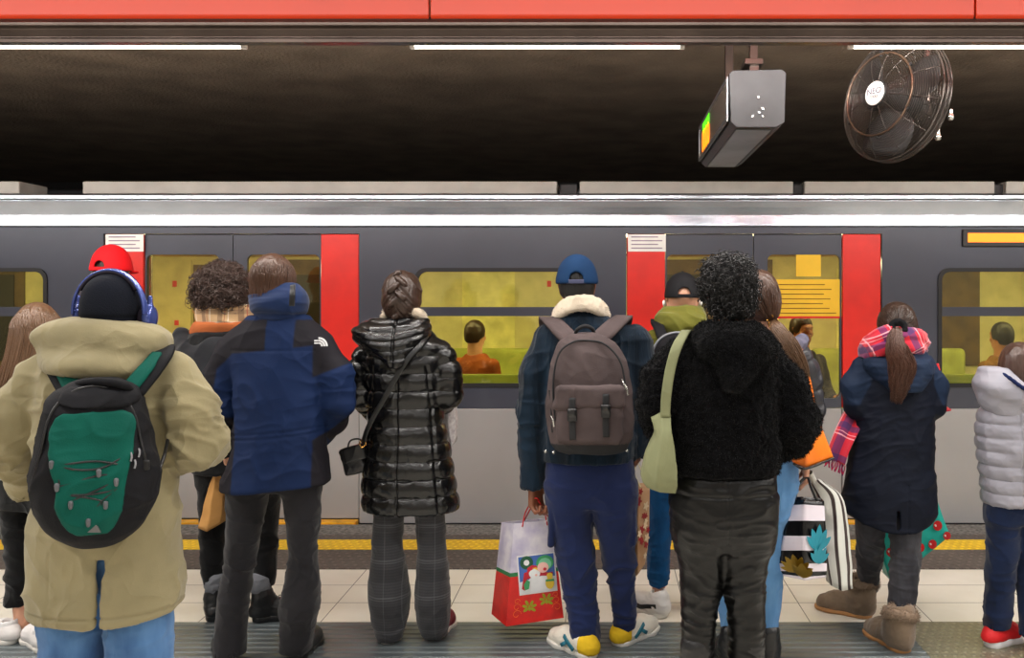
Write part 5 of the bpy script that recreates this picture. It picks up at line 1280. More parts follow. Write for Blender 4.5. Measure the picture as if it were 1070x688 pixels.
for a, b_ in zip(pth[:-1], pth[1:]): S.cap(a, b_, .018, k=.01)
S.build('fleece_collar', [M_shpa], p.root, extra=tufts(2500, .006, .001), label='cream fleece collar')
def braid(S):
    for i in range(9):
        t = i/8; z = .118-.255*t; y = -.012-.105*math.sqrt(max(.05, 1-((z-.03)/.105)**2)) if z > -.02 else -.088+.03*(z+.02); sg = 1 if i % 2 else -1; w = (.034 if t > .1 else .02)*(1-.45*max(0, t-.55)/.45)
        R = np.array([nrm((1, 0, -sg*.9)), (0, 1, 0), nrm((sg*.9, 0, 1))]); S.ell(p.H(sg*w*.45, y-.004, z), (w, .018, .013), R, .004)
def bd(P, N):
    L = (P-p.C); return .0035*ridge(np.stack([np.abs(L[:, 0])*1.0+L[:, 2]*.8, L[:, 1]*.3, L[:, 2]*.2], -1), (55, 20, 20), 6)+.001*ridge(P, (90, 90, 20), 3)
hair_cap(p, H_dark, grow=.013, low=-.095, extra=braid, disp=bd, vox=.0035)
0 and strands_on('flyaway_strands', p, H_dark, [smooth_path([q, q+n_*.012+V(0, 0, .004), q+n_*.022+V(*g.normal(size=3))*.012], 6) for q, n_ in zip(*scalp_pts(p, 40, (.083, .102, .099), seed=9, zmin=.3))], .0005)
M_check = plaid('grey checked wool', (50, 50, 54), [('Z', .0125, .0045, 0, (34, 34, 38), .75), ('X', .011, .0035, 0, (44, 44, 48), .6), ('Z', .16, .055, .02, (24, 24, 28), .5), ('Z', .16, .006, .09, (92, 92, 96), .45), ('Z', .16, .005, .10, (92, 92, 96), .35), ('X', .075, .004, .01, (90, 90, 94), .35)], .9)
trousers(p, 'trousers', M_check, [(505, 393, 463, .10), (520, 392, 464, .10), (535, 392, 463, .09)],
         [(520, 392, 427), (540, 391, 421.5), (572, 389, 420), (600, 387, 425), (622, 385, 428), (640, 388, 427), (668, 395, 419, .0)], [(520, 427, 464), (540, 434, 464), (572, 437, 466), (600, 436, 469), (628, 434, 471), (645, 437, 470), (664, 442, 466, .03)],
         disp=cloth(.004, (8, 8, 10), [(W(407, 655), .10, .010), (W(453, 650), .10, .010), (kn[0], .1, .006), (kn[1], .1, .006)], 24), k=.02)
M_redsh = mat('maroon sneaker', (128, 40, 52), .6)
for a_, x, y in ((-.15, 407, 4.02), (.15, 453, 4.08)): foot(p, W(x, 662)[0], y, a_, .24, 'sneaker', (M_redsh, M_rubber), w=.042)
# shoulder bag
hb = thing('shoulder_bag', W(371, 497, -.05), 'small black leather shoulder bag hanging at the hip of the black puffer coat', 'bag')
S = Sdf(.004); S.box(W(370, 481, -.04), (.050, .032, .062), .014, np.array([nrm((1, 0, .28)), (0, 1, 0), nrm((-.28, 0, 1))]), .01); S.build('bag_body', [M_leather], hb, disp=cloth(.002, (12, 12, 12), [], 41))
S = Sdf(.004); S.box(W(370.5, 474, -.058), (.051, .020, .036), .01, np.array([nrm((1, 0, .28)), (0, 1, 0), nrm((-.28, 0, 1))]), .01); S.build('bag_flap', [M_leather], hb)
M_brass = mat('brass', (226, 170, 90), .25, metal=1.)
tube_obj('brass_ring', [[W(379, 459, -.09), W(376, 463, -.10), W(378, 468, -.10), W(382, 464, -.09), W(380, 458, -.09)]], .003, M_brass, hb)
tube_obj('top_handle', [[W(363, 470, -.06), W(366, 461, -.07), W(375, 459, -.07), W(379, 463, -.08)]], .004, M_leather, hb)
strip('strap', [W(379, 463, -.10), W(386, 444, -.15), W(404, 412, -.165), W(424, 378, -.175), W(440, 360, -.150), W(447, 350, -.05), W(448, 358, .10)], .021, normals((-.3, -1, 0), (-.1, -1, 0), (0, -1, 0), (0, -1, .1), (0, -1, .5), (0, -.1, 1), (0, 1, .3)), .004, M_leather, hb)
wb, Pw, dd = shopbag('paper_bag', nums([(462, 424, .13), (463, 450, .13), (466, 464, .13)], p), nums([(468, 424, .11), (469, 450, .11), (472, 466, .11)], p), nums([(476, 424, .14), (476, 445, .14), (475, 462, .14)], p), .06, mat('white patterned paper', (224, 220, 220), .6, col2=(170, 160, 166), vs=50), W(470, 462, .13), 'small white printed bag tucked under the right sleeve of the puffer coat', 'bag', wr_=.004)

# ===================================================================== P3 curly hair
p = P3 = Person('person with short curly dark hair, beige checked scarf and black coat, behind the navy jacket', 4.33, 238, SK_mid, (234, 307))
W = p.W
sh = [W(200, 362), W(276, 362)]; el = [W(196, 415, .02), W(282, 418, .02)]; wr = [W(206, 455, .2), W(270, 455, .22)]
hip = [W(222, 480), W(268, 480)]; kn = [W(222, 560), W(276, 560)]; an = [(W(223, 640)[0], 4.33, .10), (W(270, 640)[0], 4.33, .10)]
body(p, sh, el, wr, hip, kn, an)
M_blk = M_twill('black wool', (12, 12, 14), rough=.95, var=.1, fold=.4)
rows = [(338, 212, 262, .08), (345, 204, 272, .10), (358, 194, 282, .12), (380, 194, 284, .13), (420, 202, 276, .13), (450, 204, 274, .13), (470, 204, 276, .135), (492, 204, 280, .14)]
garment(p, 'coat', M_blk, rows, [([sh[0], W(192, 390), el[0], wr[0]], [.055, .058, .055, .045]), ([sh[1], W(284, 390), el[1], wr[1]], [.055, .058, .055, .045])], disp=cloth(.006, (6, 6, 8), [(el[0], .1, .01), (el[1], .1, .01)], 51))
M_dg = M_twill('dark grey jersey', (30, 31, 35), rough=.95)
S = Sdf(.006)
S.chain(smooth_path([W(190, 352, -.02), W(196, 372, -.10), W(212, 392, -.14), W(235, 400, -.15), W(262, 392, -.14), W(280, 370, -.10), W(284, 352, -.02)], 16), [.04]*16, .02); S.ell(W(236, 372, -.09), (.16, .05, .10), k=.05)
S.build('draped_hood', [M_dg], p.root, disp=cloth(.006, (8, 8, 8), [], 52))
tube_obj('hood_cord', [[W(196, 388, -.16), W(208, 392, -.185), W(222, 389, -.20), W(232, 386, -.20)]], .003, mat('grey cord', (120, 124, 128), .7), p.root)
M_bchk = plaid('beige checked wool', (196, 160, 118), [('X', .085, .022, .0, (110, 84, 66), .65), ('Z', .085, .022, .03, (110, 84, 66), .55), ('X', .085, .004, .04, (236, 226, 210), .6), ('Z', .085, .004, .07, (236, 226, 210), .6), ('X', .085, .003, .055, (150, 50, 40), .7)], .95, sheen=.2)
S = Sdf(.005); S.loft(p.rows([(314, 212, 256, .075, -.01), (319, 207, 262, .095, -.01), (326, 206, 264, .105, -.01), (334, 208, 262, .105, -.01), (340, 214, 256, .09, -.01)]), n=2.2); S.cap(p.H(0, 0, -.05), p.H(0, 0, .1), .06, .068, .01, 'sub')
S.build('scarf', [M_bchk], p.root, disp=cloth(.008, (8, 8, 20), [], 53))
S = Sdf(.005); S.loft(p.rows([(336, 206, 262, .10, -.02), (344, 198, 268, .105, -.01), (350, 200, 266, .09, 0)]), n=2.2); S.build('orange_neckline', [mat('rust orange knit', (176, 98, 56), .9, bump=.5, bs=150)], p.root, label='rust orange neckline under the scarf')
def cx3(S): S.ell(p.H(0, -.02, .03), (.112, .118, .105), p.R(), .03); S.ell(p.H(-.06, -.03, -.03), (.06, .07, .07), p.R(), .03); S.ell(p.H(.05, -.04, -.03), (.06, .07, .07), p.R(), .03)
H_curl = hairmat('brown curls', (66, 50, 44), .35)
hair_cap(p, H_curl, grow=.006, low=-.045, curls=2600, extra=cx3, cr=.010, cl=.024, seed=31, disp=lambda P, N: .014*noise(P, 32, 4)+.006*noise(P, 70, 5))
trousers(p, 'trousers', M_blk, [(468, 206, 280, .10), (490, 206, 284, .10), (505, 208, 286, .09)],
         [(490, 206, 246), (520, 209, 240), (560, 210, 235), (600, 212, 234), (612, 214, 232)], [(490, 244, 288), (520, 256, 292), (560, 264, 289), (600, 266, 288), (612, 267, 286)], disp=cloth(.004, (8, 8, 12), [(kn[0], .1, .009), (kn[1], .1, .009)], 54), k=.03)
for a_, x in ((-.15, 226), (1.25, 270)):
    s_, G = foot(p, W(x, 640)[0], 4.30, a_, .27, 'boot', (M_leather, M_leather), w=.046, shaft=.19, sr=.043, solez=.035)
    S = Sdf(.005); S.cap(G(0, .022, .165), G(0, .02, .200), .048, .050); S.build('knit_cuff', [M_sock], s_, disp=lambda P, N: .003*ridge(P, (30, 30, 60), 2), label='grey knit cuff')
    laces(s_, G, M_sock, .14, .09, .06, 5, .024)
# tan paper bag
pb, Pp, dd = shopbag('paper_bag', nums([(223, 478, -.08), (216, 515, -.10), (207, 552, -.10)], p), nums([(227, 479, -.10), (222, 515, -.13), (216, 556, -.13)], p), nums([(233, 480, -.08), (233, 515, -.10), (230, 548, -.10)], p), .08, mat('kraft paper', (196, 146, 86), .8, var=.1, bump=.3, bs=90, fold=.3, fs=9), W(220, 553, -.1), 'narrow tan kraft paper bag hanging by the left sleeve of the navy jacket', 'bag', wr_=.005, top=.4)
tube_obj('twisted_handle', [[Pp[0][0]+V(.01, .02, 0), W(229, 468, -.10), Pp[2][0]+V(-.01, .02, 0)]], .003, mat('kraft cord', (180, 132, 80), .8), pb)

# ===================================================================== P0 long hair, far left
p = P0 = Person('person with long light brown hair and black trousers at the far left edge', 4.06, 36, SK_light, (38, 346), yaw=-.7)
W = p.W
sh = [W(12, 396, .05), W(66, 392, -.05)]; el = [W(4, 448, .06), W(76, 445, -.04)]; wr = [W(-12, 460, .2), W(50, 470, .14)]
hip = [W(20, 520, .04), W(46, 520, -.04)]; kn = [W(18, 580, .04), W(52, 585, -.04)]; an = [(W(20, 650)[0], 4.08, .09), (W(62, 650)[0], 3.98, .09)]
body(p, sh, el, wr, hip, kn, an)
M_wj = M_twill('pale grey wool jacket', (190, 184, 186), rough=.95)
rows = [(372, 26, 60, .07), (380, 14, 68, .10), (396, 6, 74, .12), (430, 8, 70, .12), (465, 8, 68, .12), (498, 4, 70, .125)]
garment(p, 'jacket', M_wj, rows, [([sh[0], el[0], wr[0]], [.05, .05, .042]), ([sh[1], el[1], wr[1]], [.05, .05, .042])], disp=cloth(.006, (7, 7, 9), [], 61))
hair_cap(p, H_lbrown, grow=.010, low=-.09, seed=5)
Q0, N0 = scalp_pts(p, 1100, (.086, .105, .102), seed=14, zmin=.05, front=.6); g = np.random.default_rng(8); pa = []
for q, n_ in zip(Q0, N0):
    o = q-p.C; a = math.atan2(o@p.rt, -(o@p.fwd)); j = g.random()
    ring = lambda rx, ry, z: p.C+p.rt*rx*math.sin(a)-p.fwd*(ry*math.cos(a)+.012)+V(0, 0, z)
    L = .30+.10*g.random(); e1 = ring(.096+.01*j, .115+.012*j, .0); e2 = ring(.092+.012*j, .118+.016*j, -.10)+V(-.015, -.01, 0); e3 = ring(.080+.02*j, .12+.02*j, -.10-L*.5)+V(-.055, -.03, 0); e4 = ring(.06+.03*j, .115+.03*j, -.10-L)+V(-.11+.02*g.normal(), -.02, 0)
    pa.append(smooth_path([q, (q+e1)/2+n_*.010, e1, e2, e3, e4], 20))
strands_on('long_hair', p, H_lbrown, pa, .0024, .4)
M_blkt = M_twill('black cotton trousers', (10, 11, 13), rough=.9, fold=.4)
trousers(p, 'trousers', M_blkt, [(490, 0, 66, .10), (515, 0, 66, .10), (530, 2, 64, .09)], [(510, 0, 36, .04), (550, 6, 37, .04), (580, 9, 37, .04), (610, 9, 35, .03), (632, 6, 27, .02)], [(510, 32, 68, -.04), (550, 38, 68, -.04), (590, 42, 68, -.06), (632, 52, 72, -.08)],
         disp=cloth(.005, (8, 8, 12), [(kn[0], .1, .012), (W(18, 615), .08, .012)], 62), k=.03)
M_wsn = mat('white canvas sneaker', (218, 214, 212), .7, var=.04, bump=.3, bs=200)
for a_, x, y in ((-1.1, 19, 4.02), (-.9, 66, 3.93)):
    s_, G = foot(p, W(x, 650)[0], y, a_, .25, 'sneaker', (M_wsn, M_rubber), w=.042)
    S = Sdf(.004); S.cap(G(0, .035, .07), G(0, .03, .095), .040, .038); S.cap(G(0, .035, .06), G(0, .03, .14), .033, k=.004, op='sub'); S.build('ankle_sock', [mat('white sock', (222, 220, 220), .95, bump=.5, bs=150)], p.root)

# ===================================================================== P2 red cap
p = P2 = Person('person in a bright red baseball cap standing behind the dark beanie', 4.62, 118, SK_mid, (117, 286), yaw=-.35)
W = p.W
sh = [W(84, 345), W(150, 345)]; el = [W(76, 400), W(158, 400)]; wr = [W(84, 440, .15), W(150, 440, .15)]
hip = [W(102, 470), W(134, 470)]; kn = [W(100, 545), W(136, 545)]; an = [(W(100, 600)[0], 4.62, .08), (W(137, 600)[0], 4.62, .08)]
body(p, sh, el, wr, hip, kn, an)
M_mar = M_twill('maroon jacket', (92, 26, 44), rough=.9)
garment(p, 'jacket', M_mar, [(322, 100, 134, .08), (330, 90, 144, .10), (345, 80, 154, .12), (400, 84, 150, .13), (450, 84, 150, .13), (485, 84, 150, .13)], [([sh[0], el[0], wr[0]], [.055, .055, .045]), ([sh[1], el[1], wr[1]], [.055, .055, .045])], disp=cloth(.006, (6, 6, 8), [], 71), vox=.008)
trousers(p, 'trousers', M_blkt, [(465, 86, 150, .10), (490, 86, 150, .10)], [(485, 86, 118), (545, 88, 114), (618, 90, 112)], [(485, 116, 150), (545, 122, 148), (618, 124, 146)], vox=.008, disp=cloth(.004, (8, 8, 12), [], 72))
for a_, x in ((-.2, 100), (.2, 136)): foot(p, W(x, 600)[0], 4.58, a_, .27, 'sneaker', (M_shoeb, M_rubber))
hair_cap(p, H_dark, grow=.004, low=-.055)
M_rcap = mat('red cotton cap', (222, 22, 30), .75, bump=.3, bs=260, var=.06)
capped(p, M_rcap, .35, True, M_rcap, grow=.018)
# ===================================================================== P7 olive hood
p = P7 = Person('person in a black cap with small white earbuds and olive green hooded jacket', 4.43, 712, SK_light, (713, 314))
W = p.W
sh = [W(684, 356), W(744, 356)]; el = [W(674, 405), W(752, 405)]; wr = [W(680, 448, .12), W(744, 448, .15)]
hip = [W(694, 490), W(730, 490)]; kn = [W(690, 560), W(730, 560)]; an = [(W(688, 620)[0], 4.43, .09), (W(732, 620)[0], 4.43, .09)]
body(p, sh, el, wr, hip, kn, an)
M_olive = M_twill('olive green shell', (98, 97, 30), rough=.7, fold=.35, var=.08)
garment(p, 'jacket', M_olive, [(334, 698, 730, .07), (342, 688, 742, .10), (354, 682, 748, .12), (380, 682, 748, .13), (420, 682, 746, .13), (462, 680, 746, .135)],
        [([sh[0], W(672, 380), el[0], wr[0]], [.055, .058, .055, .045]), ([sh[1], W(755, 380), el[1], wr[1]], [.055, .058, .055, .045])], disp=cloth(.007, (7, 7, 10), [(el[0], .1, .01)], 81))
def hood7(S):
    S.loft(p.rows([(320, 696, 730, .07, -.03), (326, 686, 738, .105, -.04), (334, 683, 741, .125, -.05), (343, 686, 740, .125, -.05), (352, 694, 734, .10, -.05)]), n=2.2); S.ell(p.H(0, .01, -.045), (.078, .10, .075), p.R(), .015, 'sub')
d7 = cloth(.008, (7, 7, 20), [], 82); garment(p, 'jacket_hood', M_olive, None, (), extra=hood7, disp=d7, vox=.005)
H_buzz = hairmat('shaved hair', (150, 108, 86), .6)
M_bcap = mat('black cotton cap', (24, 24, 27), .75, bump=.3, bs=280)
capped(p, M_bcap, 0., True, M_bcap, grow=.008)
S = Sdf(.003); S.ell(p.H(-.092, -.0, -.010), (.006, .009, .012)); S.cap(p.H(-.090, .0, -.015), p.H(-.086, .012, -.045), .0035); S.build('earbud', [M_white], p.root, label='white earbud')
S = Sdf(.003); S.ell(p.H(.092, -.0, -.010), (.006, .009, .012)); S.cap(p.H(.090, .0, -.015), p.H(.086, .012, -.045), .0035); S.build('earbud', [M_white], p.root, label='white earbud')
M_jean7 = denim('mid blue denim', (20, 86, 138), (10, 54, 96), 8)
trousers(p, 'jeans', M_jean7, [(455, 681, 747, .11), (480, 680, 748, .115), (500, 678, 746, .10)],
         [(485, 676, 712), (520, 676, 704), (560, 676.5, 701), (590, 677, 700), (603, 677, 699), (611, 679, 697)], [(485, 710, 748), (520, 716, 746), (560, 718, 744), (611, 722, 742)],
         disp=cloth(.004, (9, 9, 14), [(W(688, 604), .07, .012), (kn[0], .1, .006)], 83), k=.03)
M_wsn7 = mat('white leather sneaker', (230, 226, 222), .45, var=.03)
for a_, x, y in ((-.95, 692, 4.36), (.3, 732, 4.38)):
    s_, G = foot(p, W(x, 640)[0], y, a_, .28, 'sneaker', (M_wsn7, M_rubber), w=.048, shaft=.105, sr=.039)
    for sd in (-1, 1):
        strip('side_stripe', [G(sd*.050, .010, .066), G(sd*.056, .06, .058), G(sd*.056, .10, .050), G(sd*.053, .14, .060), G(sd*.045, .165, .078)], .020, V(*(G(sd, 0, 0)-G(0, 0, 0))), .008, M_leather, s_, label='black side stripe')
    strip('heel_tab', [G(0, -.024, .05), G(0, -.022, .080)], .034, V(*(G(0, -1, 0)-G(0, 0, 0))), .006, M_leather, s_)
    laces(s_, G, M_rubber, .10, .075, .09)
bp = thing('backpack', W(712, 400, -.24), 'black backpack with grey piping on the olive jacket, half hidden by the black fleece', 'backpack')
S = Sdf(.006); S.loft(p.rows([(350, 694, 728, .04, -.23), (356, 686, 734, .08, -.24), (370, 681, 738, .10, -.25), (400, 680, 740, .11, -.25), (428, 682, 738, .10, -.25)]), n=2.8, rnd=.03); S.build('pack_body', [M_bag1], bp, disp=cloth(.003, (8, 8, 8), [], 84))
tube_obj('piping', [[W(680, 425, -.27), W(679, 395, -.28), W(682, 368, -.28), W(690, 354, -.27), W(704, 348, -.25), W(722, 349, -.25)]], .006, mat('grey piping', (120, 122, 128), .4), bp)
for a in ([W(694, 358, -.20), W(689, 344, -.16), W(685, 336, -.06), W(688, 338, .04), W(690, 360, .14)], [W(730, 358, -.20), W(736, 344, -.16), W(740, 336, -.06), W(738, 338, .04), W(736, 360, .14)]):
    strip('shoulder_strap', a, .05, normals((0, -1, .5), (0, -1, .6), (0, -.5, 1), (0, .4, 1), (0, 1, .2)), .016, M_bag1, bp)

# ===================================================================== P9 long ponytail, orange bag
p = P9 = Person('person with a long brown side ponytail in light blue jeans, behind the black fleece', 3.77, 796, SK_light, (793, 314), yaw=.15)
W = p.W
sh = [W(762, 366), W(832, 366)]; el = [W(756, 420), W(848, 428, .02)]; wr = [W(766, 450, .2), W(842, 482, .04)]
hip = [W(778, 500), W(812, 500)]; kn = [W(762, 590), W(800, 590)]; an = [(W(764, 680)[0], 3.77, .09), (W(800, 680)[0], 3.77, .09)]
body(p, sh, el, wr, hip, kn, an, hands={1: dict(u=V(0, -.1, -1), n=V(-1, .3, 0), s=V(.2, 1, 0), curl=1.2, sc=1.0)}, fine_hands=(1,))
M_dpuf = mat('dark grey puffer', (42, 42, 48), .4, var=.1, fold=.35, fs=20)
q9 = CH-(480-VY)/p.k
garment(p, 'puffer_jacket', M_dpuf, [(345, 778, 812, .08), (352, 768, 826, .10), (366, 758, 838, .12), (400, 756, 838, .13), (440, 756, 836, .13), (476, 756, 834, .13)],
        [([sh[0], el[0], wr[0]], [.055, .055, .048], (.06, .012)), ([sh[1], W(845, 392), el[1], wr[1]], [.055, .056, .052, .045], (.06, .012))], quilt=(q9, .075, .012), vox=.005, disp=lambda P, N: .003*ridge(P, (16, 16, 24), 91))
M_lil = mat('lilac grey padded hood', (104, 102, 120), .7, fold=.4, fs=18)
S = Sdf(.005); S.chain(smooth_path([W(768, 352, -.02), W(776, 360, -.10), W(796, 364, -.14), W(818, 364, -.12), W(833, 361, -.05), W(838, 356, .03)], 14), [.026]*14, .02)
S.build('padded_hood', [M_lil], p.root, disp=cloth(.005, (10, 10, 16), [], 92), label='lilac grey padded hood')
hair_cap(p, H_brown, grow=.009, low=-.10, seed=6)
Q0, N0 = scalp_pts(p, 600, (.085, .104, .101), seed=24, zmin=-.3, front=.6); tie = V(*W(806, 336, -.09)); pa = []
for q, n_ in zip(Q0, N0): pa.append(smooth_path([q, q*.72+tie*.28+n_*.018, q*.3+tie*.7+n_*.022, tie+n_*.008], 12))
strands_on('swept_hair', p, H_brown, pa, .0018, .2)
sp = [tie, W(813, 344, -.15), W(823, 358, -.19), W(832, 374, -.20), W(838, 390, -.19), W(841, 402, -.17)]
strands_on('ponytail', p, H_lbrown, tail_paths(sp, [.014, .026, .034, .034, .028, .016], 420, 5, flat_=(1, .6)), .0018)
S = Sdf(.003)
for i in range(5): a = i*1.25; S.cap(tie+V(.016*math.cos(a), -.012, .016*math.sin(a)), tie+V(.024*math.cos(a+.4), -.03, .024*math.sin(a+.4)), .004)
S.build('hair_clip', [mat('gold hair clip', (220, 176, 96), .25, metal=1.)], p.root, label='gold hair clip')
M_jean9 = denim('light blue denim', (100, 146, 192), (62, 106, 156), 7)
trousers(p, 'jeans', M_jean9, [(470, 757, 831, .11), (500, 756, 833, .12), (525, 757, 827, .115), (540, 758, 820, .10)],
         [(505, 756, 796), (540, 756, 788), (585, 748, 776), (630, 751, 777), (664, 754, 776)], [(505, 792, 833), (530, 788, 826), (556, 784, 818), (585, 784, 816), (612, 785, 818), (640, 786, 815), (664, 789, 811)],
         disp=cloth(.004, (8, 8, 14), [(kn[0], .1, .008), (kn[1], .1, .008)], 93), k=.03)
for a_, x in ((-.2, 765), (.2, 800)): foot(p, W(x, 680)[0], 3.73, a_, .25, 'boot', (M_leather, M_leather), w=.044, shaft=.16, sr=.047)
# orange shoulder bag
M_ob = mat('bright orange faux leather', (250, 126, 8), .45, var=.05, bump=.2, bs=150, fold=.3, fs=9)
ob, Po, dd = shopbag('shoulder_bag', nums([(826, 436, -.13), (825, 460, -.13), (829, 484, -.13)], p), nums([(844, 434, -.17), (842, 462, -.19), (842, 489, -.17)], p), nums([(855, 438, -.11), (864, 460, -.11), (871, 478, -.11)], p), .09, M_ob, W(848, 489, -.1), 'bright orange shoulder bag tucked under the right elbow of the black fleece', 'bag', wr_=.006, top=.5)
strip('strap', [W(850, 440, -.10), W(846, 410, -.12), W(840, 385, -.11), W(835, 366, -.08), W(832, 354, .0), W(834, 372, .12)], .030, normals((.3, -1, 0), (.3, -1, 0), (.2, -1, .2), (.2, -.8, .6), (0, 0, 1), (0, 1, .3)), .006, M_ob, ob)
tube_obj('black_base_trim', [[Po[0][-1]+V(0, -.004, -.003), Po[1][-1]+V(0, -.004, -.003), Po[2][-1]+V(0, -.004, -.003)]], .005, M_leather, ob, label='black trim along the base')
# striped shopping bags
M_str = plaid('black and white striped plastic', (232, 224, 236), [('V', .29, .145, .10, (14, 14, 18), 1.)], .25, bump=.1, sheen=0)
hnd = V(*W(842, 497, .02))
sb, Ps, dd = shopbag('shopping_bag', nums([(828, 523, -.03), (819, 560, -.05), (814, 592, -.05), (819, 602, -.03)], p), nums([(841, 522, -.06), (841, 560, -.09), (840, 592, -.10), (841, 607, -.08)], p), nums([(861, 524, -.03), (863, 560, -.04), (864, 592, -.04), (863, 604, -.02)], p), .10, M_str, W(840, 607, -.02),
                     'black and white striped shopping bag printed with gold and teal leaves', 'bag', 'carried shopping bags', wr_=.006, top=.5)
M_gl = mat('gold leaf print', (140, 112, 30), .35, metal=.5); M_tl = mat('teal leaf print', (20, 130, 150), .45)
def leafset(P0, P1, u, v, sc, m, par, n=7, a0=0., nm='leaf_print', off=-.012):
    j = int(v*(len(P0)-1)); c = P0[j]*(1-u)+P1[j]*u+V(0, off, 0); xx = P1[j]-P0[j]; yy = P0[max(0, j-2)]-P0[min(len(P0)-1, j+2)]; M_ = frame(c, xx, yy)
    lps = []
    for i in range(n):
        a = a0+(i-(n-1)/2)*.42; r = sc*(1-.25*abs(i-(n-1)/2)/n*2); ca, sa = math.sin(a), math.cos(a); lp = []
        for t in np.linspace(0, 1, 9): w_ = .17*r*math.sin(PI*t)**.8; lp.append((ca*r*t-sa*w_, sa*r*t+ca*w_))
        for t in np.linspace(1, 0, 9)[1:-1]: w_ = -.17*r*math.sin(PI*t)**.8; lp.append((ca*r*t-sa*w_, sa*r*t+ca*w_))
        lps.append(lp)
    for i, lp in enumerate(lps):
        flat(nm, [lp], M_ @ Matrix.Translation((0, 0, .0004*i)), .0006, m, par)
leafset(Ps[0], Ps[1], .72, .80, .095, M_gl, sb, 7, 0, 'gold_leaf_print'); leafset(Ps[0], Ps[1], .88, .93, .12, M_gl, sb, 3, .2, 'gold_leaf_print', -.02); leafset(Ps[1], Ps[2], .58, .48, .11, M_tl, sb, 5, 0, 'teal_leaf_print', -.012); leafset(Ps[1], Ps[2], .60, .66, .085, M_tl, sb, 5, 0, 'teal_leaf_print', -.014)
tube_obj('loop_handle', [[Ps[0][0]+V(.01, 0, 0), W(834, 508, -.02), hnd+V(-.012, -.02, -.01), hnd+V(.008, -.02, -.01), W(847, 508, -.02), Ps[2][0]+V(-.03, 0, 0)]], .006, M_leather, sb)
M_wst = plaid('white and brown striped plastic', (206, 208, 202), [('U', .14, .042, .02, (58, 46, 46), 1.)], .35, sheen=0)
s2, Pq, dd = shopbag('shopping_bag', nums([(846, 502, .05), (858, 528, .06), (862, 570, .05), (868, 612, .05)], p), nums([(856, 502, .03), (872, 522, .03), (876, 570, .01), (880, 618, .02)], p), nums([(864, 506, .06), (882, 524, .06), (889, 575, .05), (891, 616, .05)], p), .07, M_wst, W(876, 617, .05),
                     'white plastic shopping bag with brown stripes, hanging behind the black and white one', 'bag', 'carried shopping bags', wr_=.010, top=.3, closed_top=True)
sb['group'] = ''; s2['group'] = ''
del sb['group']; del s2['group']
tube_obj('twisted_top', [[W(846, 494, .03), W(850, 502, .05), W(856, 512, .06)]], .014, mat('crumpled plastic', (196, 196, 190), .4), s2)

# ===================================================================== P8 black fleece
p = P8 = Person('person with short curly black hair in a fluffy black hooded fleece and black leather trousers', 3.3, 760, SK_mid, (763, 310))
W = p.W
sh = [W(714, 374), W(798, 376)]; el = [W(688, 425, -.02), W(833, 440, -.02)]; wr = [W(706, 455, .2), W(812, 468, .18)]
hip = [W(730, 530), W(780, 530)]; kn = [W(730, 625), W(779, 625)]; an = [(W(729, 700)[0], 3.3, .1), (W(780, 700)[0], 3.3, .1)]
body(p, sh, el, wr, hip, kn, an)
M_flc = mat('black fleece', (11, 11, 13), .95, var=.3, vs=40, bump=1., bs=110, bdist=.005, sheen=.05, spec=.05)
df = lambda P, N: cloth(.006, (5, 5, 6), [(el[0], .12, .012), (el[1], .12, .014)], 101)(P, N)+.0035*noise(P, 60, 4)+.0025*noise(P, 120, 5)
garment(p, 'fleece', M_flc, [(338, 740, 788, .09), (346, 724, 802, .11), (360, 712, 812, .14), (385, 706, 815, .155), (420, 702, 814, .16), (455, 700, 814, .16), (478, 699, 815, .16), (492, 703, 813, .15)],
        [([sh[0], W(694, 398), el[0], W(694, 446, .1), wr[0]], [.078, .080, .076, .066, .055]), ([sh[1], W(820, 404), el[1], W(828, 456, .1), wr[1]], [.072, .076, .078, .070, .058])], disp=df, vox=.005, ex=tufts(22000, .008, .0011, 7), hol=True)
def hood8(S):
    S.loft(p.rows([(333, 742, 786, .05, -.02), (340, 728, 798, .11, -.04), (350, 722, 808, .15, -.06), (362, 724, 809, .165, -.07), (375, 733, 804, .165, -.08), (388, 743, 792, .16, -.09), (398, 753, 776, .14, -.10), (404, 758, 766, .12, -.10)]), n=2.1)
    S.ell(W(762, 326, .0), (.095, .11, .08), k=.03, op='sub')
def dh8(P, N):
    X, Y = pp(p, P); q = Y-335-.011*(X-763)**2*1.0; return .010*np.sin(q*.12)*np.exp(-((X-765)/50)**2)+.006*ridge(P, (6, 6, 10), 6)+.0035*noise(P, 60, 4)+.0025*noise(P, 120, 5)
garment(p, 'fleece_hood', M_flc, None, (), extra=hood8, disp=dh8, vox=.005, ex=tufts(9000, .008, .0011, 8))
S = Sdf(.006); S.loft(p.rows([(486, 704, 811, .13), (503, 703, 811, .135)]), n=2.3); S.build('undershirt', [M_blk], p.root)
def cx8(S): S.ell(p.H(.0, -.02, .065), (.078, .10, .076), p.R(), .03); S.ell(p.H(-.03, -.02, .06), (.075, .09, .08), p.R(), .03); S.ell(p.H(.01, -.02, .085), (.05, .07, .045), p.R(), .03)
hair_cap(p, H_black, grow=.010, low=-.075, curls=2600, extra=cx8, cr=.006, cl=.013, seed=41, disp=lambda P, N: .008*noise(P, 38, 4)+.004*noise(P, 90, 5))
M_lea = mat('black faux leather', (7, 7, 8), .34, var=.15, bump=.25, bs=140, spec=.32, fold=.25, fs=9)
dl = cloth(.004, (6, 6, 20), [(kn[0]-V(0, .06, 0), .10, .009), (kn[1]-V(0, .06, 0), .10, .009), (W(725, 575, -.12), .07, .007), (W(788, 575, -.12), .07, .007)], 102, fine=.001)
def cr8(P):
    X, Y = pp(p, P); return -.006*np.exp(-((X-757)/1.3)**2)*(Y < 562)*(P[:, 1] < p.d)-.004*np.exp(-((Y-512)/1.2)**2)
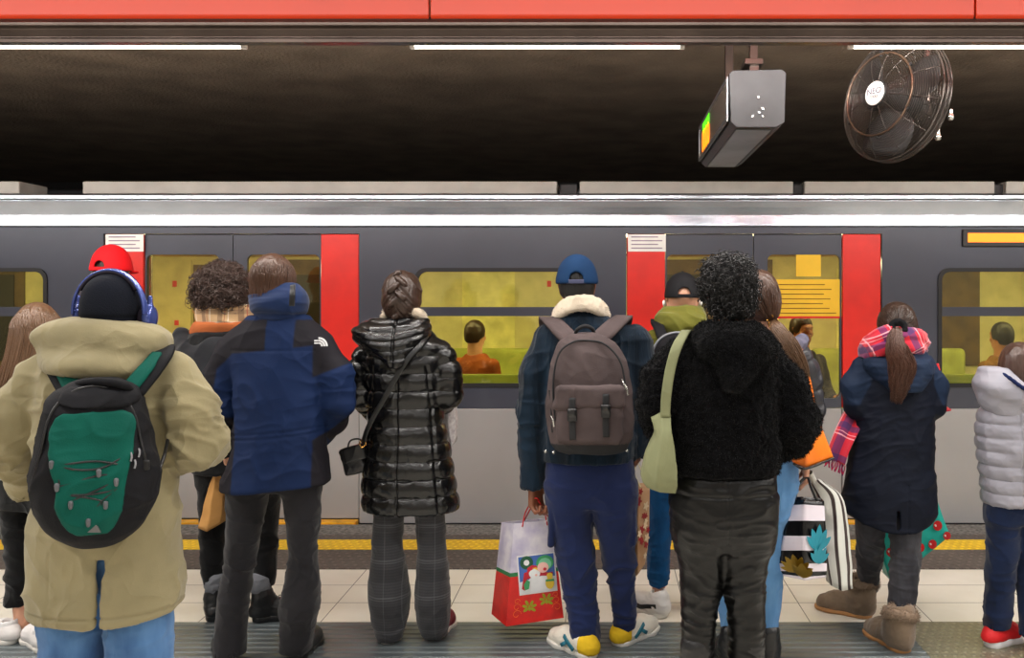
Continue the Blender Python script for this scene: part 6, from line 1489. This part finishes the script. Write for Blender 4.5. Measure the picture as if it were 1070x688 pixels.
trousers(p, 'leather_trousers', M_lea, [(494, 704, 810, .135), (510, 702, 811, .145), (530, 702, 811, .15), (548, 703, 810, .145), (560, 704, 809, .13), (572, 707, 806, .09)],
         [(520, 702, 757), (550, 703, 759), (580, 708, 758), (605, 711, 754), (640, 712.5, 748.5), (665, 712, 747), (700, 713, 746)], [(520, 757, 811), (550, 755, 810), (580, 753, 804), (605, 755, 799), (640, 760, 799.5), (665, 761, 798.5), (700, 762, 797)],
         disp=lambda P, N: dl(P, N)+cr8(P), extra=lambda S: S.cap(W(756, 548), W(756, 596), .045, .022, .03), k=.035, vox=.0055)
M_boot = mat('black boot leather', (20, 20, 22), .42, var=.1, bump=.2, bs=100)
for a_, x in ((-.15, 729), (.15, 780)):
    foot(p, W(x, 700)[0], 3.27, a_, .27, 'boot', (M_boot, M_leather), w=.048, shaft=.285, sr=.060)
# tote
M_tote = mat('sage green canvas', (128, 131, 98), .7, var=.07, bump=.3, bs=200, fold=.4, fs=9)
tb, Pt, dd = shopbag('tote_bag', nums([(680, 437, -.12), (683, 455, -.13), (675, 478, -.14), (671, 500, -.13), (676, 510, -.10)], p), nums([(690, 433, -.16), (692, 458, -.20), (688, 485, -.21), (687, 508, -.18), (690, 515, -.12)], p), nums([(699, 428, -.15), (703, 455, -.19), (706, 480, -.20), (708, 505, -.18), (706, 516, -.12)], p), .10, M_tote, W(690, 515, -.15),
                     'sage green tote bag hanging from the left shoulder of the black fleece', 'bag', wr_=.010, top=.4, closed_top=True)
strip('strap', [W(695, 436, -.16), W(696, 415, -.165), W(700, 388, -.165), W(706, 366, -.155), W(713, 352, -.10), W(718, 346, .0), W(716, 362, .12)], [.034, .036, .036, .036, .036, .036, .036], normals((0, -1, 0), (0, -1, 0), (-.1, -1, .1), (-.1, -1, .5), (-.2, -.5, 1), (0, .1, 1), (0, 1, .3)), .006, M_tote, tb)

# ===================================================================== P10 red tartan scarf
p = P10 = Person('person with a dark ponytail, red tartan scarf and long navy padded coat', 4.12, 934, SK_light, (936, 345), yaw=-.12)
W = p.W
sh = [W(904, 384), W(966, 384)]; el = [W(896, 424), W(974, 424)]; wr = [W(914, 424, .28), W(968, 424, .22)]
hip = [W(915, 505), W(944, 505)]; kn = [W(910, 572, .12), W(946, 580, -.02)]; an = [(W(906, 632, .28)[0], 4.40, .10), (W(941, 655, -.1)[0], 4.02, .10)]
body(p, sh, el, wr, hip, kn, an, hands={1: dict(u=V(.15, .4, .15), n=V(-.4, -.2, 1), s=V(-.2, .3, 1), curl=.9, sc=.9)})
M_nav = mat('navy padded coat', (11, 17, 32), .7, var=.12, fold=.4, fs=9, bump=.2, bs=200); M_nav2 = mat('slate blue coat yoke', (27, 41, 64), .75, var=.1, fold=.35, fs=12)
q10 = CH-(535-VY)/p.k
rows = [(366, 922, 954, .08), (372, 910, 966, .10), (382, 902, 974, .12), (400, 899, 976, .13), (425, 898, 974, .13), (455, 893, 974, .135), (485, 887, 974, .14), (510, 882, 976, .15), (535, 880, 977, .155), (552, 889, 968, .15)]
sp_ = CH-(400-VY)/p.k
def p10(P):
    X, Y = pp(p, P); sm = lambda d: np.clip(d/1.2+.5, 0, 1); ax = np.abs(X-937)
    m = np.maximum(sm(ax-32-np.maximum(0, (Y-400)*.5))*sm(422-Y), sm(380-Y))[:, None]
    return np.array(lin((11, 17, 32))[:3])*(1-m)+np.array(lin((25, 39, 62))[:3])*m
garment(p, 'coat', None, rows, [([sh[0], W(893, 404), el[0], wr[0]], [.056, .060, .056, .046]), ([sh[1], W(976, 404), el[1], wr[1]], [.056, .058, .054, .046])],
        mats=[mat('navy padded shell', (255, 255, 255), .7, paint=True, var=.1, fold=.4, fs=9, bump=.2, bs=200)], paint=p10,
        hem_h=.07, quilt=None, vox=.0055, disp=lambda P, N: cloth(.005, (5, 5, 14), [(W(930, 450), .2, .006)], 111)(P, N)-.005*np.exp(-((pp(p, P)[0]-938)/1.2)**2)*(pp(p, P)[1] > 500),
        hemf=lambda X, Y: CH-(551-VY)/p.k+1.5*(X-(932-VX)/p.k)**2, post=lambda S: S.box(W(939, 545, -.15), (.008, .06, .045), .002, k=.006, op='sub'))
def hood10(S): S.loft(p.rows([(366, 916, 960, .06, -.04), (371, 904, 972, .10, -.05), (380, 901, 975, .125, -.06), (392, 908, 972, .13, -.06), (402, 918, 966, .125, -.07), (408, 928, 958, .11, -.07)]), n=2.2)
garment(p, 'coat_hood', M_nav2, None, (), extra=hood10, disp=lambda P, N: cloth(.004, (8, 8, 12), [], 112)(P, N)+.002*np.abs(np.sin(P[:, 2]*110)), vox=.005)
M_tart = plaid('red tartan wool', (204, 28, 52), [('U', .13, .040, .01, (52, 34, 92), .75), ('V', .15, .030, .02, (52, 34, 92), .75), ('U', .13, .006, .085, (240, 170, 180), .8), ('V', .15, .006, .11, (240, 170, 180), .8), ('V', .15, .004, .125, (240, 170, 180), .7)], .95, sheen=.3)
S = Sdf(.0045)
S.chain(smooth_path([W(906, 366, -.02), W(914, 357, -.08), W(926, 350, -.115), W(942, 350, -.12), W(955, 352, -.10), W(962, 358, -.02), W(958, 360, .08), W(936, 366, .13), W(912, 366, .08), W(906, 366, -.02)], 28), [.034]*28, .02)
S.chain(smooth_path([W(910, 374, -.05), W(920, 364, -.115), W(940, 362, -.13), W(956, 363, -.11), W(961, 368, -.02)], 14), [.028]*14, .02); S.cap(p.H(0, 0, -.03), p.H(0, 0, .1), .064, .07, .01, 'sub')
S.build('scarf', [M_tart], p.root, disp=cloth(.007, (9, 9, 22), [], 113), fab=lambda P: np.stack([P[:, 0]*1.1+P[:, 2]*.5, P[:, 2]-P[:, 0]*.5], 1))
st = strip('scarf_tail', [W(906, 400, .16), W(900, 420, .10), W(892, 436, .02), W(884, 452, -.02), W(877, 468, -.03), W(872, 482, -.03)], [.06, .10, .11, .10, .095, .10], normals((-.6, -1, .3),)*1+normals((-.6, -1, .3), (-.5, -1, .2), (-.4, -1, .1), (-.4, -1, 0), (-.4, -1, 0)), .012, M_tart, p.root, fab=True, nu=9, wob=.012)
fg = []
for i in range(16):
    u = (i+.5)/16-.5; c = V(*W(872.5, 481, -.03))+V(.92, -.38, .0)*u*.098+V(0, 0, u*-.05); fg.append([c, c+V(-.006+.004*RNG.normal(), .0, -.022), c+V(-.012+.008*RNG.normal(), .0, -.046)])
tube_obj('scarf_fringe', fg, .0028, mat('red wool fringe', (190, 30, 60), .95, col2=(90, 40, 90), vs=60), st, 5)
hair_cap(p, H_dark, grow=.010, low=-.065)
Q0, N0 = scalp_pts(p, 600, (.086, .105, .102), seed=34, zmin=-.35, front=.7); tie = V(*W(938, 343, -.125)); pa = []
for q, n_ in zip(Q0, N0): pa.append(smooth_path([q, q*.7+tie*.3+n_*.014, q*.3+tie*.7+n_*.016, tie], 12))
strands_on('swept_hair', p, H_dark, pa, .0018, .2)
S = Sdf(.004); R_ = [tie+V(.026*math.cos(a), -.008+.006*math.sin(3*a), .026*math.sin(a)) for a in np.linspace(0, 2*PI, 17)]; S.chain(R_, [.014]*17, .008); S.build('scrunchie', [mat('black velvet', (14, 14, 17), .9, bump=.6, bs=90)], p.root, disp=lambda P, N: .003*ridge(P, 50, 3), label='black scrunchie')
sp = [tie+V(0, -.015, 0), W(936, 356, -.17), W(938, 368, -.185), W(943, 384, -.19), W(940, 402, -.185), W(936, 422, -.175)]
g = np.random.default_rng(77)
strands_on('ponytail', p, hairmat('dark brown ponytail', (74, 46, 34)), tail_paths(sp, [.016, .034, .048, .058, .044, .020], 620, 6, wav=.010, flat_=(1, .5)), .0017)
M_gjean = denim('charcoal denim', (74, 74, 80), (40, 40, 46), 10)
trousers(p, 'jeans', M_gjean, [(480, 892, 968, .11), (505, 891, 969, .115), (525, 893, 966, .10)],
         [(510, 891, 930), (540, 893, 924, .05), (575, 895, 923, .12), (600, 897, 919, .2), (618, 899, 916, .27)], [(510, 928, 968), (550, 930, 962, -.02), (580, 931, 960, -.04), (610, 930, 958, -.07), (640, 929, 953, -.09)],
         disp=cloth(.005, (9, 9, 16), [(kn[0], .1, .01), (kn[1], .1, .01), (W(942, 630), .08, .01)], 114), k=.03)
M_ugg = mat('taupe suede boot', (124, 106, 88), .95, var=.12, vs=12, bump=.3, bs=200, sheen=.3); M_uggs = mat('tan gum sole', (176, 126, 78), .6)
for a_, x, y, dr_ in ((-1.0, 906, 4.36, .24), (-.35, 944, 3.93, .0)):
    s_, G = foot(p, (x-VX)*y/F, y, a_, .265, 'boot', (M_ugg, M_uggs), w=.054, shaft=.165, sr=.062, solez=.022)
    S = Sdf(.005); R_ = [G(.058*math.cos(t), .022+.058*math.sin(t), .170+.01*math.sin(2*t)) for t in np.linspace(0, 2*PI, 15)]; S.chain(R_, [.019]*15, .01)
    S.build('fur_cuff', [mat('taupe fur', (150, 130, 112), .95, bump=.8, bs=120)], s_, disp=lambda P, N: .003*noise(P, 70, 2), extra=tufts(1800, .010, .001, 9), label='fluffy fur cuff')
    S = Sdf(.004); S.cap(G(0, .032, .118), G(0, .030, .132), .062, .063); S.add(G(0,0,0)-.4, G(0,0,0)+.4, lambda X, Y, Z: .015-np.abs(Z-.125)+0*X+0*Y, .004, 'sub'); S.build('strap_band', [mat('grey satin band', (92, 88, 90), .4)], s_, label='shiny grey band')
# phone
ph = thing('phone', W(978, 428, .25), 'red cased phone held low in front of the navy coat', 'phone')
S = Sdf(.003); S.box(W(979, 425, .22), (.038, .072, .006), .004, np.array([nrm((1, .1, .12)), nrm((-.1, 1, .2)), nrm(np.cross(nrm((1, .1, .12)), nrm((-.1, 1, .2))))])); S.build('phone_case', [mat('red phone case', (206, 36, 60), .4)], ph)
tube_obj('wrist_loop', [[W(982, 424, .17), W(981, 432, .15), W(976, 436, .16), W(974, 430, .17)]], .003, M_cordr, ph)
strip('sleeve_trim', [W(979.5, 380, -.02), W(981.5, 392, -.03), W(980, 405, -.03)], .014, (.8, -.6, 0), .01, M_cordr, p.root, label='red strip on the sleeve')
# teal bag with cherries
M_teal = mat('teal woven plastic', (24, 178, 164), .45, var=.08, bump=.3, bs=220, fold=.25, fs=8)
tg, Pz, dd = shopbag('shopping_bag', nums([(917, 500, .24), (918, 552, .24), (922, 580, .23), (930, 606, .22)], p), nums([(938, 500, .22), (944, 540, .21), (950, 570, .20), (954, 592, .20)], p), nums([(970, 490, .24), (977, 515, .24), (985, 540, .24), (993, 560, .24)], p), .11, M_teal, W(955, 592, .25), 'teal shopping bag printed with red cherries, hanging in front of the navy coat', 'bag', wr_=.004, top=.5)
M_chr = mat('cherry red print', (206, 26, 32), .35)
for j, u, side, r in ((15, .80, 1, .024), (19, .55, 1, .022), (10, .75, 1, .018), (20, .92, 1, .020), (12, .35, 1, .02), (17, .25, 1, .022), (14, .3, 0, .022), (19, .75, 0, .022), (10, .7, 0, .02)):
    A_, B_ = (Pz[1], Pz[2]) if side else (Pz[0], Pz[1]); c = A_[j]*(1-u)+B_[j]*u+V(0, -.009, 0); d_ = B_[j]-A_[j]
    flat('cherry_print', [disc(18, r, r*1.05)], frame(c, d_, (0, 0, 1)), .001, M_chr, tg); flat('cherry_shine', [disc(10, r*.2, r*.3, -r*.35, r*.35)], frame(c+V(0, -.001, 0), d_, (0, 0, 1)), .001, M_white, tg)
for a, b_ in ((Pz[0][0], Pz[2][0]),): tube_obj('loop_handle', [[a, (a+b_)/2+V(-.02, .03, .16), b_]], .006, M_teal, tg)

# ===================================================================== P11 child
p = P11 = Person('child in a silver grey puffer jacket and navy trousers at the right edge', 4.0, 1062, SK_light, (1066, 387), yaw=.75, hs=.97)
W = p.W
sh = [W(1034, 434), W(1090, 436)]; el = [W(1050, 478), W(1102, 482)]; wr = [W(1060, 512, .04), W(1096, 520, .1)]
hip = [W(1048, 540), W(1080, 540)]; kn = [W(1046, 600), W(1080, 602)]; an = [(W(1042, 655)[0], 4.02, .09), (W(1080, 665)[0], 3.92, .09)]
body(p, sh, el, wr, hip, kn, an)
M_silv = mat('silver grey puffer nylon', (146, 145, 156), .5, var=.05, fold=.1, fs=22)
q11 = CH-(527-VY)/p.k
d11 = lambda P, N: .003*ridge(P, (18, 18, 30), 121)+.0012*ridge(P, (40, 40, 40), 122)-.008*np.exp(-((pp(p, P)[0]-1053-(pp(p, P)[1]-430)*.05)/1.3)**2)*(P[:, 1] < p.d)
garment(p, 'puffer_jacket', M_silv, [(408, 1046, 1080, .08), (416, 1034, 1092, .10), (428, 1024, 1100, .12), (450, 1020, 1102, .13), (480, 1023, 1100, .13), (505, 1026, 1098, .13), (527, 1028, 1096, .13)],
        [([W(1062, 430, -.06), W(1064, 470, -.08), W(1068, 515, .0)], [.05, .055, .05], (.05, .012)), ([sh[1], el[1], wr[1]], [.05, .055, .045], (.05, .012))], quilt=(q11, .062, .014), vox=.0045, disp=d11, k=.015)
def hood11(S):
    S.loft(p.rows([(384, 1024, 1052, .05, -.04), (392, 1020, 1056, .10, -.04), (402, 1018, 1072, .12, -.04), (414, 1020, 1088, .12, -.03), (426, 1026, 1088, .11, -.02), (432, 1032, 1084, .09, -.02)]), n=2.2)
    S.ell(p.H(.0, .03, -.02), V(.092, .13, .12), p.R(), .02, 'sub'); S.ell(W(1082, 392, -.06), (.10, .12, .07), k=.02, op='sub')
garment(p, 'jacket_hood', M_silv, None, (), extra=hood11, vox=.0045, disp=lambda P, N: .004*ridge(P, (12, 12, 20), 125)+.005*np.sin(P[:, 2]*70+P[:, 0]*30)*.6)
S = Sdf(.004); pth = smooth_path([W(1034, 385, -.03), W(1044, 389, -.10), W(1056, 396, -.14), W(1068, 405, -.155), W(1080, 411, -.15), W(1092, 414, -.08)], 14)
S.chain(pth, [.007]*14, .01); S.build('navy_hood_lining', [mat('navy lining', (24, 34, 72), .9)], p.root, label='navy hood lining')
hair_cap(p, hairmat('short brown hair', (66, 46, 38)), grow=.010, low=-.055, disp=lambda P, N: .003*ridge(P, (40, 40, 14), 3))
M_nvt = M_twill('navy school trousers', (18, 32, 62), rough=.9, fold=.4)
trousers(p, 'trousers', M_nvt, [(510, 1032, 1096, .10), (530, 1031, 1096, .105), (545, 1032, 1095, .09)],
         [(530, 1032, 1066), (560, 1032, 1064), (600, 1031, 1060), (640, 1029, 1055), (656, 1029, 1053)], [(530, 1060, 1096), (560, 1062, 1096), (600, 1064, 1094), (640, 1066, 1092, -.04), (664, 1066, 1090, -.06)],
         disp=cloth(.005, (8, 8, 12), [(kn[0], .1, .01), (W(1042, 645), .07, .01)], 124), k=.03)
M_rsh = mat('red mesh sneaker', (214, 26, 34), .6, bump=.3, bs=200); M_ths = mat('thick white sole', (232, 234, 240), .5, var=.02)
for a_, x, y in ((1.05, 1032, 3.98), (1.05, 1068, 3.84)):
    s_, G = foot(p, W(x, 655)[0], y, a_, .235, 'sneaker', (M_rsh, M_ths), w=.044, solez=.040); laces(s_, G, M_ths, .085, .065, .09)

# ===================================================================== passengers in the train
def passenger(label, d, cx, headpy, skin, hm, jm, yaw, seated=False, lab=None):
    p = Person(label, d, cx, skin, (cx, headpy), yaw=yaw); W = p.W; C = p.C; fl = 0.
    g = lambda x, y, z: C+p.rt*x+p.fwd*y+V(0, 0, z)
    sh = [g(-.18, 0, -.26), g(.18, 0, -.26)]; el = [g(-.23, .02, -.52), g(.23, .02, -.52)]; wr = [g(-.12, .24, -.55), g(.12, .24, -.55)]
    zt = C[2]-.26; hp = max(.5, C[2]-.75) if not seated else .50
    hip = [g(-.09, 0, hp-C[2]), g(.09, 0, hp-C[2])]
    if seated: kn = [g(-.10, .42, .48-C[2]), g(.10, .42, .48-C[2])]; an = [g(-.10, .44, .09-C[2]), g(.10, .44, .09-C[2])]
    else: kn = [g(-.10, .01, .46-C[2]), g(.10, .01, .46-C[2])]; an = [g(-.10, 0, .09-C[2]), g(.10, 0, .09-C[2])]
    body(p, sh, el, wr, hip, kn, an)
    S = Sdf(.010); zc = C[2]
    S.loft([(zc-.17, C[0], C[1], .08, .08), (zc-.22, C[0], C[1], .15, .10), (zc-.30, C[0], C[1], .19, .12), (zc-.5, C[0], C[1], .18, .13), (hp-.02, C[0], C[1], .18, .13)], yaw=-yaw)
    for i in (0, 1): S.chain([sh[i], el[i], wr[i]], [.058, .056, .045], .03)
    S.build('jacket', [jm], p.root, disp=cloth(.006, (6, 6, 9), [], 130))
    S = Sdf(.010)
    for i in (0, 1): S.chain([hip[i], kn[i], an[i]], [.085, .065, .05], .03)
    S.build('trousers', [M_blkt], p.root)
    for i in (0, 1): foot(p, an[i][0], an[i][1]-.03*math.cos(yaw), yaw, .26, 'sneaker', (M_shoeb, M_rubber))
    hair_cap(p, hm, grow=.009, low=-.07, vox=.008)
    return p
passenger('passenger in a black coat standing behind the right-hand door glass, facing the platform', 7.25, 838, 345, SK_mid, H_dark, M_blk, PI*.85)
passenger('passenger in an orange jacket seen through the middle train window', 7.7, 497, 350, SK_light, H_dark, mat('orange jacket', (150, 78, 36), .8), .5)
passenger('passenger in a grey coat standing inside behind the left train doors', 7.6, 212, 322, SK_light, H_brown, M_dg, -.8)
passenger('passenger in an ochre jacket seen through the window at the right edge', 7.7, 1046, 352, SK_mid, H_black, mat('ochre jacket', (130, 90, 40), .8), -.4)
